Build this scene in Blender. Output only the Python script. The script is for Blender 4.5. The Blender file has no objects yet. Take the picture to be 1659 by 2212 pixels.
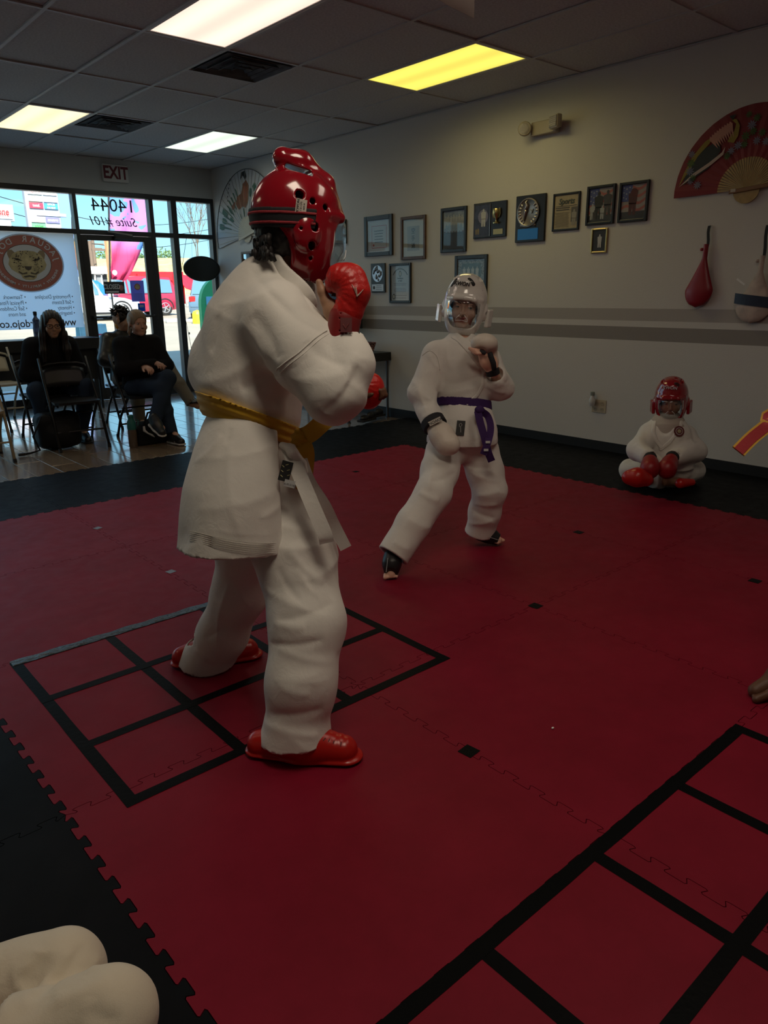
import bpy, bmesh, math, random
import numpy as np
from mathutils import Vector, Matrix, Euler
PI=math.pi; C=bpy.context.scene.collection; rnd=random.Random(7)
# ---------------- camera ----------------
F_PX=1591.7; CAM=np.array([0.,0.,1.3188])
cR=np.array([0.75159794,-0.65953422,-0.01073095]); cU=np.array([0.19642206,0.20825085,0.95814924]); cF=np.array([0.62969748,0.72225079,-0.28606798])
cd=bpy.data.cameras.new('camera'); cam=bpy.data.objects.new('camera',cd); C.objects.link(cam)
cd.sensor_fit='HORIZONTAL'; cd.sensor_width=36; cd.lens=36*F_PX/1659; cd.clip_end=500
m=Matrix.Identity(4)
for i in range(3): m[i][0]=cR[i]; m[i][1]=cU[i]; m[i][2]=-cF[i]; m[i][3]=CAM[i]
cam.matrix_world=m; bpy.context.scene.camera=cam
# ---------------- world, sun, exposure ----------------
sc=bpy.context.scene
sc.view_settings.view_transform='Standard'; sc.view_settings.look='None'; sc.view_settings.gamma=1; sc.view_settings.use_curve_mapping=False
sc.view_settings.exposure=0.15
W=bpy.data.worlds.new('world'); sc.world=W; W.use_nodes=True; nt=W.node_tree; nt.nodes.clear()
tc=nt.nodes.new('ShaderNodeTexCoord'); sp=nt.nodes.new('ShaderNodeSeparateXYZ'); rp=nt.nodes.new('ShaderNodeValToRGB'); bg=nt.nodes.new('ShaderNodeBackground'); wo=nt.nodes.new('ShaderNodeOutputWorld')
nt.links.new(tc.outputs['Generated'],sp.inputs[0]); nt.links.new(sp.outputs['Z'],rp.inputs[0]); nt.links.new(rp.outputs[0],bg.inputs[0]); nt.links.new(bg.outputs[0],wo.inputs[0])
e=rp.color_ramp.elements; e[0].position=0.0; e[0].color=(0.36,0.60,.70,1); e[1].position=0.6; e[1].color=(0.20,0.45,0.85,1)
q=e.new(0.12); q.color=(0.24,0.52,0.68,1)
bg.inputs[1].default_value=2.0
sd=bpy.data.lights.new('sun','SUN'); so=bpy.data.objects.new('sun',sd); C.objects.link(so); sd.energy=12; sd.angle=0.01; sd.color=(1,.94,.82)
so.rotation_euler=Vector((0.25,0.78,-0.66)).to_track_quat('-Z','Y').to_euler()
for px_ in ((-1.3,6.9),):
    pd=bpy.data.lights.new('sky_portal','AREA'); po=bpy.data.objects.new('sky_portal',pd); C.objects.link(po)
    pd.shape='RECTANGLE'; pd.size=8.1; pd.size_y=2.7; pd.cycles.is_portal=True
    po.location=(1.45,9.96,1.3); po.rotation_euler=(-PI/2,0,0)
# ---------------- helpers ----------------
def ray(px,py): return cF+cR*(px-829.5)/F_PX-cU*(py-1106)/F_PX
def at(px,py,d): return CAM+ray(px,py)*d            # point at camera depth d (metres)
def on(px,py,ax,v):                                  # point on the plane axis=v
    r=ray(px,py); return CAM+r*((v-CAM[ax])/r[ax])
def tag(o,label=None,cat=None,group=None,kind=None):
    if label: o['label']=label
    if cat: o['category']=cat
    if group: o['group']=group
    if kind: o['kind']=kind
    return o
def empty(name,loc,label=None,cat=None,group=None,rz=0,kind=None):
    o=bpy.data.objects.new(name,None); C.objects.link(o); o.location=loc; o.rotation_euler=(0,0,rz); o.empty_display_size=.1
    return tag(o,label,cat,group,kind)
def link(name,me,mat=None,parent=None,keep=True):
    """link a mesh whose vertices are in world space; when parented keep the world placement"""
    o=bpy.data.objects.new(name,me); C.objects.link(o)
    if mat is not None:
        me.materials.clear()
        for mm in (mat if isinstance(mat,(list,tuple)) else [mat]): me.materials.append(mm)
    if parent is not None:
        o.parent=parent
        if keep: o.matrix_parent_inverse=parent_world(parent).inverted()
    return o
def parent_world(p):
    mm=Matrix.LocRotScale(p.location,p.rotation_euler,p.scale)
    if p.parent is not None: mm=parent_world(p.parent)@p.matrix_parent_inverse@mm
    return mm
class MB:
    def __init__(s): s.bm=bmesh.new()
    def box(s,c,d,rz=0,rot=None,bev=0):
        r=bmesh.ops.create_cube(s.bm,size=1)['verts']
        mm=Matrix.Translation(c)@(rot if rot is not None else Matrix.Rotation(rz,4,'Z'))@Matrix.Diagonal((*d,1))
        bmesh.ops.transform(s.bm,matrix=mm,verts=r)
        if bev:
            es=list({e for v in r for e in v.link_edges}); bmesh.ops.bevel(s.bm,geom=es,offset=bev,segments=2,affect='EDGES',profile=.5)
        return s
    def span(s,a,b,bev=0):
        a=Vector(a);b=Vector(b); return s.box((a+b)/2,[max(abs(x),1e-4) for x in (b-a)],bev=bev)
    def tube(s,pts,r,n=8,cap=True,closed=False):
        pts=[Vector(p) for p in pts]; rr=r if isinstance(r,(list,tuple)) else [r]*len(pts); rings=[]
        N=len(pts); up=None
        for i,p in enumerate(pts):
            if closed: t=(pts[(i+1)%N]-pts[i-1])
            else: t=(pts[min(i+1,N-1)]-pts[max(i-1,0)])
            t.normalize()
            if up is None: up=t.orthogonal().normalized()
            else: up=(up-t*up.dot(t)); up=up.normalized() if up.length>1e-6 else t.orthogonal().normalized()
            b=t.cross(up); rings.append([s.bm.verts.new(p+(up*math.cos(2*PI*k/n)+b*math.sin(2*PI*k/n))*rr[i]) for k in range(n)])
        M=N if closed else N-1
        for i in range(M):
            A=rings[i];B=rings[(i+1)%N]
            for k in range(n): s.bm.faces.new((A[k],A[(k+1)%n],B[(k+1)%n],B[k]))
        if cap and not closed: s.bm.faces.new(rings[0][::-1]); s.bm.faces.new(rings[-1])
        return s
    def cyl(s,a,b,r,n=16,r2=None): return s.tube([a,b],[r,r if r2 is None else r2],n)
    def sph(s,c,r,n=12,sc=(1,1,1),rot=None):
        v=bmesh.ops.create_uvsphere(s.bm,u_segments=n,v_segments=max(6,n//2+2),radius=r)['verts']
        bmesh.ops.transform(s.bm,matrix=Matrix.Translation(c)@(rot or Matrix.Identity(4))@Matrix.Diagonal((*sc,1)),verts=v); return s
    def poly(s,pts,ext=None):
        vs=[s.bm.verts.new(p) for p in pts]; f=s.bm.faces.new(vs)
        if ext is not None:
            r=bmesh.ops.extrude_face_region(s.bm,geom=[f]); vv=[g for g in r['geom'] if isinstance(g,bmesh.types.BMVert)]
            bmesh.ops.translate(s.bm,vec=Vector(ext),verts=vv)
        return s
    def lathe(s,prof,c=(0,0,0),n=24,rot=None):
        mm=Matrix.Translation(c)@(rot or Matrix.Identity(4)); rings=[]
        for r,z in prof: rings.append([s.bm.verts.new(mm@Vector((max(r,1e-4)*math.cos(2*PI*k/n),max(r,1e-4)*math.sin(2*PI*k/n),z))) for k in range(n)])
        for A,B in zip(rings,rings[1:]):
            for k in range(n): s.bm.faces.new((A[k],A[(k+1)%n],B[(k+1)%n],B[k]))
        s.bm.faces.new(rings[0][::-1]); s.bm.faces.new(rings[-1]); return s
    def grid(s,P,thick=None):
        """P: array [i][j] of points -> sheet, optional thickness along normals"""
        V=[[s.bm.verts.new(p) for p in row] for row in P]; fs=[]
        for i in range(len(P)-1):
            for j in range(len(P[0])-1): fs.append(s.bm.faces.new((V[i][j],V[i+1][j],V[i+1][j+1],V[i][j+1])))
        if thick: bmesh.ops.recalc_face_normals(s.bm,faces=fs); bmesh.ops.solidify(s.bm,geom=fs,thickness=thick)
        return s
    def build(s,name,mat,parent=None,smooth=False,keep=True,bev=0,fix=True):
        if fix: bmesh.ops.recalc_face_normals(s.bm,faces=s.bm.faces[:])
        if bev: bmesh.ops.bevel(s.bm,geom=s.bm.edges[:],offset=bev,segments=1,affect='EDGES')
        me=bpy.data.meshes.new(name); s.bm.to_mesh(me); s.bm.free()
        if smooth:
            me.polygons.foreach_set('use_smooth',[True]*len(me.polygons))
            if smooth!=True: 
                me.set_sharp_from_angle(angle=math.radians(smooth))
        return link(name,me,mat,parent,keep)
_M={}
def mat(name,col,rough=.6,metal=0,bump=0,bs=40,var=0,vs=6,spec=.5,emis=0,alpha=1,trans=0,coat=0,sub=0,sheen=0):
    if name in _M: return _M[name]
    m=bpy.data.materials.new(name); _M[name]=m; m.use_nodes=True; n=m.node_tree; b=n.nodes['Principled BSDF']
    b.inputs['Base Color'].default_value=(*col,1); b.inputs['Roughness'].default_value=rough; b.inputs['Metallic'].default_value=metal
    b.inputs['Specular IOR Level'].default_value=spec
    if coat: b.inputs['Coat Weight'].default_value=coat; b.inputs['Coat Roughness'].default_value=.08
    if sheen: b.inputs['Sheen Weight'].default_value=sheen
    if trans: b.inputs['Transmission Weight'].default_value=trans
    if emis: b.inputs['Emission Color'].default_value=(*col,1); b.inputs['Emission Strength'].default_value=emis
    t=None
    if bump or var: t=n.nodes.new('ShaderNodeTexCoord')
    if bump:
        x=n.nodes.new('ShaderNodeTexNoise'); x.inputs['Scale'].default_value=bs; x.inputs['Detail'].default_value=4; n.links.new(t.outputs['Object'],x.inputs[0])
        bb=n.nodes.new('ShaderNodeBump'); bb.inputs['Strength'].default_value=bump; bb.inputs['Distance'].default_value=.01
        n.links.new(x.outputs[0],bb.inputs['Height']); n.links.new(bb.outputs[0],b.inputs['Normal'])
    if var:
        x=n.nodes.new('ShaderNodeTexNoise'); x.inputs['Scale'].default_value=vs; x.inputs['Detail'].default_value=5; n.links.new(t.outputs['Object'],x.inputs[0])
        r=n.nodes.new('ShaderNodeValToRGB'); r.color_ramp.elements[0].position=.3; r.color_ramp.elements[1].position=.72
        r.color_ramp.elements[0].color=(*[max(0,c*(1-var)) for c in col],1); r.color_ramp.elements[1].color=(*[min(1,c*(1+var)) for c in col],1)
        n.links.new(x.outputs[0],r.inputs[0]); n.links.new(r.outputs[0],b.inputs['Base Color'])
    return m
def glassy(name,col=(1,1,1),fac=.12,rough=.02):
    if name in _M: return _M[name]
    m=bpy.data.materials.new(name); _M[name]=m; m.use_nodes=True; n=m.node_tree; n.nodes.clear()
    o=n.nodes.new('ShaderNodeOutputMaterial'); t=n.nodes.new('ShaderNodeBsdfTransparent'); g=n.nodes.new('ShaderNodeBsdfGlossy'); x=n.nodes.new('ShaderNodeMixShader'); f=n.nodes.new('ShaderNodeLayerWeight'); pw=n.nodes.new('ShaderNodeMath'); pw.operation='POWER'; pw.inputs[1].default_value=4; ad=n.nodes.new('ShaderNodeMath'); ad.operation='MULTIPLY_ADD'; ad.inputs[1].default_value=.85; ad.inputs[2].default_value=fac*.2
    t.inputs[0].default_value=(*col,1); g.inputs['Roughness'].default_value=rough; f.inputs[0].default_value=.5; n.links.new(f.outputs['Facing'],pw.inputs[0]); n.links.new(pw.outputs[0],ad.inputs[0])
    n.links.new(ad.outputs[0],x.inputs[0]); n.links.new(t.outputs[0],x.inputs[1]); n.links.new(g.outputs[0],x.inputs[2]); n.links.new(x.outputs[0],o.inputs[0]); return m
def translucent(name,col,f=.5):
    if name in _M: return _M[name]
    m=bpy.data.materials.new(name); _M[name]=m; m.use_nodes=True; n=m.node_tree; n.nodes.clear()
    o=n.nodes.new('ShaderNodeOutputMaterial'); t=n.nodes.new('ShaderNodeBsdfTranslucent'); g=n.nodes.new('ShaderNodeBsdfDiffuse'); x=n.nodes.new('ShaderNodeMixShader')
    t.inputs[0].default_value=(*col,1); g.inputs[0].default_value=(*col,1); x.inputs[0].default_value=f
    n.links.new(g.outputs[0],x.inputs[1]); n.links.new(t.outputs[0],x.inputs[2]); n.links.new(x.outputs[0],o.inputs[0]); return m
BK='BACK'; RT='RIGHT'
def frame3(side):   # (right, up, toward viewer) of a wall seen from inside
    if side==BK: return Vector((1,0,0)),Vector((0,0,1)),Vector((0,-1,0))
    return Vector((0,-1,0)),Vector((0,0,1)),Vector((-1,0,0))
def text(name,s,size,loc,side,mt,parent=None,mirror=False,ext=.0008,align='CENTER',shear=0,rot=0,basis=None,spacing=1.0,bold=0,sx=1):
    cu=bpy.data.curves.new(name,'FONT'); cu.body=s; cu.size=size; cu.extrude=ext; cu.align_x=align; cu.align_y='CENTER'; cu.shear=shear; cu.space_character=spacing; cu.offset=bold; cu.resolution_u=3
    o=bpy.data.objects.new(name,cu); C.objects.link(o); bpy.context.view_layer.update()
    me=bpy.data.meshes.new_from_object(o.evaluated_get(bpy.context.evaluated_depsgraph_get())); bpy.data.objects.remove(o); bpy.data.curves.remove(cu)
    r,u,n=basis if basis else frame3(side)
    mm=Matrix.Identity(4)
    for i in range(3): mm[i][0]=r[i]; mm[i][1]=u[i]; mm[i][2]=n[i]; mm[i][3]=loc[i]
    me.transform(mm@Matrix.Rotation(rot,4,'Z')@Matrix.Diagonal((-sx if mirror else sx,1,1,1)))
    if mirror: me.flip_normals()
    return link(name,me,mt,parent)
def wp(side,u,z,off=0):   # point on a wall: u = x (back) or y (right)
    return Vector((u,YB-off,z)) if side==BK else Vector((XR-off,u,z))
XR=5.493; YB=9.832; ZC=2.947; XL=-2.6; YF=-3.2
# ---------------- materials ----------------
def mat_floor_red(name,c1,c2,rough,sp_=.15):
    m=mat(name,c1,rough,bump=.02,bs=120,spec=sp_); n=m.node_tree; b=n.nodes['Principled BSDF']; t=n.nodes.new('ShaderNodeTexCoord')
    x=n.nodes.new('ShaderNodeTexNoise'); x.inputs['Scale'].default_value=3.2; x.inputs['Detail'].default_value=8; x.inputs['Roughness'].default_value=.7
    r=n.nodes.new('ShaderNodeValToRGB'); r.color_ramp.elements[0].color=(*c1,1); r.color_ramp.elements[1].color=(*c2,1); r.color_ramp.elements[0].position=.35; r.color_ramp.elements[1].position=.7
    n.links.new(t.outputs['Object'],x.inputs[0]); n.links.new(x.outputs[0],r.inputs[0]); n.links.new(r.outputs[0],b.inputs['Base Color'])
    # scuffs change gloss
    s=n.nodes.new('ShaderNodeTexNoise'); s.inputs['Scale'].default_value=14; s.inputs['Detail'].default_value=6; mp=n.nodes.new('ShaderNodeMapRange')
    mp.inputs[3].default_value=rough-.03; mp.inputs[4].default_value=rough+.06; mp.inputs[1].default_value=.3; mp.inputs[2].default_value=.7
    n.links.new(t.outputs['Object'],s.inputs[0]); n.links.new(s.outputs[0],mp.inputs[0]); n.links.new(mp.outputs[0],b.inputs['Roughness']); return m
M_RED=mat_floor_red('red_foam',(.185,.0045,.018),(.235,.007,.025),.5)
M_BLK=mat_floor_red('black_foam',(.005,.0055,.0065),(.009,.010,.012),.45,.05)
M_WALL=mat('wall_paint',(.61,.59,.555),.75,bump=.25,bs=90,var=.03)
M_CEIL=mat('ceiling_tile',(.62,.61,.61),.95,bump=.5,bs=260,var=.14,vs=60)
M_GRID=mat('ceiling_grid_metal',(.55,.55,.55),.5)
M_ALU=mat('black_aluminium',(.018,.018,.02),.35,metal=0,spec=.6)
M_BLACK=mat('black_plastic',(.012,.012,.013),.4)
M_RUB=mat('black_rubber',(.01,.01,.011),.6)
M_TAPE=mat('black_tape',(.005,.0055,.006),.38,bump=.1,bs=60,spec=.04)
M_WHITE=mat('white_paint',(.8,.8,.78),.5)
M_CREAM=mat('cream_plastic',(.62,.58,.48),.4)
M_GLASS=glassy('window_glass',(.96,.98,.98),.22)
M_CHROME=mat('chrome',(.8,.8,.8),.2,metal=1)
# ---------------- shell ----------------
def struct(o,kind='structure'): o['kind']=kind; return o
b=MB(); b.span((XL-.1,YF-.1,-.2),(XR+.15,YB+.12,-.045)); floor=struct(b.build('floor',mat('grout',(.05,.045,.04),.9)))
b=MB(); b.span((XL-.1,YF-.1,ZC+.06),(XR+.15,YB+.12,ZC+.3)); ceil=struct(b.build('ceiling',mat('plenum',(.1,.1,.1),.9)))
# right wall with the two painted stripes
mw=mat('wall_paint_striped',(.61,.59,.555),.75,bump=.12,bs=110); n=mw.node_tree; bs=n.nodes['Principled BSDF']
g=n.nodes.new('ShaderNodeNewGeometry'); s=n.nodes.new('ShaderNodeSeparateXYZ'); r=n.nodes.new('ShaderNodeValToRGB'); r.color_ramp.interpolation='CONSTANT'
mp=n.nodes.new('ShaderNodeMapRange'); mp.inputs[1].default_value=0; mp.inputs[2].default_value=3
n.links.new(g.outputs['Position'],s.inputs[0]); n.links.new(s.outputs['Z'],mp.inputs[0]); n.links.new(mp.outputs[0],r.inputs[0]); n.links.new(r.outputs[0],bs.inputs['Base Color'])
el=r.color_ramp.elements; base=(.61,.59,.555,1); el[0].position=0; el[0].color=base; el[1].position=.915/3; el[1].color=(.27,.245,.225,1)
for z,c in ((1.03,base),(1.075,(.40,.37,.34,1)),(1.165,base)):
    q=el.new(z/3); q.color=c
b=MB(); b.span((XR,YF-.1,-.2),(XR+.15,YB+.12,ZC+.1)); wr=struct(b.build('wall_right',mw))
b=MB(); b.span((XL-.15,YF-.1,-.2),(XL,YB+.12,ZC+.1)); wl=struct(b.build('wall_left',M_WALL))
b=MB(); b.span((XL-.15,YF-.15,-.2),(XR+.15,YF,ZC+.1)); wf=struct(b.build('wall_front',M_WALL))
# storefront wall: header over the glazing and a pier outside the glazed part
b=MB(); b.span((XL,YB,2.575),(XR+.15,YB+.12,ZC+.1)); b.span((XL,YB,-.2),(XL+.3,YB+.12,2.6)); wb=struct(b.build('wall_back',mat('wall_paint_grey',(.5,.52,.52),.8,bump=.2,bs=90)))
b=MB(); b.span((XR-.012,YF,-.03),(XR,YB,.075)); b.build('baseboard_right',M_RUB)['kind']='structure'
b=MB(); b.span((XL,YF,-.03),(XL+.012,YB,.075)); b.build('baseboard_left',M_RUB)['kind']='structure'
# exterior: building mass above so that it throws the shade seen outside
b=MB(); b.span((XL-6,YF-3,ZC+.3),(XR+9,YB+.4,5.6)); b.build('roof_parapet',mat('stucco_outside',(.5,.45,.38),.9))['kind']='structure'
b=MB(); b.span((XR+.15,YF-3,-.3),(XR+9,YB+.3,ZC+.3)); b.span((XL-6,YF-3,-.3),(XL-.15,YB+.3,ZC+.3)); b.build('neighbour_units',mat('stucco_outside',(.5,.45,.38),.9))['kind']='structure'
# ceiling tiles in their T-bar grid (2 ft x 4 ft)
GX=1.818; GY=5.095; TW=.6096; TL=1.2192
lights={(1,-1):('warm',),(4,-1):('yellow',),(1,2):('cream',),(4,2):('cool',),(-2,-1):('warm',),(-2,2):('cool',),(-5,-1):('cream',),(-2,-4):('near',),(1,-4):('above',)}
dark={(1,-4),(4,-4),(-2,-4)}
vents={(2,0),(2,2)}
tmesh={}
def tile_mesh(w,l):
    k=(round(w,3),round(l,3))
    if k not in tmesh:
        b=MB(); b.box((0,0,.009),(w-.014,l-.014,.018),bev=.003); o=b.build('ceiling_tile',M_CEIL); tmesh[k]=o.data; bpy.data.objects.remove(o)
    return tmesh[k]
ix0=-8; iy0=-7
for i in range(ix0,7):
    for j in range(iy0,5):
        x0=GX+i*TW; x1=x0+TW; y0=GY+j*TL; y1=y0+TL
        x0=max(x0,XL);x1=min(x1,XR);y0=max(y0,YF);y1=min(y1,YB)
        if x1-x0<.05 or y1-y0<.05: continue
        if (i,j) in lights: continue
        if (i,j) in vents: y0+=.6096
        o=bpy.data.objects.new('ceiling_tile',tile_mesh(x1-x0,y1-y0)); C.objects.link(o); o.parent=ceil
        dz=.004 if (i*7+j*3)%5 else .009
        o.location=((x0+x1)/2,(y0+y1)/2,ZC+dz)
for i in range(ix0,7):
    x=GX+i*TW
    if XL<x<XR-.02: MB().span((x-.012,YF,ZC-.004),(x+.012,YB,ZC+.006)).build('grid_bar',M_GRID,ceil)
for j in range(iy0,5):
    y=GY+j*TL
    if YF<y<YB: MB().span((XL,y-.012,ZC-.0035),(XR,y+.012,ZC+.0065)).build('grid_bar',M_GRID,ceil)
for (i,j) in vents: 
    x=GX+i*TW; y=GY+j*TL+.6096; MB().span((x+.012,y-.012,ZC-.0035),(x+TW-.012,y+.012,ZC+.006)).build('grid_bar',M_GRID,ceil)
MB().span((XR-.022,YF,ZC-.006),(XR,YB,ZC+.0)).build('wall_angle',M_GRID,ceil); MB().span((XL,YB-.022,ZC-.006),(XR,YB,ZC)).build('wall_angle',M_GRID,ceil)
# troffer lights
LC={'above':((1,.84,.66),1.1),'near':((1,.86,.64),1.15),'warm':((1,.76,.62),1.15),'yellow':((.90,.76,.12),1.1),'cream':((1,.84,.52),1.15),'cool':((.9,1,.86),.95)}
PC={'above':(1,.84,.68),'near':(1,.86,.68),'warm':(1,.8,.66),'yellow':(1,.84,.45),'cream':(1,.85,.62),'cool':(.9,1,.95)}; PW_={'above':5,'near':12,'warm':2.5,'yellow':4.2,'cream':3,'cool':3.2}
LL={(1,-1):'large warm white ceiling light panel nearest the camera',(4,-1):'yellow glowing ceiling light panel near the right wall',(1,2):'cream ceiling light panel at the left edge above the exit sign',(4,2):'pale cool white ceiling light panel near the back corner'}
for (i,j),(k,) in lights.items():
    x0=GX+i*TW;y0=GY+j*TL; col,st=LC[k]
    t=empty('ceiling_light',(x0+TW/2,y0+TL/2,ZC),LL.get((i,j),{(-2,-1):'ceiling light panel out of view to the left of the large warm one',(-2,2):'ceiling light panel out of view left of the cream one, by the windows',(-5,-1):'ceiling light panel out of view at the far left side of the room',(-2,-4):'ceiling light panel out of view above the seated child in the corner',(1,-4):'ceiling light panel out of view directly above the camera'}.get((i,j))),'light','ceiling light panels')
    m=bpy.data.materials.get('lens_'+k)
    if not m:
        m=mat('lens_'+k,col,.5,emis=st,bump=.4,bs=400); nn=m.node_tree; pb=nn.nodes['Principled BSDF']; tcx=nn.nodes.new('ShaderNodeTexCoord'); sx=nn.nodes.new('ShaderNodeSeparateXYZ')
        # two tubes behind the lens: brighter along their lines
        wv=nn.nodes.new('ShaderNodeMath'); wv.operation='MULTIPLY'; wv.inputs[1].default_value=2*PI/.3; cs=nn.nodes.new('ShaderNodeMath'); cs.operation='COSINE'; mr=nn.nodes.new('ShaderNodeMapRange'); mr.inputs[1].default_value=-1; mr.inputs[2].default_value=1; mr.inputs[3].default_value=st*1.12; mr.inputs[4].default_value=st*.86
        nn.links.new(tcx.outputs['Object'],sx.inputs[0]); nn.links.new(sx.outputs['X'],wv.inputs[0]); nn.links.new(wv.outputs[0],cs.inputs[0]); nn.links.new(cs.outputs[0],mr.inputs[0]); nn.links.new(mr.outputs[0],pb.inputs['Emission Strength'])
    bb=MB(); bb.box((0,0,.006),(TW-.06,TL-.06,.006)); lo=bb.build('diffuser',m,t,keep=False)
    bb=MB()
    for sx_ in(-1,1): bb.box((sx_*(TW/2-.02),0,.006),(.028,TL-.02,.014))
    for sy_ in(-1,1): bb.box((0,sy_*(TL/2-.02),.006),(TW-.02,.028,.0138))
    bb.build('frame',M_WHITE,t,keep=False)
    MB().box((0,0,.04),(TW-.03,TL-.03,.05)).build('housing',M_WHITE,t,keep=False)
    ld=bpy.data.lights.new('tube_light','AREA'); lo=bpy.data.objects.new('tube_light',ld); C.objects.link(lo); lo.parent=t; lo.location=(0,0,-.006)
    ld.shape='RECTANGLE'; ld.size=TW-.08; ld.size_y=TL-.08; ld.color=PC[k]; ld.energy=PW_[k]; ld.spread=math.radians(165); lo.visible_camera=False; ld.specular_factor=0
# sooty supply vents
for q,(i,j) in enumerate(sorted(vents)):
    x0=GX+i*TW;y0=GY+j*TL
    t=empty('ceiling_vent',(x0+TW/2,y0+.305,ZC),['dust-blackened square ceiling vent between the two nearer light panels','grimy square ceiling vent with pale smudges beside the cream light'][q],'vent','ceiling vents')
    mv=mat('vent_dust',(.09,.09,.095),.8,bump=.6,bs=30,var=.7,vs=5)
    bb=MB(); bb.box((0,0,.012),(.58,.58,.01)); bb.build('backing',mv,t,keep=False)
    for k,r_ in enumerate((.27,.20,.13,.06)):
        bb=MB()
        for a in range(4):
            rot=Matrix.Rotation(a*PI/2,4,'Z'); bb.box(rot@Vector((r_-.012,0,-.004*k)),(.03,2*r_-.01,.004),rot=rot@Matrix.Rotation(.5,4,'Y'))
        bb.build('louvre',mv,t,keep=False)
# ---------------- floor: wood-look planks ----------------
def mat_plank(name,c):
    m=mat(name,c,.2,spec=.6,coat=.8); n=m.node_tree; b=n.nodes['Principled BSDF']; t=n.nodes.new('ShaderNodeTexCoord'); mp=n.nodes.new('ShaderNodeMapping'); mp.inputs['Scale'].default_value=(14,2,1)
    x=n.nodes.new('ShaderNodeTexNoise'); x.inputs['Scale'].default_value=3; x.inputs['Detail'].default_value=6; x.inputs['Distortion'].default_value=.6
    r=n.nodes.new('ShaderNodeValToRGB'); r.color_ramp.elements[0].color=(*[v*.55 for v in c],1); r.color_ramp.elements[1].color=(*[v*1.25 for v in c],1)
    n.links.new(t.outputs['Object'],mp.inputs[0]); n.links.new(mp.outputs[0],x.inputs[0]); n.links.new(x.outputs[0],r.inputs[0]); n.links.new(r.outputs[0],b.inputs['Base Color'])
    bp=n.nodes.new('ShaderNodeBump'); bp.inputs['Strength'].default_value=.15; bp.inputs['Distance'].default_value=.004; n.links.new(x.outputs[0],bp.inputs['Height']); n.links.new(bp.outputs[0],b.inputs['Normal'])
    return m
PM=[mat_plank('plank_a',(.26,.19,.13)),mat_plank('plank_b',(.31,.23,.16)),mat_plank('plank_c',(.22,.165,.12))]
PW=.203;PLn=.82; pm={}
col=0; x=XR
while x>-2.5 and col<34:
    w=PW; y=YB-(col*.37%1.0)*PLn; off=(col%3)*PLn/3
    ys=[YB]; yy=YB-PLn+off*.999
    while yy>5.86: 
        if ys[-1]-yy>.08: ys.append(yy)
        yy-=PLn
    ys.append(5.72)
    for a,b_ in zip(ys,ys[1:]):
        L=round(a-b_,3)
        for k in range(3):
            if (L,k) not in pm:
                bb=MB(); bb.box((0,0,-.005),(w-.005,L-.005,.01),bev=.0015); oo=bb.build('floor_plank',PM[k]); pm[(L,k)]=oo.data; bpy.data.objects.remove(oo)
        o=bpy.data.objects.new('floor_plank',pm[(L,rnd.randrange(3))]); C.objects.link(o); o.parent=floor; o.location=(x-w/2,(a+b_)/2,-.03+rnd.uniform(-.0006,.0006))
    x-=PW; col+=1
# ---------------- floor: interlocking foam mats ----------------
NT=11
def seam(a,b,line,vert,teeth,flip):
    """dovetail polyline from a to b along a seam; returns list of (x,y)"""
    pts=[(a,0)]
    if teeth:
        n_=max(1,round((b-a)*NT)); p=(b-a)/n_; D=.021
        for k in range(n_):
            c=a+(k+.5)*p; hw=p*.19; tw=p*.31; s=1
            pts+= [(c-p*.25-.004,-D*.5) ,]if False else []
            pts+= [(c-hw-.004,-D/2),(c-hw,-D/2+.004),(c-tw+.003,D/2-.003),(c-tw+.008,D/2),(c+tw-.008,D/2),(c+tw-.003,D/2-.003),(c+hw,-D/2+.004),(c+hw+.004,-D/2)]
        pts=[(a,-D/2)]+pts[1:]+[(b,-D/2)]
    else: pts.append((b,0))
    return [(line+(v if flip else v),u) if vert else (u,line+v) for u,v in pts]
xs=[-2.58,-1.56,-.56,.438,1.438,2.438,3.438,4.438,XR-.014]
ys=[-3.18,-2.20,-1.20,-.20,.80,1.80,2.80,3.80,4.80,5.86]
for i in range(len(xs)-1):
    for j in range(len(ys)-1):
        x0,x1,y0,y1=xs[i],xs[i+1],ys[j],ys[j+1]
        A=seam(x0,x1,y0,False,j>0,0); Bq=seam(y0,y1,x1,True,i<len(xs)-2,1); Cq=seam(x0,x1,y1,False,True,0)[::-1]; Dq=seam(y0,y1,x0,True,i>0,1)[::-1]
        poly=[]
        def fix(seq,hv):   # keep the corner points shared
            return seq[1:-1]
        cx=lambda x,y:(x,y)
        poly=[(x0,y0)]+fix(A,0)+[(x1,y0)]+fix(Bq,1)+[(x1,y1)]+fix(Cq,0)+[(x0,y1)]+fix(Dq,1)
        # shrink slightly for the seam
        P=[Vector((*p,0)) for p in poly]; Q=[]
        N=len(P)
        for k in range(N):
            d1=(P[k]-P[k-1]); d2=(P[(k+1)%N]-P[k])
            if d1.length<1e-6 or d2.length<1e-6: continue
            n1=Vector((-d1.y,d1.x,0)).normalized(); n2=Vector((-d2.y,d2.x,0)).normalized(); nn=(n1+n2); 
            if nn.length<.3: nn=n1
            nn.normalize(); Q.append(P[k]+nn*.0010/max(.5,nn.dot(n1)))
        red=3<=i<=6 and j<8
        b=MB(); vs=[b.bm.verts.new(p) for p in Q]; f=b.bm.faces.new(vs)
        r=bmesh.ops.extrude_face_region(b.bm,geom=[f]); bmesh.ops.translate(b.bm,vec=(0,0,-.028),verts=[g for g in r['geom'] if isinstance(g,bmesh.types.BMVert)])
        bmesh.ops.triangulate(b.bm,faces=[f_ for f_ in b.bm.faces if len(f_.verts)>4])
        b.build('red_foam_mat' if red else 'black_foam_mat',M_RED if red else M_BLK,floor)
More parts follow.
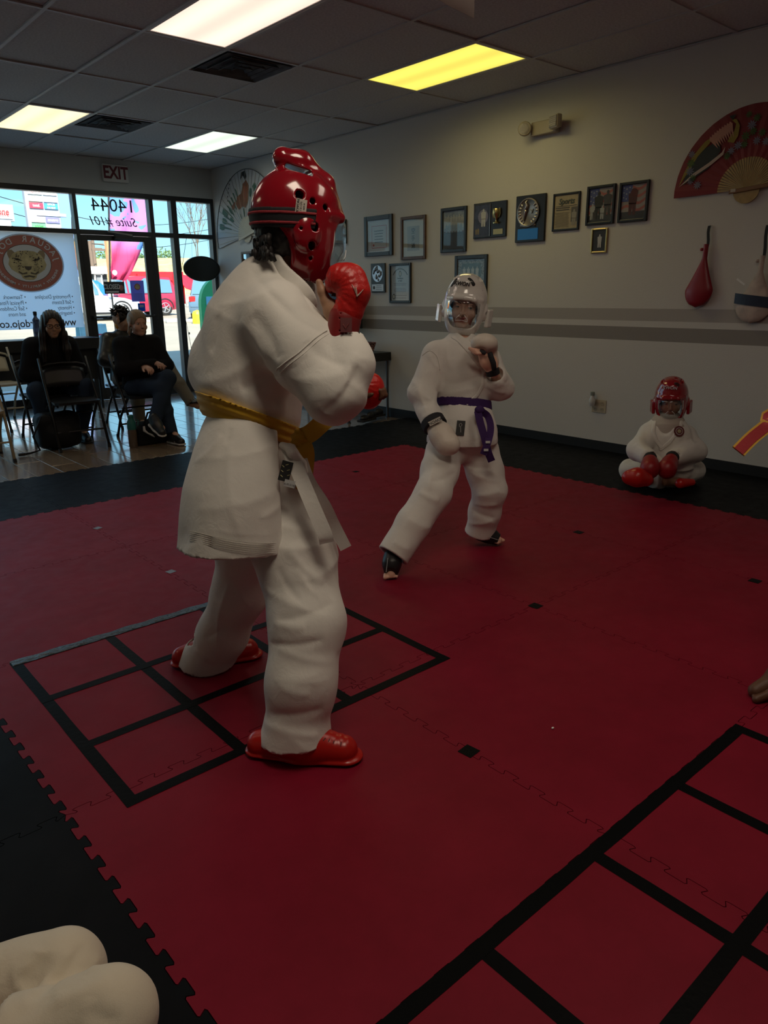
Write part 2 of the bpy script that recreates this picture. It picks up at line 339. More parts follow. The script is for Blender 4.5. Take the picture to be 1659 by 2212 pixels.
# tape on the mats
def tape_grid(label,xl,yl,w=.038):
    root=empty('tape_grid',(xl[0],yl[0],0),label,'tape')
    x0,x1=min(xl)-w/2,max(xl)+w/2; y0,y1=min(yl)-w/2,max(yl)+w/2; k=0
    for x in xl:
        k+=1; b=MB(); N=14; b.grid([[(x-w/2+rnd.uniform(-.0008,.0008),y0+(y1-y0)*t/N,.0006+.0003*(k%2)),(x+w/2+rnd.uniform(-.0008,.0008),y0+(y1-y0)*t/N,.0006+.0003*(k%2))] for t in range(N+1)]); b.build('tape_strip',M_TAPE,root)
    for y in yl:
        k+=1; b=MB(); N=14; b.grid([[(x0+(x1-x0)*t/N,y-w/2+rnd.uniform(-.0008,.0008),.0012+.0002*(k%2)),(x0+(x1-x0)*t/N,y+w/2+rnd.uniform(-.0008,.0008),.0012+.0002*(k%2))] for t in range(N+1)]); b.build('tape_strip',M_TAPE,root)
    return root
tg=tape_grid('black tape grid of nine squares under the taller sparring child',[.59,.938,1.352,1.80],[1.735,2.08,2.44,2.78])
tape_grid('black tape grid of large squares in the lower right foreground',[.55,.945,1.352,1.752,2.15],[.79,.438,.08,-.27])
# wrinkled, lifting tape along the far side of the near grid
b=MB(); N=80; P=[]
for t in range(N+1):
    x=.575+1.24*t/N; z=.0022+.003*abs(math.sin(t*1.1))**6+.002*rnd.random()*(t%3==0)
    P.append([(x,2.765+.003*math.sin(t*.9),.002),(x,2.785,z),(x,2.812+.004*math.sin(t*.7),.0016)])
b.grid(P); b.build('wrinkled_tape',mat('worn_tape',(.03,.035,.04),.22,bump=.6,bs=50),tg,smooth=True)
for k,(px,py,rz,lb) in enumerate([(1013,1623,.1,'small black tape marker nearest the camera, in the middle of the red mats'),(1157,1309,.05,'small black tape marker right of the white-helmeted child\'s rear foot'),(1250,1150,0,'small black tape marker on the red mat right of the purple-belted child'),(1631,1255,0,'small black tape marker at the right edge of the picture'),(769,1019,0,'small black tape marker on the far red mats between the two fighters'),(211,1141,.3,'shiny tape scrap on the seam of the far left red mats'),(369,1235,.2,'crinkled tape scrap on the seam left of the taller child')]):
    p=on(px,py,2,0); b=MB(); s_=.024 if k<4 else .02; b.box((p[0],p[1],.001),(s_*2,s_*2,.0012),rz=rz); o=b.build('tape_marker',M_TAPE if k<5 else mat('silver_tape',(.25,.27,.28),.25)); tag(o,lb,'tape','tape markers on the mats')

P=on(1194,1573,2,.003); b=MB(); b.sph((P[0],P[1],.004),.0045,8,sc=(1.2,.8,.7)); tag(b.build('lint_crumb',M_WHITE),'tiny white crumb on the red mats right of the taller child','crumb')
# ---------------- storefront ----------------
fr=empty('trim_1',(3.6,YB,0),'black aluminium storefront framing','framing'); fr['kind']='structure'
FD=.11
def bar(a,b): MB().span(a,b,bev=.004).build('mullion',M_ALU,fr)
for x0,x1 in ((XL+.3,XL+.36),(-1.0,-.94),(.55,.61),(2.06,2.12),(3.565,3.612),(4.548,4.605),(4.858,4.938),(XR-.05,XR)):
    bar((x0,YB,-.03),(x1,YB+FD,2.575))
for (x0,x1) in ((XL+.3,XR),): 
    bar((x0,YB-.002,2.515),(x1,YB+FD,2.575))
for (x0,x1) in ((XL+.36,3.565),(3.612,4.548),(4.605,4.858),(4.938,XR-.05)): bar((x0,YB-.002,2.052),(x1,YB+FD,2.108))
for (x0,x1) in ((XL+.36,3.565),(4.605,4.858),(4.938,XR-.05)): bar((x0,YB-.002,-.03),(x1,YB+FD,.09))
MB().span((3.60,YB+.01,-.04),(4.56,YB+FD,-.02)).build('threshold',mat('aluminium_sill',(.5,.5,.5),.35,metal=1),fr)
gl=[((XL+.36,.09),(-1.0,2.052)),((-.94,.09),(.55,2.052)),((.61,.09),(2.06,2.052)),((2.12,.09),(3.565,2.052)),((XL+.36,2.108),(-1.0,2.515)),((-.94,2.108),(.55,2.515)),((.61,2.108),(2.06,2.515)),((2.12,2.108),(3.565,2.515)),((3.612,2.108),(4.548,2.515)),((4.605,.09),(4.858,2.052)),((4.605,2.108),(4.858,2.515)),((4.938,.09),(XR-.05,2.052)),((4.938,2.108),(XR-.05,2.515))]
wins=[]
for k,(a,b_) in enumerate(gl):
    o=MB().span((a[0],YB+.05,a[1]),(b_[0],YB+.056,b_[1])).build('window_%d'%(k+1),M_GLASS); o['kind']='structure'; wins.append(o)
W_OVER=wins[8]
M_VINYL=mat('grey_vinyl_lettering',(.03,.03,.035),.6)
text('lettering','14044',.215,(4.09,YB+.045,2.405),BK,M_VINYL,W_OVER,mirror=True,sx=1.08,bold=.0)
text('lettering','Suite #101',.15,(4.08,YB+.045,2.215),BK,M_VINYL,W_OVER,mirror=True,shear=.35,sx=.95)
# door
dr=empty('door_1',(4.08,YB+.05,-.03),'black aluminium framed glass entrance door','door'); dr['kind']='structure'
dx0,dx1=3.617,4.543; zt=2.047
MB().span((dx0,YB+.02,-.015),(dx0+.085,YB+.07,zt),bev=.004).build('stile',M_ALU,dr)
MB().span((dx1-.10,YB+.02,-.015),(dx1,YB+.07,zt),bev=.004).build('stile',M_ALU,dr)
MB().span((dx0+.085,YB+.02,1.985),(dx1-.10,YB+.07,zt),bev=.004).build('top_rail',M_ALU,dr)
MB().span((dx0+.085,YB+.02,-.015),(dx1-.10,YB+.07,.14),bev=.004).build('bottom_rail',M_ALU,dr)
MB().span((dx0+.085,YB+.042,.14),(dx1-.10,YB+.048,1.985)).build('glass_pane',M_GLASS,dr)
b=MB(); b.cyl((dx0+.03,YB-.035,1.045),(dx1-.05,YB-.035,1.04),.013); b.box((dx0+.04,YB-.005,1.045),(.03,.07,.04)); b.box((dx1-.06,YB-.005,1.04),(.03,.07,.04)); b.build('push_bar',M_BLACK,dr)
b=MB(); b.box((dx1-.085,YB-.02,.93),(.07,.05,.24),bev=.006); b.build('lock_case',M_BLACK,dr)
b=MB(); b.box((4.15,YB-.025,2.03),(.24,.05,.055),bev=.006); b.build('door_closer',M_ALU,dr)
b=MB(); b.box((4.10,YB-.05,2.075),(.32,.012,.02),rot=Matrix.Rotation(.12,4,'Y')); b.build('closer_arm',mat('brushed_steel',(.35,.35,.35),.3,metal=1),dr)
# exit sign
t=empty('exit_sign',(4.13,YB,2.68),'white EXIT sign with dark red letters above the entrance door','sign')
MB().span((3.965,YB-.045,2.68),(4.292,YB,2.885),bev=.008).build('housing',mat('exit_white',(.62,.62,.6),.5),t)
text('lettering','EXIT',.2,(4.128,YB-.046,2.782),BK,mat('exit_red',(.16,.02,.03),.6),t,bold=.006,sx=.78)
# banner in the left window
t=empty('window_banner',(2.92,YB-.02,.93),'white banner with a round jaguar head logo hung in the left window','banner')
MBN=translucent('banner_vinyl',(.80,.84,.90),.68)
b=MB(); b.grid([[(2.32+1.2*i/24,YB-.012-.004*math.sin(i*.7)*(j/12),.93+1.115*j/12) for i in range(25)] for j in range(13)]); b.build('sheet',MBN,t,smooth=True)
def ell(cx,cz,rx,rz,y,n=64): return [(cx+rx*math.cos(2*PI*k/n),y,cz+rz*math.sin(2*PI*k/n)) for k in range(n)]
LX,LZ=2.935,1.695; yb=YB-.018
M_LR=mat('logo_red',(.36,.13,.11),.7); M_LW=mat('logo_pale',(.52,.56,.62),.7); M_GOLD=mat('logo_gold',(.40,.35,.20),.7,var=.25,vs=14); M_LK=mat('logo_black',(.07,.06,.05),.7)
def ring(name,r0,r1,y,m):
    b=MB(); n=64; A=ell(LX,LZ,*r0,y,n);B_=ell(LX,LZ,*r1,y,n); va=[b.bm.verts.new(p) for p in A]; vb=[b.bm.verts.new(p) for p in B_]
    for k in range(n): b.bm.faces.new((va[k],va[(k+1)%n],vb[(k+1)%n],vb[k]))
    b.build(name,m,t)
ring('logo_ring',(.275,.215),(.415,.325),yb,M_LR); ring('logo_outline',(.405,.317),(.41,.321),yb-.001,M_LW); ring('logo_outline',(.418,.328),(.424,.333),yb,M_LK); ring('logo_outline',(.268,.209),(.275,.215),yb,M_LK)
MB().poly(ell(LX,LZ,.27,.21,yb)).build('logo_field',M_LW,t)
# jaguar head
hd=[(-.02,.175),(.10,.17),(.17,.13),(.215,.06),(.235,-.02),(.205,-.09),(.15,-.13),(.10,-.165),(.085,-.21),(.05,-.235),(0,-.24)]
hd=[(0,.18)]+hd[1:]; full=hd+[(-x,z) for x,z in hd[::-1][1:-1]]
MB().poly([(LX+x*.92,yb-.002,LZ+z*.80+.0) for x,z in full]).build('jaguar_head',M_GOLD,t)
for s in(-1,1):
    MB().poly([(LX+s*x,yb-.0015,LZ+z) for x,z in ((.11,.10),(.16,.15),(.205,.145),(.215,.10),(.20,.05),(.16,.06))]).build('jaguar_ear',mat('logo_tan',(.25,.20,.13),.7),t)
b=MB()
for s in(-1,1):
    b.poly([(LX+s*x,yb-.003,LZ+z) for x,z in ((.05,.025),(.10,.055),(.16,.06),(.12,.03))])
    b.poly([(LX+s*x,yb-.003,LZ+z) for x,z in ((.02,-.10),(.07,-.115),(.11,-.09),(.12,-.10),(.08,-.13),(.02,-.12))])
b.poly([(LX+x,yb-.003,LZ+z) for x,z in ((-.045,-.035),(.045,-.035),(.03,-.07),(0,-.085),(-.03,-.07))])
b.poly([(LX+x,yb-.003,LZ+z) for x,z in ((-.07,-.15),(0,-.135),(.07,-.15),(.05,-.165),(0,-.155),(-.05,-.165))])
for k in range(90):
    a=rnd.uniform(0,2*PI); r=rnd.uniform(.45,.95); x=.19*r*math.cos(a); z=.02+.13*r*math.sin(a); q=rnd.uniform(.003,.0075)
    if abs(x)<.05 and z<.05: continue
    b.poly([(LX+x+q*1.3*math.cos(v),yb-.003,LZ+z+q*math.sin(v)) for v in (0,1.1,2.2,3.3,4.4,5.4)])
b.build('jaguar_markings',M_LK,t)
def arc_text(s,rx,rz,a0,a1,size,m,top):
    for k,ch in enumerate(s):
        if ch==' ': continue
        a=a0+(a1-a0)*(k+.5)/len(s); x=LX+rx*math.cos(a); z=LZ+rz*math.sin(a)
        ta=math.atan2(rz*math.cos(a),-rx*math.sin(a)); rot=(ta+PI) if top else ta
        text('logo_letter',ch,size,(x,yb-.003,z),BK,m,t,mirror=True,rot=rot,bold=.001)
# mirrored: reads from right to left as seen from inside
arc_text('JAGUAR DOJO',.345,.27,math.radians(4),math.radians(176),.095,M_LW,True)
arc_text('INTEGRITY * HUMILITY * MENTORSHIP',.345,.27,math.radians(-14),math.radians(-166),.042,M_LW,False)
MT=mat('banner_text',(.12,.12,.13),.7)
for k,s in enumerate(('Promoting Discipline','Self Esteem','Honesty','Integrity')): text('lettering','\u2022 '+s,.068,(3.42,yb,1.305-.066*k),BK,MT,t,mirror=True,align='LEFT',sx=.74)
for k,s in enumerate(('Teamwork','Physical Fitness','Self Confidence','and more')): text('lettering',('\u2022 ' if k<3 else '  ')+s,.068,(2.86,yb,1.305-.066*k),BK,MT,t,mirror=True,align='LEFT',sx=.74)
text('lettering','www.jaguardojo.com',.125,(2.925,yb,.995),BK,MT,t,mirror=True,sx=.92,bold=.0015)
# oval sign hanging in the right window
t=empty('oval_sign',(5.225,YB-.06,1.66),'black oval hanging sign in the window by the back corner','sign')
b=MB(); b.poly([(5.215+.275*math.cos(2*PI*k/40),YB-.07,1.655+.168*math.sin(2*PI*k/40)) for k in range(40)],ext=(0,.03,0)); b.build('panel',mat('dark_panel',(.012,.016,.014),.25),t)
b=MB(); b.tube([(5.215+.265*math.cos(2*PI*k/40),YB-.075,1.655+.158*math.sin(2*PI*k/40)) for k in range(40)],.006,6,closed=True); b.build('rim',M_BLACK,t)
b=MB(); b.cyl((5.08,YB-.055,1.80),(5.10,YB-.055,2.09),.0015,5); b.cyl((5.35,YB-.055,1.80),(5.33,YB-.055,2.09),.0015,5); b.build('hanging_wire',M_BLACK,t)
# cord hanging left of the oval sign
t=empty('power_cable',(5.02,YB-.05,2.05),'thin dark cord with a small plug hanging down the sidelight window','cord')
p0=on(390,600,1,YB-.05);p1=on(412,745,1,YB-.05);p2=on(420,806,1,YB-.05); b=MB(); b.tube([(5.02,YB-.05,2.05),p0,on(401,690,1,YB-.05),p1,p2],.003,6); b.build('cable',M_BLACK,t)
b=MB(); b.box(p2,(.05,.015,.02),bev=.003); b.box(on(409,720,1,YB-.05),(.012,.012,.03)); b.build('plug',M_BLACK,t)
# papers and closed sign on the door glass
def card(name,label,a,b_,m,off=.0,thick=.002,cat='sign'):
    z0,z1=sorted((a[2],b_[2])); x0,x1=sorted((a[0],b_[0])); r_=empty(name,((x0+x1)/2,YB+.03,z0),label,cat)
    MB().span((x0,YB+.034-off,z0),(x1,YB+.034-off+thick,z1)).build('sheet',m,r_); return r_,(x0+x1)/2,(z0+z1)/2,x1-x0,z1-z0
r_,cx,cz,w_,h_=card('closed_sign','black and white CLOSED sign hung on the door glass',(3.845,0,1.485),(4.115,0,1.335),mat('closed_black',(.03,.035,.05),.5),.01)
text('lettering','CLOSED',.082,(cx-.035,YB+.022,cz+.01),BK,mat('closed_white',(.5,.55,.6),.6),r_,sx=.72,bold=.002)
MB().span((cx-.12,YB+.0225,cz-.062),(cx+.05,YB+.0235,cz-.042)).build('small_print_band',M_LW,r_)
b=MB(); b.poly([(cx+.09+.03*math.cos(k*PI/10),YB+.022,cz+.035*math.sin(k*PI/10)) for k in range(20)]); b.build('emblem',M_LR,r_)
b=MB(); b.cyl((cx,YB+.02,cz+h_/2),(cx,YB+.02,1.98),.0015,5); b.build('string',M_BLACK,r_)
r_,cx,cz,w_,h_=card('door_notice','blue-lilac paper notice with a round emblem on the door glass',(4.20,0,1.50),(4.385,0,1.23),translucent('lilac_paper',(.30,.30,.62),.6))
b=MB(); b.poly([(cx+.042*math.cos(k*PI/12),YB+.031,cz+.055+.042*math.sin(k*PI/12)) for k in range(24)]); b.build('emblem',M_LR,r_)
b=MB(); b.poly([(cx+.03*math.cos(k*PI/12),YB+.030,cz+.055+.03*math.sin(k*PI/12)) for k in range(24)]); b.build('emblem_centre',M_GOLD,r_)
b=MB()
for k in range(5): b.span((cx-.06,YB+.030,cz-.03-.018*k),(cx+.06,YB+.031,cz-.036-.018*k))
b.build('printed_lines',mat('faint_print',(.2,.2,.42),.8),r_)
r_,cx,cz,w_,h_=card('door_sticker','small bright blue sticker low on the door glass',(4.275,0,1.21),(4.375,0,1.105),translucent('blue_sticker',(.03,.16,.50),.5))
b=MB(); b.span((cx-.03,YB+.031,cz+.02),(cx+.03,YB+.032,cz+.03)); b.span((cx-.03,YB+.031,cz),(cx+.03,YB+.032,cz+.012)); b.build('printed_lines',M_LW,r_)
# ---------------- outside ----------------
def gz(y): return -.12+.0214*max(0,y-10)
def og(px,py):   # pixel -> point on the sloping lot
    r=ray(px,py); t=(-.12-.214-CAM[2])/(r[2]-.0214*r[1]); return CAM+r*t
mas=mat('asphalt',(.36,.30,.215),.9,bump=.4,bs=8,var=.12,vs=.6)
b=MB(); b.grid([[(x,y,gz(y)) for x in (-60,-20,0,20,60,110)] for y in (9.95,14,20,30,45,90,160)]); o=b.build('asphalt_lot',mas); o['kind']='structure'
b=MB(); b.span((XL,YB+FD,-.3),(XR+3,12.2,-.06)); b.build('sidewalk',mat('concrete',(.42,.40,.36),.85,bump=.3,bs=20,var=.08))['kind']='structure'
b=MB()
for y in (44,52): b.span((-40,y,gz(y)-.1),(90,y+.3,gz(y)+.14))
b.build('kerb',mat('concrete',(.42,.40,.36),.85))['kind']='structure'
M_TYRE=mat('tyre',(.02,.02,.02),.8); M_RIM=mat('alloy_rim',(.55,.55,.57),.3,metal=.7); M_CG=mat('car_window_glass',(.10,.20,.26),.05,spec=.8); M_HL=mat('lamp_glass',(.7,.7,.7),.1); M_TL=mat('tail_lamp',(.5,.02,.02),.2)
def car(label,paint,wheel_pt,ang,front_wheel,L=4.5,H=1.65,suv=True):
    """wheel_pt: ground point under a near-side wheel; ang: heading (direction the nose points)"""
    W_=1.82; zf=.36; wf=L*.5-.85; 
    root=empty('car',(0,0,0),label,'car')
    xs_=[-L/2,-L/2+.05,-L/2+.5,-L/2+1.0,-.3,.5,L/2-1.35,L/2-.55,L/2-.08,L/2]
    belt=[.75,.95,1.02,1.0,.98,.97,.95,.86,.72,.55]; bot=[.40,.30,.25,.22,.2,.2,.2,.22,.28,.36]; wd=[.80,.88,.91,.91,.91,.91,.91,.9,.82,.74]
    b=MB(); rings=[]
    for x,zb,zt_,w in zip(xs_,bot,belt,wd):
        rings.append([b.bm.verts.new((x,y,z)) for y,z in ((-w*.93,zb),(-w,zb+.15),(-w,zt_-.22),(-w*.93,zt_-.03),(-w*.6,zt_+.02),(w*.6,zt_+.02),(w*.93,zt_-.03),(w,zt_-.22),(w,zb+.15),(w*.93,zb))])
    for A,B_ in zip(rings,rings[1:]):
        for k in range(10): b.bm.faces.new((A[k],A[(k+1)%10],B_[(k+1)%10],B_[k]))
    b.bm.faces.new(rings[0][::-1]); b.bm.faces.new(rings[-1]); body=b.build('body',paint,root,smooth=35,keep=False)
    cabs=[(-L/2+.08,.97,.78),(-L/2+.45,H-.06,.66),(-.2,H,.68),(.35,H-.06,.66),(L/2-1.5,.96,.78)] if suv else [(-L/2+.5,.97,.76),(-L/2+1.2,H-.05,.62),(-.1,H,.64),(.3,H-.05,.62),(L/2-1.6,.95,.76)]
    def cab(gl,off,name,m,par):
        b=MB(); R=[]
        for x,z,w in cabs:
            R.append((x,z,w))
        up=[b.bm.verts.new((x,-w-off*.0,z)) for x,z,w in R]; 
        b.bm.free()
    b=MB(); lo_=[(cabs[0][0],.95,.80),(cabs[1][0],.97,.82),(cabs[2][0],.97,.84),(cabs[3][0],.96,.84),(cabs[4][0],.94,.80)]
    for s in (-1,1):
        V=[b.bm.verts.new((x,s*w,z)) for x,z,w in cabs]; Lw=[b.bm.verts.new((x,s*w,z)) for x,z,w in lo_]
        for k in range(4): b.bm.faces.new((V[k],V[k+1],Lw[k+1],Lw[k]))
        if s==-1: VA=V
        else:
            for k in range(4): b.bm.faces.new((VA[k],VA[k+1],V[k+1],V[k]))
    b.build('cabin',paint,root,smooth=35,keep=False)
    for s in(-1,1):
        for (xa,xb) in (((cabs[1][0]-.02),-.72),(-.62,.28),(.36,L/2-1.72)):
            def hz(x):
                for (x0,z0,w0),(x1,z1,w1) in zip(cabs,cabs[1:]):
                    if x0<=x<=x1: f=(x-x0)/(x1-x0); return z0+(z1-z0)*f-.07, w0+(w1-w0)*f
                return .97,.8
            ha,wa=hz(xa);hb,wb_=hz(xb)
            b=MB(); b.poly([(xa,s*(wa+.012),ha),(xb,s*(wb_+.012+(.0 if hb>1.1 else .02)),max(hb,1.03)),(xb,s*.845,1.01),(xa,s*.845,1.01)][::1],ext=(0,s*.006,0)); b.build('window',M_CG,root,keep=False)
    b=MB(); b.poly([(cabs[3][0]+.06,-.6,H-.10),(cabs[3][0]+.06,.6,H-.10),(L/2-1.56,.72,1.0),(L/2-1.56,-.72,1.0)],ext=(.02,0,.02)); b.build('windscreen',M_CG,root,keep=False)
    b=MB(); b.poly([(cabs[1][0]-.07,-.58,H-.16),(cabs[1][0]-.07,.58,H-.16),(cabs[0][0]+.02,.7,1.04),(cabs[0][0]+.02,-.7,1.04)],ext=(-.02,0,.01)); b.build('rear_window',M_CG,root,keep=False)
    for sx in(-1,1):
        for s in(-1,1):
            cx=sx*wf; b=MB(); rot=Matrix.Rotation(PI/2,4,'X')
            b.lathe([(.2,-.1),(.31,-.105),(.345,-.08),(.35,0),(.345,.08),(.31,.105),(.2,.1)],(cx,s*.80,.35),28,rot); w=b.build('wheel',M_TYRE,root,smooth=40,keep=False)
            b=MB(); b.lathe([(.03,-.02),(.05,0),(.05,.02)],(cx,s*.905,.35),12,rot)
            b.tube([(cx+.22*math.cos(k*PI/12),s*.90,.35+.22*math.sin(k*PI/12)) for k in range(24)],.022,6,closed=True)
            for k in range(5):
                a=k*2*PI/5; b.tube([(cx+.03*math.cos(a),s*.905,.35+.03*math.sin(a)),(cx+.21*math.cos(a),s*.90,.35+.21*math.sin(a))],[.03,.022],5)
            b.build('rim',M_RIM,w,keep=False,smooth=40)
            b=MB(); b.tube([(cx+.40*math.cos(t*PI/10),s*.905,.35+.40*math.sin(t*PI/10)) for t in range(11)],.03,6); b.build('wheel_arch',M_RUB,root,keep=False)
    for s in(-1,1):
        MB().box((L/2-.12,s*.62,.66),(.16,.34,.14),bev=.03).build('headlamp',M_HL,root,keep=False); MB().box((-L/2+.06,s*.72,.85),(.12,.26,.22),bev=.03).build('tail_lamp',M_TL,root,keep=False)
        MB().box((.95,s*.98,1.02),(.18,.14,.13),bev=.03).build('mirror',paint,root,keep=False)
    MB().box((L/2-.02,0,.48),(.05,1.0,.16),bev=.02).build('grille',M_BLACK,root,keep=False)
    MB().box((0,-.915,.3),(L*.5,.02,.08)).build('sill_trim',M_RUB,root,keep=False)
    c,s=math.cos(ang),math.sin(ang); lx=(wf if front_wheel else -wf); near=-1
    # near side is the side facing the camera
    nrm=Vector((-s,c,0)); near=-1 if nrm.y>0 else 1
    root.location=Vector(wheel_pt)-Vector((c*lx-s*near*.8,s*lx+c*near*.8,0)); root.rotation_euler=(0,0,ang)
    return root
def paint(name,col): return mat(name,col,.3,coat=.6,spec=.5)
p=og(265,692); car('white SUV parked side-on, seen through the glass door',paint('white_car_paint',(.75,.78,.8)),(p[0],p[1],gz(p[1])),0,True,H=1.7)
p=og(316,690)+Vector((.4,4.9,0)); car('blue car mostly hidden behind the white SUV',paint('blue_car_paint',(.02,.16,.45)),(p[0],p[1],gz(p[1])),PI,False,H=1.6,suv=False)
p=og(366,689)+Vector((1.2,2.9,0)); car('burgundy SUV parked right of the entrance door frame',paint('burgundy_paint',(.30,.02,.05)),(p[0],p[1],gz(p[1])),PI,False,L=4.4,H=1.75)
p=og(468,692); car('grey-blue SUV seen below the oval sign',paint('slate_paint',(.10,.17,.24)),(p[0]+.9,p[1]+.2,gz(p[1])),.95,False,L=4.6,H=1.75)
# far strip: buildings, hillside, trees
def obox(name,label,cat,pa,pb,y,depth,m,zb=None):
    A=on(*pa,1,y);B_=on(*pb,1,y); z0=min(A[2],B_[2]) if zb is None else zb
    r_=empty(name,((A[0]+B_[0])/2,y,z0),label,cat); MB().span((A[0],y,z0),(B_[0],y+depth,max(A[2],B_[2]))).build('wall',m,r_); return r_,A,B_
r_,A,B_=obox('low_building','low dark charcoal building with a white door surround behind the cars','building',(150,588),(236,640),50,1.5,mat('charcoal_wall',(.07,.08,.09),.7),0.0)
MB().span((A[0]-.5,49.6,A[2]-.1),(B_[0]+.5,52,A[2]+.35)).build('roof_fascia',M_WHITE,r_)
for (a,b_) in (((206,590),(210,640)),((220,590),(224,640)),((206,590),(224,594))):
    P=on(*a,1,49.7);Q=on(*b_,1,49.7); MB().span((P[0],49.7,Q[2]),(Q[0],49.9,P[2])).build('door_surround',M_WHITE,r_)
P=on(208,592,1,49.85);Q=on(222,640,1,49.85); MB().span((P[0],49.85,Q[2]),(Q[0],49.95,P[2])).build('door',mat('grey_door',(.2,.22,.24),.5),r_)
MR=mat('bright_red_metal',(.75,.01,.02),.5)
r_,A,B_=obox('red_kiosk','bright red metal building with wide openings behind the cars','building',(258,586),(400,640),46,1.2,MR,0.0)
for k,(a,b_) in enumerate((((296,592),(318,612)),((330,592),(372,606)))):
    P=on(*a,1,45.9);Q=on(*b_,1,45.9); MB().span((P[0],45.85,Q[2]),(Q[0],45.98,P[2])).build('shutter',mat('deep_red_metal',(.45,.01,.015),.6),r_)
P=on(378,590,1,45.8);Q=on(470,625,1,45.8)
b=MB(); 
for k in range(8): b.poly([(P[0]+(Q[0]-P[0])*k/8,46,P[2]-.05*k),(P[0]+(Q[0]-P[0])*(k+1)/8,46,P[2]-.05*(k+1)),(P[0]+(Q[0]-P[0])*(k+1)/8,44.5,P[2]-.9-.12*(k+1)),(P[0]+(Q[0]-P[0])*k/8,44.5,P[2]-.9-.12*k)],ext=(0,0,-.05))
b.build('awning',MR,r_)
mh=mat('dry_grass_bank',(.50,.38,.16),.95,bump=1,bs=3,var=.3,vs=.8); HZ=on(300,556,1,90)[2]; b=MB()
b.grid([[(x,75+8*j,[1,HZ*.8,HZ,HZ+.2][j]*(1+.05*math.sin(x*.23+j))) for x in range(-30,100,5)] for j in range(4)]); o=b.build('hillside',mh,smooth=True); o['kind']='structure'
def foliage(root,c,r,n,m,seed,sz=.35):
    rr=random.Random(seed); b=MB()
    for k in range(n):
        v=Vector((rr.gauss(0,1),rr.gauss(0,1),rr.gauss(0,1))).normalized()*rr.uniform(.5,1); p=Vector(c)+Vector((v.x*r[0],v.y*r[1],v.z*r[2])); q=Vector((rr.gauss(0,1),rr.gauss(0,1),rr.gauss(0,1))).normalized(); t=q.orthogonal().normalized(); s_=q.cross(t); b.poly([p+t*sz,p+s_*sz*.7,p-t*sz*.9,p-s_*sz*.6])
    o=b.build('foliage',m,root,fix=False); o['kind']='stuff'
mg=mat('tree_leaves',(.12,.20,.06),.8,var=.4,vs=1)
for k,(px,py,sz) in enumerate(((225,566,2.0),(300,564,1.6),(345,560,2.6),(362,562,2.2),(60,560,2.0))):
    P=on(px,py+3,1,96+8*k); t=empty('tree',(P[0],P[1],2.0),['bushy green tree left of the feather flag, far off','small green tree seen low through the door glass, far off','taller green tree right of the door, far off','round green tree next to the taller one, far off','green tree hidden behind the banner, far off'][k],'tree','trees on the far bank')
    b=MB(); b.tube([(P[0],P[1],1),(P[0]+.1,P[1],P[2])],[.25,.12],7); b.build('trunk',mat('bark',(.12,.09,.06),.9),t); foliage(t,P,(sz*1.4,sz,sz*.75),700,mg,k,.17)
# bare tree beyond the right window
rb=random.Random(5); P=on(440,690,1,38); t=empty('bare_tree',(P[0],38,gz(38)),'bare leafless tree above the oval sign','tree'); b=MB(); top=on(430,540,1,38)
def br(p,d,L,r,n):
    q=p+d*L; b.tube([p,q],[r,r*.65],5,cap=False)
    if n: 
        for _ in range(3): br(q,(d+Vector((rb.uniform(-.6,.6),rb.uniform(-.4,.4),rb.uniform(-.1,.4)))).normalized(),L*rb.uniform(.6,.85),r*.6,n-1)
br(Vector((P[0],38,gz(38))),Vector((-.03,0,1)),1.9,.055,5); o=b.build('branches',mat('bark',(.12,.09,.06),.9),t)
# utility poles and wires
for k,(px,pt,y,lb) in enumerate(((193,520,60,'thin dark utility pole far left in the door glass'),(199,512,66,'second thin utility pole beside the first'),(233,516,40,'orange-brown pole left of the feather flag'))):
    A=on(px,pt,1,y); t=empty('utility_pole',(A[0],y,gz(y)),lb,'pole'); b=MB(); b.cyl((A[0],y,0),(A[0],y,A[2]),.14 if k<2 else .22,8); b.build('pole',mat('pole_wood' if k<2 else 'pole_rust',(.16,.11,.08) if k<2 else (.55,.25,.12),.8),t); b=MB(); b.span((A[0]-.9,y-.05,A[2]-.6),(A[0]+.9,y+.05,A[2]-.5)); b.build('cross_arm',mat('pole_wood',(.16,.11,.08),.8),t)
A=on(0,425,1,60);B_=on(470,470,1,66)
for k in range(3):
    b=MB(); b.tube([Vector((A[0]+(B_[0]-A[0])*s/12,60+6*s/12,A[2]-k*.9+(B_[2]-A[2])*s/12-1.2*math.sin(PI*s/12))) for s in range(13)],.03,4); o=b.build('overhead_wire',M_BLACK); tag(o,['highest','middle','lowest'][k]+' of three overhead wires crossing the sky','wire','overhead wires')
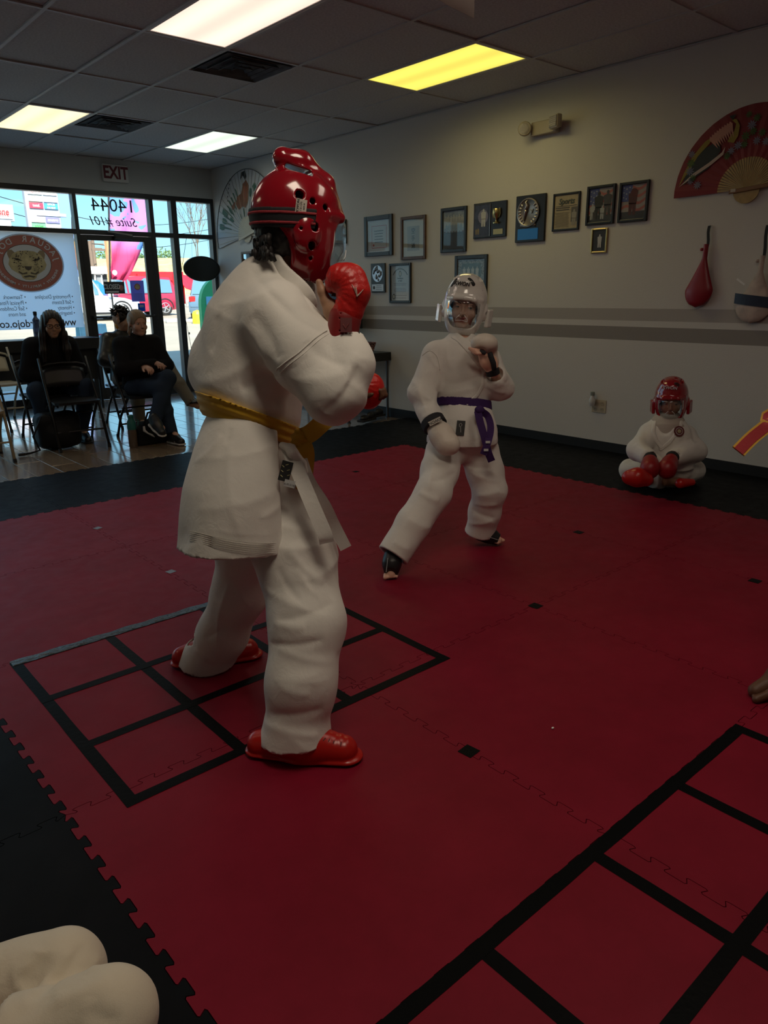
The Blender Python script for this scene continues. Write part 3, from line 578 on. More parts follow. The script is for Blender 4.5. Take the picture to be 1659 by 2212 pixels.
# pylon sign
y=38; t=empty('pylon_sign',(on(90,490,1,y)[0],y,0),'tall shop directory pylon with coloured panels and a blue column','sign')
a=on(56,402,1,y);c=on(120,402,1,y);d=on(62,492,1,y); x0,x1=a[0],c[0]; ww=(x1-x0)/2; zt_=on(88,407,1,y)[2]; rowh=(zt_-on(90,485,1,y)[2])/5.2
e=on(128,405,1,y); MB().span((x1+.05,y,gz(y)),(x1+.55,y+.6,zt_+.6)).build('column',mat('sign_blue',(.18,.30,.62),.5),t); MB().span((x0-.12,y+.02,zt_-rowh*8.5),(x1+.1,y+.3,zt_+.1)).build('cabinet',mat('sign_frame',(.3,.33,.38),.5),t)
PW_W=(.85,.85,.83)
rows=[[(PW_W,'SUSHI','Red'),(PW_W,'Q','G')],[((.85,.87,.7),'BDC','G'),(PW_W,'The UPS Store','G')],[((.75,.04,.08),'total.','W'),((.05,.30,.65),'OFFICES\nFOR RENT','W')],None,[((.85,.55,.5),'Viva','W'),((.20,.18,.62),'metro','W')],[((.15,.65,.2),'cricket','K'),(PW_W,'- - -','Red')],[(PW_W,'..','Red'),(PW_W,'~~','G')]]
TC={'Red':mat('sign_red_text',(.7,.05,.05),.6),'G':mat('sign_green_text',(.25,.35,.2),.6),'W':mat('sign_white_text',(.9,.9,.9),.6),'K':mat('sign_dark_text',(.03,.12,.04),.6)}
for i,row in enumerate(rows):
    if row is None: MB().span((x0+.3,y-.03,zt_-rowh*(i+.9)),(x1+.3,y+.01,zt_-rowh*(i+.5))).build('divider',M_WHITE,t); continue
    for j,(col,s,tc_) in enumerate(row):
        xa=x0+ww*j; z1=zt_-rowh*i; pn=MB().span((xa+.03,y-.04,z1-rowh+.03),(xa+ww-.03,y,z1-.03)).build('panel',mat('panel_%.2f_%.2f_%.2f'%col,col,.5),t)
        for q,ln in enumerate(s.split('\n')):
            nl=len(s.split('\n')); text('lettering',ln,rowh*(.62 if nl==1 else .42),(xa+ww/2,y-.05,z1-rowh*((q+.5)/nl if nl>1 else .5)),BK,TC[tc_],pn,ext=.004,sx=min(1,5.2/max(4,len(ln))))
# tyre shop sign at the left edge
y=44; a=on(-60,445,1,y);c=on(27,473,1,y); t=empty('roadside_sign',((a[0]+c[0])/2,y,0),'white roadside sign with red lettering cut by the left picture edge','sign')
zt_=on(20,446,1,y)[2]; zb_=on(20,473,1,y)[2]; MB().span((a[0],y,zb_),(c[0],y+.4,zt_)).build('panel',mat('sign_white_face',(.85,.85,.85),.5),t); MB().span((a[0]-.1,y+.05,zb_-.1),(c[0]+.12,y+.45,zt_+.1)).build('frame',mat('sign_frame',(.3,.33,.38),.5),t)
text('lettering','Firestone',.46,(c[0]-.15,y-.02,zt_-.28),BK,TC['Red'],t,align='RIGHT',shear=.2,bold=.01,sx=.8,ext=.004); text('lettering','Automotive',.27,(c[0]-.15,y-.02,zb_+.2),BK,TC['Red'],t,align='RIGHT',sx=.9,ext=.004)
z2=on(20,475,1,y)[2]; MB().span((a[0],y,z2-.9),(c[0]-.1,y+.3,z2-.05)).build('lower_panel',mat('sign_grey_face',(.6,.66,.64),.5),t); MB().span(((a[0]+c[0])/2-.2,y+.1,0),((a[0]+c[0])/2+.2,y+.4,z2-.9)).build('post',mat('sign_frame',(.3,.33,.38),.5),t)
# feather flags
def flag(label,ppole,pts,y,mt,mp):
    A=on(*ppole[0],1,y);B_=on(*ppole[1],1,y); t=empty('feather_flag',(A[0],y,gz(y)),label,'flag'); b=MB(); b.tube([(A[0],y,gz(y)),(A[0],y,A[2]),(B_[0],y,B_[2]+.5)],.02,6); b.build('pole',mp,t)
    L_=[on(*a,1,y) for a,_ in pts];R_=[on(*c,1,y) for _,c in pts]; b=MB()
    b.grid([[Vector(l)*(1-k/10)+Vector(r_)*(k/10)+Vector((0,.08*math.sin(k*.9+i),0)) for k in range(11)] for i,(l,r_) in enumerate(zip(L_,R_))],thick=.003); o=b.build('cloth',mt,t,smooth=True); return t
mf=translucent('flag_cloth',(.45,.25,.6),.5); n=mf.node_tree; g=n.nodes.new('ShaderNodeNewGeometry'); s=n.nodes.new('ShaderNodeSeparateXYZ'); mp_=n.nodes.new('ShaderNodeMapRange'); mp_.inputs[1].default_value=1.4; mp_.inputs[2].default_value=3.6
r=n.nodes.new('ShaderNodeValToRGB'); el=r.color_ramp.elements; el[0].position=.0; el[0].color=(.8,.08,.22,1); el[1].position=1; el[1].color=(.62,.35,.85,1); q=el.new(.35); q.color=(.78,.12,.30,1); q=el.new(.5); q.color=(.75,.35,.75,1)
x=n.nodes.new('ShaderNodeTexNoise'); x.inputs['Scale'].default_value=1.8; x.inputs['Distortion'].default_value=1; r2=n.nodes.new('ShaderNodeValToRGB'); r2.color_ramp.interpolation='CONSTANT'; r2.color_ramp.elements[0].color=(0,0,0,1); r2.color_ramp.elements[1].position=.52; r2.color_ramp.elements[1].color=(1,1,1,1)
mx=n.nodes.new('ShaderNodeMix'); mx.data_type='RGBA'; mx.inputs[7].default_value=(.22,.45,.8,1); ml=n.nodes.new('ShaderNodeMath'); ml.operation='MULTIPLY'; gt=n.nodes.new('ShaderNodeMath'); gt.operation='GREATER_THAN'; gt.inputs[1].default_value=2.3
n.links.new(g.outputs['Position'],s.inputs[0]); n.links.new(s.outputs['Z'],mp_.inputs[0]); n.links.new(mp_.outputs[0],r.inputs[0]); n.links.new(g.outputs['Position'],x.inputs[0]); n.links.new(x.outputs[0],r2.inputs[0]); n.links.new(s.outputs['Z'],gt.inputs[0]); n.links.new(r2.outputs[0],ml.inputs[0]); n.links.new(gt.outputs[0],ml.inputs[1]); n.links.new(ml.outputs[0],mx.inputs[0]); n.links.new(r.outputs[0],mx.inputs[6])
for nd in n.nodes:
    if nd.type in('BSDF_DIFFUSE','BSDF_TRANSLUCENT'): n.links.new(mx.outputs[2],nd.inputs[0])
t=flag('tall purple, blue and red feather flag outside the door',((238,607),(239,405)),[((239,400),(300,395)),((239,425),(317,425)),((238,470),(320,470)),((238,505),(320,505)),((238,530),(308,535)),((238,560),(300,560)),((238,585),(288,585)),((238,603),(272,606))],17,mf,M_BLACK)
P=on(246,589,1,16.9); b=MB(); b.poly([(P[0]+(.055)*math.cos(k*PI/10),16.85,P[2]+.055*math.sin(k*PI/10)) for k in range(20)],ext=(0,.01,0)); b.build('round_patch',M_WHITE,t)
mf2=translucent('rainbow_cloth',(.8,.7,.1),.5); n=mf2.node_tree; g=n.nodes.new('ShaderNodeNewGeometry'); s=n.nodes.new('ShaderNodeSeparateXYZ'); mp_=n.nodes.new('ShaderNodeMapRange'); mp_.inputs[1].default_value=1.9; mp_.inputs[2].default_value=3.6; r=n.nodes.new('ShaderNodeValToRGB'); el=r.color_ramp.elements; el[0].color=(.8,.15,.05,1); el[1].color=(.1,.5,.7,1); 
for pz,c_ in ((.3,(.9,.35,.05,1)),(.55,(.9,.8,.1,1)),(.8,(.2,.65,.2,1))): q=el.new(pz); q.color=c_
n.links.new(g.outputs['Position'],s.inputs[0]); n.links.new(s.outputs['Z'],mp_.inputs[0]); n.links.new(mp_.outputs[0],r.inputs[0])
for nd in n.nodes:
    if nd.type in('BSDF_DIFFUSE','BSDF_TRANSLUCENT'): n.links.new(r.outputs[0],nd.inputs[0])
flag('rainbow feather flag showing between the banner and the door frame',((161,640),(161,515)),[((161,512),(166,518)),((161,540),(176,545)),((161,560),(180,565)),((161,580),(172,584))],20,mf2,M_BLACK)
# A-frame board
P=og(200,795); y=P[1]; a=on(172,704,1,y);c=on(233,704,1,y); t=empty('sandwich_board',(P[0],y,gz(y)),'pale teal sandwich board standing outside the left window','sign'); zt_=on(205,702,1,y)[2]
MB().box(((a[0]+c[0])/2,y+.02,(zt_+gz(y))/2+.04),(.52,.03,zt_-gz(y)-.05),rot=Matrix.Rotation(-.14,4,'X'),bev=.01).build('board',mat('teal_board',(.42,.68,.72),.5,var=.3,vs=3),t); MB().box(((a[0]+c[0])/2,y+.3,(zt_+gz(y))/2+.04),(.52,.03,zt_-gz(y)-.05),rot=Matrix.Rotation(.14,4,'X'),bev=.01).build('board',mat('teal_board',(.42,.68,.72),.5),t)
MB().box(((a[0]+c[0])/2,y+.16,zt_+.05),(.2,.1,.1),bev=.02).build('handle',M_BLACK,t)
b=MB()
for k in range(5): b.box(((a[0]+c[0])/2,y-.03+.02*k,zt_-.18-.11*k),(.3-.03*(k%2),.006,.03),rot=Matrix.Rotation(-.14,4,'X'))
b.build('printed_lines',mat('board_red',(.6,.1,.15),.6),t)
# green rounded board with pale blue panels
P=og(447,776); y=P[1]; t=empty('green_board',(P[0],y,gz(y)),'tall green rounded board with pale blue panels, outside the right window','sign'); z0=on(447,765,1,y)[2];z1=on(470,600,1,y)[2]; x0=on(437,690,1,y)[0]; w_=.9
def arch(x0,x1,z0,z1,y,n=16): return [(x0,y,z0),(x1,y,z0)]+[((x0+x1)/2+(x1-x0)/2*math.cos(k*PI/n),y,(z1-(x1-x0)*.6)+(x1-x0)*.6*math.sin(k*PI/n)) for k in range(n+1)]
MB().poly(arch(x0,x0+w_,z0,z1,y),ext=(0,.12,0)).build('board',mat('board_green',(.03,.42,.14),.5),t); MB().span((x0+.1,y,gz(y)),(x0+w_-.1,y+.2,z0)).build('base',M_BLACK,t)
for i in range(5):
    for j in range(3):
        xx=x0+.12+.23*j; zz=z0+.12+.22*i
        if zz+.18<z1-.1: MB().span((xx,y-.02,zz),(xx+.19,y,zz+.18),bev=.006).build('panel',mat('board_blue',(.25,.6,.8),.5),t)
P=og(428,699); t=empty('yellow_bollard',(P[0],P[1],gz(P[1])),'short yellow bollard on the lot near the grey-blue SUV','bollard'); b=MB(); b.lathe([(.2,0),(.2,.35),(.16,.45),(.02,.5)],(P[0],P[1],gz(P[1])),14); b.build('post',mat('safety_yellow',(.85,.65,.02),.5),t)
for k,px in enumerate((345,405)):
    P=og(px,696); b=MB(); b.box((P[0],P[1],gz(P[1])+.06),(1.8,.16,.13),bev=.03); o=b.build('wheel_stop',mat('concrete',(.42,.40,.36),.85)); tag(o,['concrete wheel stop below the burgundy SUV','concrete wheel stop near the yellow bollard'][k],'kerb','wheel stops')
# ---------------- things on the right wall ----------------
def RW(y,z,off=0): return Vector((XR-off,y,z))
def rbox(y0,y1,z0,z1,o0,o1,bev=0): return MB().span((XR-o1,y1,z0),(XR-o0,y0,z1),bev=bev)
M_FB=mat('black_frame_wood',(.012,.011,.010),.35); M_FW=mat('brown_frame_wood',(.10,.045,.02),.4,var=.3,vs=30); M_FS=mat('silver_edge',(.45,.45,.47),.3,metal=1); M_FG=mat('gold_frame_metal',(.62,.45,.18),.3,metal=1)
M_MATC=mat('cream_matboard',(.55,.52,.44),.8); M_PHG=mat('picture_glass_clear',(.02,.02,.02),.08)
glaz=glassy('picture_glass',(.95,.96,.96),.08)
def rframe(name,label,y0,y1,z0,z1,fw,m,inner,tk=.022,tilt=0,edge=None,cat='picture'):
    t=empty(name,(XR,(y0+y1)/2,z0),label,cat,'framed pictures and plaques on the right wall' )
    for n_,(a,b_,c,d) in {'frame_side':None and 0 or (y0,y0-fw,z0,z1)}.items(): pass
    for (ya,yb_,za,zb) in ((y0,y0-fw,z0,z1),(y1+fw,y1,z0,z1),(y0-fw,y1+fw,z1-fw,z1),(y0-fw,y1+fw,z0,z0+fw)):
        rbox(ya,yb_,za,zb,.001,tk,bev=min(.004,fw*.3)).build('frame_rail',m,t)
    if edge: 
        b=MB(); b.tube([RW(y0-fw,z0+fw,tk-.004),RW(y1+fw,z0+fw,tk-.004),RW(y1+fw,z1-fw,tk-.004),RW(y0-fw,z1-fw,tk-.004)],.003,5,closed=True); b.build('inner_edge',edge,t)
    rbox(y0-fw*.5,y1+fw*.5,z0+fw*.5,z1-fw*.5,.002,.008).build('picture',inner,t)
    rbox(y0-fw*.5,y1+fw*.5,z0+fw*.5,z1-fw*.5,tk-.010,tk-.009).build('glass',glaz,t)
    return t
def flat(t,name,m,pts,off=.009): MB().poly([RW(y,z,off) for y,z in pts]).build(name,m,t)
def rrect(t,name,m,y0,y1,z0,z1,off=.009): flat(t,name,m,[(y0,z0),(y1,z0),(y1,z1),(y0,z1)],off)
def disc(t,name,m,y,z,r,off=.0095,n=24,rz=None): flat(t,name,m,[(y+r*math.cos(k*2*PI/n),z+(rz or r)*math.sin(k*2*PI/n)) for k in range(n)],off)
def lines(t,m,y0,y1,zs,h,off=.0095):
    b=MB()
    for k,z in enumerate(zs):
        q=(y0-y1)*.08*((k*37)%5)/4; b.poly([RW(y0-q,z,off),RW(y1+q,z,off),RW(y1+q,z+h,off),RW(y0-q,z+h,off)])
    o=b.build('printed_lines',m,t); o['kind']='stuff'
def figure(b,y,z,h,off=.0098,arms=True):
    s=h/1.0; P=lambda u,v: RW(y-u*s,z+v*s,off)
    b.poly([P(.07*math.cos(k*PI/5),.93+.08*math.sin(k*PI/5)) for k in range(10)])
    b.poly([P(-.17,.42),P(.17,.42),P(.2,.80),P(.06,.86),P(-.06,.86),P(-.2,.80)])
    b.poly([P(-.16,0),P(-.03,0),P(0,.40),P(.03,0),P(.16,0),P(.16,.45),P(-.16,.45)])
def fig(t,name,m,y,z,h,off=.0098): b=MB(); figure(b,y,z,h,off); b.build(name,m,t)
M_INK=mat('print_ink',(.05,.05,.05),.7); M_PRED=mat('print_red',(.42,.06,.05),.7); M_PGI=mat('print_white',(.5,.5,.5),.7); M_PSK=mat('print_skin',(.25,.14,.09),.7)
T=rframe('framed_certificate','wide-framed certificate with red border, directly right of the red helmet, reflecting the window',6.556,6.10,1.69,2.097,.045,mat('dark_frame_wood',(.03,.022,.018),.3),mat('certificate_paper',(.52,.50,.48),.7),edge=M_FS)
for a in ((6.44,6.20,1.77,1.775),(6.44,6.20,1.99,1.995),(6.44,6.435,1.77,1.99),(6.205,6.20,1.77,1.99)): rrect(T,'red_border',M_PRED,*a)
lines(T,M_INK,6.40,6.25,[1.94-.028*k for k in range(5)],.006); disc(T,'seal',M_PRED,6.41,1.80,.012)
T=rframe('framed_calligraphy','brown wood frame with cream mat and a vertical line of brushed characters',5.97,5.605,1.635,2.05,.03,M_FW,M_MATC)
rrect(T,'grey_panel',mat('grey_paper',(.36,.35,.32),.8),5.88,5.70,1.72,1.955)
for k,ch in enumerate('空手道'): text('brushed_character',ch,.06,RW(5.79,1.905-.07*k,.0102),RT,M_INK,T)
T=rframe('framed_group_photo','tall black frame with a blue-grey group photograph',5.395,5.055,1.68,2.085,.03,M_FB,mat('photo_blue',(.28,.33,.42),.6,var=.4,vs=12))
rrect(T,'photo_ground',mat('photo_dark',(.07,.07,.08),.6),5.36,5.09,1.71,1.86); rrect(T,'photo_band',mat('photo_brown',(.13,.08,.07),.6),5.36,5.09,1.855,1.872)
for k in range(7): fig(T,'figure',M_PGI,5.335-.036*k,1.90+.01*(k%2),.11)
for k in range(6): fig(T,'figure',mat('photo_blue_gi',(.25,.32,.42),.6),5.32-.038*k,1.86,.08,.0101)
T=empty('trophy_plaque',(XR,4.77,1.786),'black plaque with a fighter photo left and a gold trophy relief right','plaque','framed pictures and plaques on the right wall')
rbox(4.967,4.575,1.786,2.09,.001,.02,bev=.004).build('board',M_FB,T); rbox(4.955,4.76,1.80,2.075,.02,.023).build('photo',mat('photo_navy',(.05,.06,.11),.5,var=.5,vs=14),T)
b=MB(); b.tube([RW(4.955,1.80,.024),RW(4.76,1.80,.024),RW(4.76,2.075,.024),RW(4.955,2.075,.024)],.004,5,closed=True); b.build('photo_border',M_FS,T); disc(T,'photo_moon',mat('photo_lilac',(.2,.2,.3),.6),4.845,1.97,.06,.0235); fig(T,'figure',M_PGI,4.84,1.885,.15,.024); fig(T,'figure',mat('photo_gold',(.3,.22,.1),.6),4.925,1.82,.05,.024); fig(T,'figure',mat('photo_gold',(.3,.22,.1),.6),4.90,1.82,.055,.024)
b=MB(); b.lathe([(.03,0),(.03,.01),(.008,.02),(.008,.035),(.032,.075),(.036,.11),(.03,.125)],RW(4.68,1.90,.03),16); 
for s in(-1,1): b.tube([RW(4.68+s*.03,1.95,.03),RW(4.68+s*.045,1.985,.03),RW(4.68+s*.038,2.03,.03)],.005,6)
b.build('trophy_relief',mat('gold_leaf',(.65,.55,.25),.3,metal=1),T,smooth=50); rbox(4.72,4.61,1.81,1.855,.02,.023).build('name_plate',mat('gold_plate',(.45,.36,.17),.4,metal=.5),T)
T=empty('round_relief_plaque',(XR,6.34,1.315),'small dark plaque with a round silver relief over a silver plate','plaque','framed pictures and plaques on the right wall')
rbox(6.455,6.223,1.315,1.616,.001,.018,bev=.004).build('board',mat('slate_board',(.03,.035,.035),.4),T); disc(T,'relief_disc',M_FS,6.345,1.51,.085,.019)
b=MB(); rr=random.Random(3)
for k in range(16): a=rr.uniform(0,6.28); q=rr.uniform(.02,.07); b.sph(RW(6.345+q*math.cos(a),1.51+q*math.sin(a),.02),rr.uniform(.01,.02),8,sc=(.5,1,1))
b.build('relief',mat('aged_silver',(.2,.2,.21),.35,metal=1),T,smooth=True); rbox(6.435,6.245,1.33,1.40,.018,.021).build('name_plate',mat('silver_plate',(.5,.5,.5),.45,metal=.4),T); disc(T,'plate_seal',M_INK,6.40,1.365,.018,.0215); lines(T,M_INK,6.37,6.27,[1.345,1.365,1.382],.004,.0216)
T=rframe('framed_diploma','black-framed white diploma with curved heading and round seals',6.157,5.82,1.206,1.606,.025,M_FB,mat('diploma_paper',(.50,.52,.55),.7))
b=MB()
for k in range(15): 
    a=math.radians(145-110*k/14); b.box(RW(5.99+.13*math.cos(a),1.42+.13*math.sin(a),.0098),(.001,.009,.014),rot=Matrix.Rotation(-(a-PI/2),4,'X'))
o=b.build('curved_heading',M_INK,T); o['kind']='stuff'
text('heading','Certificate',.022,RW(5.99,1.455,.0102),RT,M_INK,T); text('heading','of Rank',.02,RW(5.99,1.43,.0102),RT,M_INK,T); disc(T,'seal',M_INK,5.99,1.50,.02,.0098,rz=.03); disc(T,'seal_face',M_MATC,5.99,1.50,.014,.0101,rz=.023); disc(T,'seal',M_INK,6.09,1.27,.022,.0098,rz=.028); disc(T,'seal_face',M_MATC,6.09,1.27,.015,.0101,rz=.02)
lines(T,mat('faint_ink',(.2,.2,.22),.7),6.09,5.89,[1.40,1.385,1.35,1.335,1.32,1.28,1.255],.004)
T=rframe('framed_newsprint_photo','black frame with patterned border, partly behind the white helmet',5.198,4.785,1.20,1.645,.035,M_FB,mat('grey_pattern',(.25,.26,.27),.7,var=.8,vs=60),edge=M_FS)
rrect(T,'photo',mat('photo_teal',(.10,.14,.15),.6,var=.4,vs=15),5.11,4.87,1.29,1.57)
for k in range(4): fig(T,'figure',M_PGI,5.08-.055*k,1.44,.10)
T=empty('torch_plaque',(XR,4.305,1.725),'black plaque with a round silver torch medallion above a bright blue plate','plaque','framed pictures and plaques on the right wall')
rbox(4.467,4.15,1.725,2.107,.001,.022,bev=.004).build('board',M_FB,T)
b=MB(); b.lathe([(.0,0),(.108,0),(.118,.004),(.118,.012),(.108,.014),(.1,.008),(0,.007)],RW(4.325,1.965,.022),36,Matrix.Rotation(-PI/2,4,'Y')); b.build('medallion',mat('pewter',(.30,.27,.24),.35,metal=.9),T,smooth=40)
b=MB()
for s in (-1,1):
    for k in range(7):
        a=s*(.5+k*.3)-PI/2; b.sph(RW(4.325+.09*math.cos(a),1.965+.09*math.sin(a),.032),.012,8,sc=(.4,1.5,.7),rot=Matrix.Rotation(a,4,'X'))
b.tube([RW(4.36,1.90,.034),RW(4.345,1.97,.036),RW(4.34,1.985,.036)],[.008,.013,.017],8); b.tube([RW(4.345,1.985,.036),RW(4.33,2.02,.038),RW(4.35,2.05,.034),RW(4.33,2.065,.033)],[.016,.013,.009,.003],7)
b.build('torch_and_wreath',mat('pewter_light',(.55,.5,.45),.3,metal=.9),T,smooth=True); text('letter_v','V',.05,RW(4.285,1.97,.034),RT,mat('pewter_light',(.55,.5,.45),.3,metal=.9),T,ext=.003)
b=MB(); b.grid([[RW(4.41-.017*i,1.845+.008*math.cos(i*.8)+.028*j,.026+.004*math.sin(i)) for j in (0,1)] for i in range(11)],thick=.002); b.build('ribbon',mat('pewter',(.30,.27,.24),.35,metal=.9),T,smooth=True)
rbox(4.435,4.215,1.745,1.835,.022,.025).build('blue_plate',mat('blue_metal_plate',(.01,.20,.70),.35,spec=.6),T)
T=rframe('framed_newspaper','black-framed yellowed newspaper page headed Sports',4.079,3.812,1.794,2.09,.018,M_FB,mat('newsprint',(.38,.32,.22),.8,var=.08,vs=20),tk=.016)
text('heading','Sports',.062,RW(3.945,2.022,.0105),RT,mat('newsprint_green',(.07,.09,.08),.7),T,shear=.2,bold=.0015,sx=.95); lines(T,M_INK,4.05,3.84,[1.985],.004); lines(T,M_INK,4.05,3.91,[1.97,1.955],.007); lines(T,mat('newsprint_ink',(.2,.17,.12),.8),4.055,3.91,[1.935-.0085*k for k in range(14)],.0035); rrect(T,'news_photo',mat('news_photo_grey',(.12,.11,.10),.7),3.895,3.835,1.86,1.975); fig(T,'figure',mat('news_photo_light',(.3,.28,.24),.7),3.865,1.835,.12)
def flagart(T,y0,y1,z0,z1):
    b=MB(); 
    for k in range(4): b.grid([[RW(y0-(y0-y1)*i/10,z0+.05+(.2)*(k/4)+.018*math.sin(i*.7)+dz+.1*(i/10)*0,.0092) for dz in (0,.02)] for i in range(11)])
    b.build('flag_stripes',mat('photo_flag_red',(.50,.16,.14),.7),T); rrect(T,'flag_field',mat('photo_flag_blue',(.10,.12,.32),.7),y0,y0-(y0-y1)*.42,z1-.12,z1,.0094)
    b=MB()
    for i in range(4):
        for j in range(3): y=y0-.015-.025*i; z=z1-.02-.035*j-.01*(i%2); b.poly([RW(y+.006*math.cos(a*2*PI/5),z+.006*math.sin(a*2*PI/5),.0096) for a in range(5)])
    b.build('flag_stars',M_PGI,T)
T=rframe('framed_team_photo','black frame with a man in dark uniform and children before a flag',3.746,3.487,1.818,2.113,.022,M_FB,mat('photo_flag_bg',(.42,.36,.34),.7)); flagart(T,3.724,3.509,1.85,2.09); rrect(T,'photo_floor',mat('photo_dark',(.07,.07,.08),.6),3.724,3.509,1.84,1.89,.0096)
fig(T,'figure',M_INK,3.635,1.86,.205,.0099); fig(T,'figure',mat('photo_grey_suit',(.10,.09,.09),.7),3.555,1.88,.19,.0099); fig(T,'figure',M_PGI,3.69,1.86,.12,.0101); fig(T,'figure',M_PGI,3.60,1.86,.10,.0101); fig(T,'figure',mat('photo_grey_suit',(.10,.09,.09),.7),3.67,1.85,.08,.0103)
T=rframe('framed_athlete_photo','black frame with one child before a flag, rightmost of the upper row of frames',3.453,3.20,1.818,2.11,.022,M_FB,mat('photo_flag_bg',(.42,.36,.34),.7)); flagart(T,3.431,3.222,1.86,2.09); rrect(T,'photo_floor',mat('photo_dark',(.07,.07,.08),.6),3.431,3.222,1.84,1.895,.0096); fig(T,'figure',mat('photo_red_suit',(.13,.05,.05),.7),3.335,1.87,.19,.0099); disc(T,'drum',mat('photo_drum',(.14,.03,.03),.6),3.325,2.03,.03,.0101)
T=rframe('small_gold_framed_photo','small gold-framed dark photo of a figure in white, hung below the others',3.683,3.534,1.603,1.791,.014,M_FG,mat('photo_black',(.025,.025,.025),.5),tk=.016); fig(T,'figure',M_PGI,3.605,1.645,.10)
T=rframe('small_dark_green_frame','narrow dark frame with a cream page peeking out beside the clear visor',7.25,6.878,1.845,2.10,.02,mat('green_frame',(.015,.035,.03),.35),M_MATC)
T=rframe('small_mirror_frame','small brown-framed mirror-like picture below the white fan',9.146,8.55,1.40,1.854,.03,M_FW,mat('mirror',(.7,.75,.8),.05,metal=1))
# emergency light
t=empty('emergency_light',(XR,4.17,2.54),'beige twin-head emergency light high on the right wall','light'); ml=mat('beige_plastic',(.40,.35,.28),.45)
rbox(4.31,4.05,2.555,2.66,.001,.06,bev=.008).build('housing',ml,t)
for y,rz,sq in ((4.345,.5,False),(4.03,-.35,True)):
    b=MB()
    if sq: b.box(RW(y,2.62,.10),(.05,.12,.10),rz=rz,bev=.012)
    else: b.lathe([(.02,-.03),(.05,-.02),(.058,.02),(.05,.03)],RW(y,2.612,.09),20,Matrix.Rotation(rz,4,'Z')@Matrix.Rotation(-PI/2,4,'Y'))
    h_=b.build('lamp_head',ml,t,smooth=40); b=MB()
    if sq: b.box(RW(y+.008,2.62,.127),(.004,.10,.08),rz=rz)
    else: b.lathe([(.0,.03),(.045,.031),(.03,.04),(0,.042)],RW(y,2.612,.09),20,Matrix.Rotation(rz,4,'Z')@Matrix.Rotation(-PI/2,4,'Y'))
    ln_=b.build('lens',mat('lamp_lens',(.62,.58,.55),.12,bump=.8,bs=200,metal=.5),h_)
for k in range(6):
    MB().box(RW(4.035,2.585+.014*k,.131),(.003,.095,.003),rz=-.35).build('lens_rib',mat('lens_rib',(.12,.10,.09),.4),t)

# outlet with air freshener
t=empty('wall_outlet',(XR,3.505,.32),'beige double outlet plate low on the right wall','outlet'); rbox(3.572,3.435,.315,.425,.001,.006,bev=.002).build('cover_plate',mat('ivory_plate',(.50,.43,.31),.4),t)
for y in (3.535,3.472):
    for z in (.345,.395): 
        b=MB(); b.lathe([(.0,0),(.017,0),(.017,.003),(0,.003)],RW(y,z,.006),16,Matrix.Rotation(-PI/2,4,'Y')); s=b.build('socket',mat('ivory_socket',(.42,.36,.26),.4),t)
        for q in(-.006,.006): MB().box(RW(y+q,z+.003,.0095),(.001,.002,.008)).build('slot',M_BLACK,s)
t=empty('air_freshener',(XR-.03,3.56,.40),'white plug-in air freshener on the wall outlet','freshener'); b=MB(); b.lathe([(.02,-.03),(.026,-.01),(.028,.02),(.016,.045),(.013,.06)],RW(3.553,.402,.035),16); b.build('bulb',mat('white_clear_plastic',(.6,.6,.58),.2),t,smooth=40); b=MB(); b.lathe([(.018,.058),(.019,.085),(.012,.09)],RW(3.553,.402,.035),16); b.build('cap',mat('grey_green_cap',(.25,.28,.25),.4),t)
# ---------- fans ----------
def fan(name,label,cy,cz,R0,R1,a0,a1,n,leaf,rib,tilt,off=.015):
    t=empty(name,(XR,cy,cz),label,'fan')
    pt=lambda a,r,o: RW(cy-r*math.cos(a),cz+r*math.sin(a),o)   # a measured from image-right, going up
    for k in range(n):
        f0=a0+(a1-a0)*k/n; f1=a0+(a1-a0)*(k+1)/n; fm=(f0+f1)/2; o0=off+(.0022 if k%2 else 0); o1=off+(0 if k%2 else .0022)
        b=MB(); b.grid([[pt(f0,R0+(R1-R0)*j/6,o0) for j in range(7)],[pt(f1,R0+(R1-R0)*j/6,o1) for j in range(7)]],thick=.0008); b.build('pleat',leaf,t)
        b=MB(); b.poly([pt(fm-.008/.02*.02,.0,off+.008),pt(f0+.012,R0*1.02,off+.006),pt(f1-.012,R0*1.02,off+.006)],ext=(-.003,0,0)); b.poly([pt(fm-.02,.0,off+.008),pt(fm+PI-.09,R0*.45,off+.006),pt(fm+PI+.09,R0*.45,off+.006)],ext=(-.003,0,0)) ; b.build('rib',rib,t)
    return t,pt
M_BAM=mat('bamboo',(.42,.29,.11),.45,var=.15,vs=20)
t,pt=fan('red_wall_fan','large red folding fan embroidered with birds and flowers, cut by the right edge',2.465,1.965,.20,.53,math.radians(1),math.radians(181),34,mat('red_silk',(.20,.006,.012),.6),M_BAM,0)
b=MB(); b.box(RW(2.44,1.968,.035),(.012,.28,.026),rot=Matrix.Rotation(-.08,4,'X'),bev=.003); b.build('guard_stick',mat('bamboo_dark',(.22,.11,.04),.4),t); rbox(2.565,2.53,1.955,1.975,.041,.043).build('label_tag',M_MATC,t)
def emb(name,m,pts,o=.0235,parent=None):
    b=MB(); b.poly([pt(math.radians(a),r,o) for a,r in pts]); return b.build(name,m,parent or t)
mG=mat('embroidery_gold',(.42,.32,.06),.6,bump=1,bs=300); mW=mat('embroidery_white',(.75,.60,.52),.6,bump=1,bs=300); mP=mat('embroidery_pink',(.75,.38,.30),.6,bump=1,bs=300); mGr=mat('embroidery_green',(.08,.20,.05),.6,bump=1,bs=300); mB=mat('embroidery_blue',(.28,.30,.42),.6,bump=1,bs=300); mD=mat('embroidery_dark',(.015,.02,.02),.6)
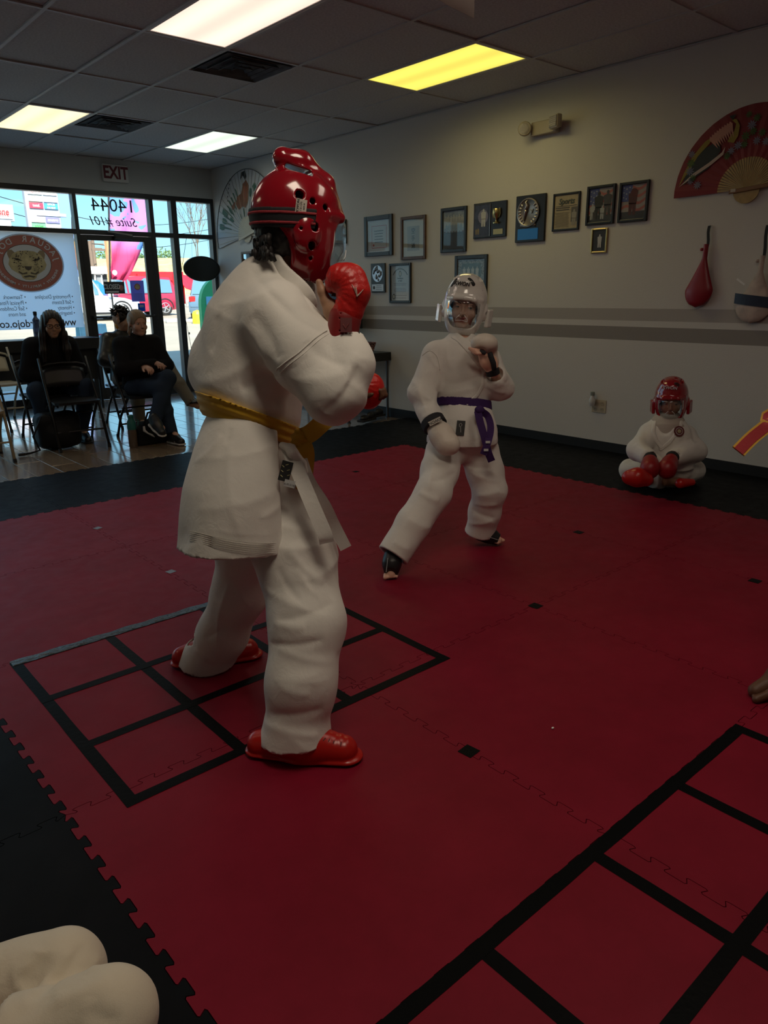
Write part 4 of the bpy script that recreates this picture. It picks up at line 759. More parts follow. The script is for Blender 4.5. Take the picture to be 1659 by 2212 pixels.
for s in (1,-1):   # mirrored pair of birds about the vertical
    F=lambda L:[(90+s*(a-90),r) for a,r in L]
    emb('bird_tail',mD,F([(171,.47),(150,.33),(128,.34),(124,.41),(140,.45),(152,.49)]),.0232)
    emb('tail_feather',mG,F([(172,.50),(160,.46),(146,.45),(132,.44),(126,.46),(134,.475),(148,.485),(162,.49)]),.0238)
    emb('tail_feather',mW,F([(173,.50),(160,.39),(145,.325),(128,.305),(122,.34),(128,.325),(145,.35),(160,.42)]),.0240)
    for k in range(9):
        a=129-2.3*k; emb('wing_feather',mP,F([(a,.365),(a+1.8,.455),(a,.475),(a-1.8,.455)]),.0242+.0001*k)
    emb('bird_body',mG,F([(118,.36),(112,.33),(106,.36),(103,.42),(105,.47),(109,.48),(106,.44),(109,.40),(113,.39)]),.0244)
    emb('bird_crest',mD,F([(108,.47),(105,.50),(110,.51)]),.0244)
rr=random.Random(11)
for (a,r,m_,q) in [(159,.45,mB,.035),(164,.41,mGr,.03),(153,.47,mGr,.035),(147,.50,mB,.03),(170,.36,mB,.032),(167,.42,mB,.028),(98,.34,mGr,.035),(92,.40,mB,.035),(90,.36,mGr,.03),(88,.44,mGr,.03),(80,.35,mGr,.03),(108,.30,mB,.032),(118,.29,mB,.03),(72,.30,mB,.03),(66,.33,mGr,.03),(95,.47,mGr,.025),(125,.28,mGr,.03),(60,.44,mB,.03),(30,.45,mGr,.03),(20,.42,mB,.03),(84,.30,mB,.03),(100,.29,mGr,.028)]:
    b=MB(); c=(math.radians(a),r)
    for k in range(9):
        an=k*2*PI/9+a; P0=pt(c[0],c[1],.0246); d=Vector((0,math.cos(an),math.sin(an))); e_=Vector((0,-math.sin(an),math.cos(an)))
        b.poly([P0,P0+d*q*.55+e_*q*.14,P0+d*q,P0+d*q*.55-e_*q*.14])
    b.build('embroidered_flower',m_,t,fix=False)
mwl=mat('white_paper_fan',(.50,.50,.50),.6)
t,pt=fan('white_wall_fan','large white folding fan with a tiger painting, behind the red helmet',8.95,2.06,.22,.79,math.radians(-8),math.radians(190),30,mwl,mat('pale_bamboo',(.55,.48,.36),.5),0)
b=MB(); b.box(RW(8.93,2.05,.04),(.012,.42,.03),rot=Matrix.Rotation(-.22,4,'X'),bev=.003); b.build('guard_stick',mat('pale_bamboo',(.55,.48,.36),.5),t)
b=MB(); b.tube([pt(math.radians(-8+198*k/40),.79,.02) for k in range(41)],.004,5); b.build('edge_cord',M_BLACK,t)
mT=mat('tiger_orange',(.20,.07,.03),.7); mTg=mat('fan_green',(.05,.13,.09),.7)
emb('painted_tiger',mT,[(118,.36),(122,.46),(112,.52),(100,.52),(94,.62),(86,.66),(80,.60),(80,.42),(90,.33),(102,.36)],.0225); emb('painted_head',mD,[(98,.68),(95,.76),(88,.77),(85,.70),(88,.66),(92,.72)],.0225)
for a,r,q in ((150,.62,.07),(160,.6,.06),(168,.66,.06),(75,.52,.05),(140,.5,.05),(100,.28,.05),(120,.27,.04),(150,.42,.05)): emb('painted_foliage',mTg,[(a+q*60*math.cos(k*PI/4),r+q*math.sin(k*PI/4)*(1+.4*(k%2))) for k in range(8)],.0224)
for k in range(30):
    a=math.radians(-8+198*(k+.5)/30); b=MB(); b.tube([pt(a,.22,.0235),pt(a,.785,.0235)],.0022,4); b.build('rib',mat('pale_bamboo',(.55,.48,.36),.5) if k%2 else mat('grey_rib',(.22,.20,.18),.6),t)
emb('painted_sleeve',mT,[(128,.44),(136,.47),(134,.52),(120,.50)],.0226); emb('painted_robe',mat('tiger_rust',(.32,.10,.05),.7),[(96,.50),(92,.60),(84,.58),(84,.46),(92,.40)],.0228); emb('painted_leaf',mTg,[(72,.60),(68,.66),(62,.62),(66,.55)],.0226)
for k in range(9): emb('painted_reed',mTg,[(168-7*k,.40),(169-7*k,.60+.02*(k%3)),(166.5-7*k,.60),(166-7*k,.40)],.0223)
for k in range(6): emb('ink_character',M_INK,[(136-3.6*k,.63+.028*k),(134.5-3.6*k,.66+.028*k),(133.5-3.6*k,.63+.028*k)],.0226)
# ---------- kick paddles ----------
def paddle(label,cy,ztop,zneck,zbot,half,lean,m,extra=None,rc=.012):
    t=empty('kick_paddle',(XR-.03,cy,zbot),label,'paddle'); 
    b=MB(); b.grid([[RW(cy-.002+s*.010+.004*math.sin(k),ztop-(ztop-zneck)*k/6,.02) for s in(-1,1)] for k in range(7)],thick=.003); b.build('strap',M_RUB,t)
    N=22; prof=[]
    for k in range(N+1):
        f=k/N; w=.017+ (half-.017)*(max(0,(f-.22)/.5))**1.1 if f<.72 else half*math.sqrt(max(0,1-((f-.72)/.28)**2)); prof.append((f,max(w,.002)))
    b=MB(); R=[]
    for f,w in prof:
        z=zneck+.02-(zneck+.02-zbot)*f; c=cy+lean*max(0,(f-.2))*1.0*.08; th=.012+.022*min(1,w/half)
        R.append([b.bm.verts.new(RW(c+w*math.cos(a),z,.035+th*math.sin(a))) for a in [j*2*PI/16 for j in range(16)]])
    for A,B_ in zip(R,R[1:]):
        for j in range(16): b.bm.faces.new((A[j],A[(j+1)%16],B_[(j+1)%16],B_[j]))
    b.bm.faces.new(R[0][::-1]); b.bm.faces.new(R[-1]); b.build('pad',m,t,smooth=50)
    b=MB(); b.sph(RW(cy+.028,zneck-.015,.035),.016,10,sc=(.8,1,.7)); b.build('grip_knob',m,t,smooth=True)
    MB().box(RW(cy,ztop+.002,.008),(.02,.006,.006)).build('nail',M_CHROME,t)
    return t
paddle('glossy red kick paddle hung by a black strap on the right wall',2.70,1.748,1.604,1.186,.105,.45,mat('red_vinyl',(.26,.01,.02),.35))
t=paddle('worn white kick paddle with a navy band, hung at the right edge',2.295,1.725,1.51,1.081,.125,.4,mat('worn_white_vinyl',(.50,.40,.34),.5,var=.25,vs=14))
b=MB(); b.grid([[RW(2.44-.028*i,1.215+.07*j-.03*i/9,.074-.0016*(i-4.5)**2*.6) for j in (0,1)] for i in range(10)],thick=.003); b.build('navy_band',mat('navy_tape',(.01,.02,.05),.5),t)
b=MB(); b.box(RW(2.41,1.36,.06),(.004,.07,.012),rot=Matrix.Rotation(.6,4,'X')); b.build('peeling_flap',M_WHITE,t)
# ---------- table by the right wall ----------
t=empty('console_table',(5.19,6.9,-.03),'black-topped console table with thin metal legs by the right wall','table')
MB().span((4.87,6.13,.60),(5.475,7.75,.69),bev=.006).build('tabletop',M_BLACK,t)
for x,y in ((4.895,6.17),(5.45,6.17),(4.895,7.70),(5.45,7.70)): 
    b=MB(); b.cyl((x,y,-.02),(x,y,.60),.014,12); b.cyl((x,y,-.03),(x,y,-.02),.022,12); b.build('leg',mat('dark_steel',(.12,.12,.13),.35,metal=.8),t)
t=empty('snack_basket',(5.15,6.35,.69),'leopard-print cloth basket on the console table','basket'); mleo=mat('leopard_print',(.30,.13,.12),.7); n=mleo.node_tree; v=n.nodes.new('ShaderNodeTexVoronoi'); v.feature='DISTANCE_TO_EDGE'; v.inputs['Scale'].default_value=42; r=n.nodes.new('ShaderNodeValToRGB'); r.color_ramp.elements[0].color=(.03,.015,.015,1); r.color_ramp.elements[0].position=.10; r.color_ramp.elements[1].color=(.42,.20,.19,1); r.color_ramp.elements[1].position=.2; tcx=n.nodes.new('ShaderNodeTexCoord'); n.links.new(tcx.outputs['Object'],v.inputs[0]); n.links.new(v.outputs[0],r.inputs[0]); n.links.new(r.outputs[0],n.nodes['Principled BSDF'].inputs['Base Color'])
b=MB(); R=[]
for z,s in ((.69,.85),(.75,.93),(.80,1.0),(.802,.97),(.70,.82)): R.append([b.bm.verts.new((5.15+s*.16*x,6.36+s*.20*y,z)) for x,y in ((-1,-.85),(-.85,-1),(.85,-1),(1,-.85),(1,.85),(.85,1),(-.85,1),(-1,.85))])
for A,B_ in zip(R,R[1:]):
    for j in range(8): b.bm.faces.new((A[j],A[(j+1)%8],B_[(j+1)%8],B_[j]))
b.bm.faces.new(R[0][::-1]); b.bm.faces.new(R[-1]); b.build('basket_body',mleo,t)
t=empty('flat_monitor',(5.30,6.72,.69),'flat black monitor standing on the console table against the wall','monitor'); MB().span((5.36,6.52,.93),(5.40,7.1,1.32),bev=.006).build('screen',mat('screen_glass',(.02,.025,.03),.1),t); b=MB(); b.span((5.37,6.78,.70),(5.39,6.84,.95)); b.span((5.28,6.68,.69),(5.46,6.94,.70)); b.build('stand',M_BLACK,t)
t=empty('silver_cup',(5.1,7.35,.69),'small shiny silver cup on the console table, glimpsed beside the raised red glove','trophy'); b=MB(); b.lathe([(.05,0),(.05,.02),(.012,.04),(.012,.12),(.05,.17),(.06,.26),(.055,.26),(.04,.18)],(5.1,7.35,.69),20); b.build('cup',M_CHROME,t,smooth=50); b=MB(); b.lathe([(.06,0),(.06,.05),(.05,.05)],(5.1,7.35,.69),20); b.build('base',mat('maroon_base',(.15,.01,.02),.4),t)
for k,(x,y,rz) in enumerate(((5.02,6.02,.3),(5.26,6.16,.15))):
    t=empty('shoe',(x,y,0),['black shoe on the mat edge, nearer the table leg','black shoe behind the first one under the table corner'][k],'shoe','shoes under the console table',rz); b=MB(); b.box((0,0,.012),(.26,.09,.022),bev=.008); b.build('sole',M_RUB,t,keep=False); b=MB(); b.sph((-.05,0,.035),.05,14,sc=(1.5,.85,.7)); b.sph((.06,0,.045),.045,14,sc=(1.4,.85,1)); b.build('upper',M_BLACK,t,smooth=True,keep=False)
# hanging sheet at the top of the picture
P0=on(905,0,1,2.0);P1=on(1028,27,1,2.0); t=empty('hanging_banner',(P1[0]-.5,2.0,ZC),'plain pale cloth hanging from the ceiling, its lower corner at the top of the picture','banner'); b=MB()
b.grid([[(P1[0]-.9+.9*i/8,2.0+.01*math.sin(i),ZC-(ZC-P1[2]-.02*math.sin(i*.5))*j/5) for i in range(9)] for j in range(6)],thick=.002); b.build('cloth',mat('pale_cloth',(.42,.36,.33),.8),t,smooth=True)
# ---------------- signed-distance modelling for bodies and clothes ----------------
V3=lambda *a: np.array(a,float)
def unit(v): v=np.asarray(v,float); return v/np.linalg.norm(v)
def smin(a,b,k): h=np.clip(.5+.5*(b-a)/k,0,1); return b*(1-h)+a*h-k*h*(1-h)
def smax(a,b,k): return -smin(-a,-b,k)
def cap(P,a,b,ra,rb):
    a=np.asarray(a,float);b=np.asarray(b,float); ab=b-a; q=P-a; t=np.clip((q@ab)/max(ab@ab,1e-12),0,1); q=q-t[:,None]*ab; return np.sqrt(np.einsum('ij,ij->i',q,q))-(ra+(rb-ra)*t)
def near(P,c,r,f):
    """evaluate f only inside radius r of c (a true lower bound elsewhere)"""
    if len(P)<64: return f(P)
    q=P-np.asarray(c,float); d=np.sqrt(np.einsum('ij,ij->i',q,q)); m=d<r+.15; out=d-r
    if m.any(): out[m]=f(P[m])
    return out
def ell_(P,c,r,R=None):
    q=P-np.asarray(c,float)
    if R is not None: q=q@R          # columns of R = local axes
    r=np.asarray(r,float); k0=np.linalg.norm(q/r,axis=1); k1=np.linalg.norm(q/(r*r),axis=1)+1e-9; return k0*(k0-1)/k1
def box_(P,c,h,R=None,rd=.01):
    q=P-np.asarray(c,float)
    if R is not None: q=q@R
    q=np.abs(q)-(np.asarray(h,float)-rd); return np.linalg.norm(np.maximum(q,0),axis=1)+np.minimum(q.max(1),0)-rd
def chain(P,pts,rad,k=.02,flat=None,side=None):
    """joined tapered limbs; flat<1 squeezes the section along `side`"""
    A_=np.asarray(pts,float); c_=(A_.max(0)+A_.min(0))/2; R_=np.linalg.norm(A_-c_,axis=1).max()+max(rad)*(1 if flat is None else flat**-.5)+k
    if len(P)>=64 and R_<5:
        q=P-c_; dd=np.sqrt(np.einsum('ij,ij->i',q,q)); m=dd<R_+.15
        if not m.all():
            out=dd-R_
            if m.any(): out[m]=_chain(P[m],pts,rad,k,flat,side)
            return out
    return _chain(P,pts,rad,k,flat,side)
def _chain(P,pts,rad,k=.02,flat=None,side=None):
    d=None
    if flat is not None:
        s=unit(side); c0=np.mean(np.asarray(pts,float),0); f=lambda X:(X-c0)+((X-c0)@s)[...,None]*s*(1/flat-1)+c0
        P=f(P); pts=[f(np.asarray(p,float)) for p in pts]
    for i in range(len(pts)-1):
        e=cap(P,pts[i],pts[i+1],rad[i],rad[i+1]); d=e if d is None else smin(d,e,k)
    return d*(1 if flat is None else flat**.5)
def basis(y,z):   # columns x,y,z with y exact
    y=unit(y); z=np.asarray(z,float); z=unit(z-y*(z@y)); return np.stack([np.cross(y,z),y,z],1)
def folds(P,L):
    """ridges/creases along surface paths: list of (points, width, height)"""
    d=np.zeros(len(P))
    for Q,w,h in L:
        c=(Q.max(0)+Q.min(0))/2; R=np.linalg.norm(Q-c,axis=1).max()+w*4; q=P-c; m=np.einsum('ij,ij->i',q,q)<R*R
        if not m.any(): continue
        X=P[m]; best=np.full(len(X),9.); tt=np.zeros(len(X)); n=len(Q)-1
        for i in range(n):
            a=Q[i]; ab=Q[i+1]-a; q=X-a; t=np.clip((q@ab)/(ab@ab+1e-9),0,1); q=q-t[:,None]*ab; r=np.einsum('ij,ij->i',q,q); k=r<best; best[k]=r[k]; tt[k]=(i+t[k])/n
        d[m]+=h*1.15*np.exp(-np.sqrt(best+1e-5)/(w*.8))*np.clip(1-(2*tt-1)**4,0,1)**.7
    return d
_rn=np.random.RandomState(5); _G=_rn.rand(32,32,32)
def noise(P,s,seed=0):
    q=P*s+seed*7.31; i=np.floor(q).astype(int); f=q-i; f=f*f*(3-2*f); r=0
    for dx in (0,1):
        for dy in (0,1):
            for dz in (0,1): r=r+_G[(i[:,0]+dx)%32,(i[:,1]+dy)%32,(i[:,2]+dz)%32]*(f[:,0] if dx else 1-f[:,0])*(f[:,1] if dy else 1-f[:,1])*(f[:,2] if dz else 1-f[:,2])
    return r*2-1
def wrinkle(P,amp,s=(9,9,26),seed=0,ax=None):
    Q=P@ax if ax is not None else P
    w=noise(P,4,seed+3)[:,None]*.35; n=noise(Q*np.array(s)+w*3,1,seed); return amp*(1-2*np.abs(n))*(.5+.5*noise(P,6,seed+9))
def sdf_mesh(f,lo,hi,h):
    lo=np.asarray(lo,float);hi=np.asarray(hi,float); Bk=8
    nb=np.maximum(1,np.ceil((hi-lo)/(h*Bk)).astype(int)); n=nb*Bk+1
    g=np.stack(np.meshgrid(*[np.arange(k) for k in nb],indexing='ij'),-1).reshape(-1,3); cen=lo+(g+.5)*h*Bk
    d=f(cen); keep=np.abs(d)<h*Bk*.87*1.35+.012
    Vv=np.full(tuple(n),1.,np.float32)
    blk=g[keep]
    # fill sign of skipped blocks
    for c,dd in zip(g[~keep],d[~keep]):
        if dd<0: Vv[c[0]*Bk:c[0]*Bk+Bk+1,c[1]*Bk:c[1]*Bk+Bk+1,c[2]*Bk:c[2]*Bk+Bk+1]=-1.
    o=np.stack(np.meshgrid(*[np.arange(Bk+1)]*3,indexing='ij'),-1).reshape(-1,3)
    CH=400
    for s in range(0,len(blk),CH):
        I=(blk[s:s+CH,None,:]*Bk+o[None]).reshape(-1,3); Vv[I[:,0],I[:,1],I[:,2]]=f(lo+I*h)
    S=Vv<0
    # active cells
    c8=[S[dx:n[0]-1+dx,dy:n[1]-1+dy,dz:n[2]-1+dz] for dx in(0,1) for dy in(0,1) for dz in(0,1)]
    cnt=sum(c.astype(np.int8) for c in c8); act=(cnt>0)&(cnt<8); A=np.argwhere(act); idx=np.full(act.shape,-1,np.int64); idx[act]=np.arange(len(A))
    acc=np.zeros((len(A),3)); num=np.zeros(len(A))
    cor=[(x,y,z) for x in(0,1) for y in(0,1) for z in(0,1)]
    for a in cor:
        for ax in range(3):
            if a[ax]: continue
            b=list(a); b[ax]=1
            va=Vv[A[:,0]+a[0],A[:,1]+a[1],A[:,2]+a[2]]; vb=Vv[A[:,0]+b[0],A[:,1]+b[1],A[:,2]+b[2]]; mk=(va<0)!=(vb<0)
            t=np.where(mk,va/(va-vb+1e-12),0); p=np.tile(np.array(a,float),(len(A),1)); p[:,ax]=t; acc[mk]+=p[mk]; num+=mk
    X=lo+(A+acc/num[:,None])*h
    for _ in range(1):   # settle on the surface
        e=h*.4; d0=f(X); G=np.stack([f(X+np.eye(3)[k]*e)-d0 for k in range(3)],1)/e; g2=(G*G).sum(1)+1e-6
        st=-G*(d0/np.maximum(g2,.25))[:,None]; ln=np.linalg.norm(st,axis=1,keepdims=True); X=X+st*np.minimum(1,h*.5/(ln+1e-9))
    Q=[]
    for ax in range(3):
        sl0=[slice(0,n[k]) for k in range(3)]; sl1=list(sl0); sl0[ax]=slice(0,n[ax]-1); sl1[ax]=slice(1,n[ax])
        s0=S[tuple(sl0)];s1=S[tuple(sl1)]; E=np.argwhere(s0!=s1); u,v=(ax+1)%3,(ax+2)%3
        ok=(E[:,u]>0)&(E[:,v]>0)&(E[:,u]<n[u]-1)&(E[:,v]<n[v]-1); E=E[ok]
        fl=s0[tuple(E.T)]
        q=[]
        for du,dv in ((-1,-1),(0,-1),(0,0),(-1,0)): c=E.copy(); c[:,u]+=du; c[:,v]+=dv; q.append(idx[c[:,0],c[:,1],c[:,2]])
        q=np.stack(q,1); q[~fl]=q[~fl][:,::-1]; Q.append(q)
    return X,np.concatenate(Q)
def sdf_obj(name,f,pts,pad,h,mt,parent=None,relax=0,smooth=True):
    pts=np.asarray(pts,float); X,Q=sdf_mesh(f,pts.min(0)-pad,pts.max(0)+pad,h)
    me=bpy.data.meshes.new(name); me.vertices.add(len(X)); me.vertices.foreach_set('co',X.ravel()); me.loops.add(Q.size); me.loops.foreach_set('vertex_index',Q.ravel()); me.polygons.add(len(Q)); me.polygons.foreach_set('loop_start',np.arange(0,Q.size,4)); me.update(calc_edges=True); me.validate()
    if smooth: me.polygons.foreach_set('use_smooth',[True]*len(me.polygons))
    return link(name,me,mt,parent)
def ribbon(name,pts,nrm,w,m,parent,th=.004,ends=None):
    """flat band along pts; nrm = surface normal(s) at each point"""
    b=MB(); P=[np.asarray(p,float) for p in pts]; rows=[]
    for i,p in enumerate(P):
        t=unit(P[min(i+1,len(P)-1)]-P[max(i-1,0)]); nn=nrm[i] if isinstance(nrm,list) else nrm; s=unit(np.cross(t,nn)); rows.append([Vector(p+s*w*k) for k in (-.5,-.17,.17,.5)])
    b.grid(rows,thick=th); return b.build(name,m,parent,smooth=40)
def spline(pts,n):
    P=[np.asarray(p,float) for p in pts]; P=[2*P[0]-P[1]]+P+[2*P[-1]-P[-2]]; out=[]
    S=len(P)-3
    for i in range(n+1):
        u=i/n*S; k=min(int(u),S-1); t=u-k; a,b,c,d=P[k:k+4]; out.append(.5*((2*b)+(-a+c)*t+(2*a-5*b+4*c-d)*t*t+(-a+3*b-3*c+d)*t**3))
    return out
def hand_sdf(P,wrist,d,palm_n,thumb_side,L=.16,curl=.9,curls=None,thumb=(.6,.5,.3)): return near(P,np.asarray(wrist)+unit(d)*L*.5,L*.85,lambda X:_hand(X,wrist,d,palm_n,thumb_side,L,curl,curls,thumb))
def _hand(P,wrist,d,palm_n,thumb_side,L=.16,curl=.9,curls=None,thumb=(.6,.5,.3)):
    """five-finger hand. d: direction wrist->knuckles, palm_n: direction the palm faces, thumb_side: direction the thumb leaves"""
    d=unit(d); palm_n=unit(np.asarray(palm_n)-d*(np.dot(palm_n,d))); ts=unit(thumb_side-d*np.dot(thumb_side,d)-palm_n*np.dot(thumb_side,palm_n)); w=np.asarray(wrist,float)
    R=np.stack([ts,d,palm_n],1); D=ell_(P,w+d*L*.27,(L*.24,L*.30,L*.10),R); D=smin(D,cap(P,w-d*L*.15,w+d*L*.15,L*.15,L*.17),.02)
    for k in range(4):
        u=(.165-.11*k); ln=L*(.40,.44,.41,.32)[k]; base=w+d*L*(.48,.50,.48,.44)[k]+ts*L*u*1.05; cu=(curls[k] if curls else curl); r0=L*.056; p=base; a=0; prev=w+d*L*.2+ts*L*u*.9
        D=smin(D,cap(P,prev,base,r0*1.15,r0),.008)
        for j,fr in enumerate((.45,.30,.25)):
            a+=cu*(1.0 if j else .8); dd=d*math.cos(a)+palm_n*math.sin(a); q=p+dd*ln*fr; D=smin(D,cap(P,p,q,r0*(1-.1*j),r0*(.9-.1*j)),.004); p=q
    b0=w+d*L*.10+ts*L*.16; dt=unit(d*thumb[0]+ts*thumb[1]+palm_n*thumb[2]); p1=b0+dt*L*.20; dt2=unit(d*(thumb[0]+.4)+ts*(thumb[1]-.2)+palm_n*thumb[2]); p2=p1+dt2*L*.17; p3=p2+dt2*L*.12
    D=smin(D,cap(P,w+d*L*.05+ts*L*.05,b0,L*.09,L*.085),.012); D=smin(D,cap(P,b0,p1,L*.08,L*.062),.01); D=smin(D,cap(P,p1,p2,L*.062,L*.056),.004); D=smin(D,cap(P,p2,p3,L*.056,L*.045),.004)
    return D
def head_sdf(P,c,R,s=1.0,jaw=1.0): return near(P,c,.17*s,lambda X:_head(X,c,R,s,jaw))
def _head(P,c,R,s=1.0,jaw=1.0):
    """head with face; R columns: right(x), forward(y), up(z); c = head centre; s=1 for a 0.225 m tall head"""
    q=((P-np.asarray(c,float))@R)/s; x=np.abs(q[:,0]); z0=np.zeros(len(q)); Z=np.stack([x,q[:,1],q[:,2]],1)
    D=ell_(q,(0,-.012,.03),(.075,.093,.088)); D=smin(D,ell_(q,(0,.020,-.035),(.056*jaw,.068,.072)),.03); D=smin(D,ell_(q,(0,.062,-.088),(.024,.020,.018)),.03)
    D=smin(D,ell_(Z,(.038,.058,-.030),(.026,.024,.026)),.02)                  # cheeks
    D=smax(D,-ell_(Z,(.033,.098,.006),(.019,.017,.012)),.012)                   # sockets
    D=smin(D,ell_(Z,(.030,.083,.024),(.024,.008,.006)),.012)                    # brow
    D=smin(D,ell_(Z,(.0325,.072,.005),(.0135,.0135,.0125)),.002)                 # eyeball
    D=smin(D,np.maximum(ell_(Z,(.0325,.0722,.005),(.0150,.0150,.0138)),-(q[:,2]-.0085)),.0015); D=smin(D,np.maximum(ell_(Z,(.0325,.0722,.005),(.0148,.0146,.0136)),q[:,2]+.0005),.0015)
    D=smin(D,cap(q,(0,.088,.010),(0,.106,-.026),.006,.0085),.010); D=smin(D,ell_(Z,(.009,.098,-.028),(.008,.009,.0065)),.006)
    D=smin(D,ell_(q,(0,.086,-.048),(.022,.012,.006)),.006); D=smin(D,ell_(q,(0,.083,-.061),(.019,.012,.0065)),.006); D=smax(D,-ell_(q,(0,.100,-.0545),(.020,.010,.0022)),.003)
    D=smin(D,ell_(Z,(.077,-.008,.0),(.010,.020,.031)),.006); D=smax(D,-ell_(Z,(.088,-.004,.002),(.006,.012,.020)),.004)
    return D*s
def eyes(parent,c,R,s,look=(0,0),iris=(.03,.015,.01)):
    mw=mat('eye_white',(.28,.26,.24),.25); mi=mat('iris_%0.2f'%iris[0],iris,.15)
    for sx in (-1,1):
        e=np.asarray(c)+R@(V3(sx*.0325,.0735,.0048)*s); b=MB(); b.sph(e,.0128*s,14); o=b.build('eye',mw,parent,smooth=True)
        g=unit(R@unit(V3(look[0],1,look[1]))); b=MB(); b.sph(e+g*.0062*s,.0074*s,12); b.build('iris',mi,o,smooth=True)
def rotm(yaw,pitch=0,roll=0):
    """columns right, forward, up; yaw: heading of forward measured from +x; pitch up positive"""
    f=V3(math.cos(yaw)*math.cos(pitch),math.sin(yaw)*math.cos(pitch),math.sin(pitch)); r=V3(math.sin(yaw),-math.cos(yaw),0); u=np.cross(r,f); c,s=math.cos(roll),math.sin(roll); return np.stack([r*c+u*s,f,-r*s+u*c],1)
def cloth_mat(name,col,rough=.85,weave=500,var=.04):
    if name in _M: return _M[name]
    m=mat(name,col,rough,var=var,vs=5,sheen=.15 if max(col)>.2 else 0,spec=.5 if max(col)>.1 else .15); n=m.node_tree; b=n.nodes['Principled BSDF']; t=n.nodes.new('ShaderNodeTexCoord')
    w=n.nodes.new('ShaderNodeTexNoise'); w.inputs['Scale'].default_value=weave; x=n.nodes.new('ShaderNodeTexNoise'); x.inputs['Scale'].default_value=26; x.inputs['Detail'].default_value=3; x.inputs['Distortion'].default_value=1.2
    ad=n.nodes.new('ShaderNodeMath'); ad.operation='MULTIPLY_ADD'; ad.inputs[1].default_value=.25; bb=n.nodes.new('ShaderNodeBump'); bb.inputs['Strength'].default_value=.25; bb.inputs['Distance'].default_value=.006
    for z in (w,x): n.links.new(t.outputs['Object'],z.inputs[0])
    n.links.new(w.outputs[0],ad.inputs[0]); n.links.new(x.outputs[0],ad.inputs[2]); n.links.new(ad.outputs[0],bb.inputs['Height']); n.links.new(bb.outputs[0],b.inputs['Normal']); return m
M_GI=cloth_mat('white_cotton_gi',(.74,.71,.66))
M_SKD=mat('dark_brown_skin',(.11,.045,.022),.5,bump=.1,bs=200); M_SKL=mat('tan_skin',(.76,.44,.32),.5,bump=.08,bs=200); M_SKM=mat('brown_skin',(.42,.23,.14),.5,bump=.08,bs=200)
M_RVI=mat('red_glossy_foam',(.27,.004,.012),.16,spec=.6,coat=.7); M_RGL=mat('red_glove_vinyl',(.50,.012,.010),.38,bump=.3,bs=60); M_RSH=mat('red_foot_pad',(.44,.010,.006),.3)
M_CLR=glassy('clear_visor',(.93,.96,.97),.55,.03)
def hit(f,px,py,d0=1.2,dmax=8):
    r=ray(px,py); L=np.linalg.norm(r); d=d0
    for _ in range(70):
        s=float(f((CAM+r*d)[None])[0])
        if s<.0012: return CAM+r*d
        d+=max(s,.0015)*.8/L
        if d>dmax: return None
    return CAM+r*d
def nrm(f,p,e=.004):
    p=np.asarray(p); return unit([float((f((p+np.eye(3)[k]*e)[None])-f((p-np.eye(3)[k]*e)[None]))[0]) for k in range(3)])
def pxfolds(f,L,d0=1.2,n=4):
    out=[]
    for x0,y0,x1,y1,w,h in L:
        bow=.07*math.hypot(x1-x0,y1-y0); nx,ny=-(y1-y0),(x1-x0); ln=math.hypot(nx,ny)+1e-6; Q=[]
        for k in range(n+1):
            t=k/n; s_=bow*math.sin(PI*t); p=hit(f,x0+(x1-x0)*t+nx/ln*s_,y0+(y1-y0)*t+ny/ln*s_,d0)
            if p is not None: Q.append(p)
        if len(Q)>1:
            Q=np.array(Q); g=np.linalg.norm(np.diff(Q,axis=0),axis=1)
            if g.max()<.16: out.append((Q,w,h))
    return out
def drape(name,f,pxs,w,m,parent,off=.004,th=.003,d0=1.2,n=24):
    """band laid over a surface along picked points"""
    P=[hit(f,x,y,d0) for x,y in pxs]; P=[p for p in P if p is not None]; S=spline(P,n); N=[nrm(f,p) for p in S]; S=[p-nn*float(f(p[None])[0])+nn*off for p,nn in zip(S,N)]
    return ribbon(name,S,N,w,m,parent,th)
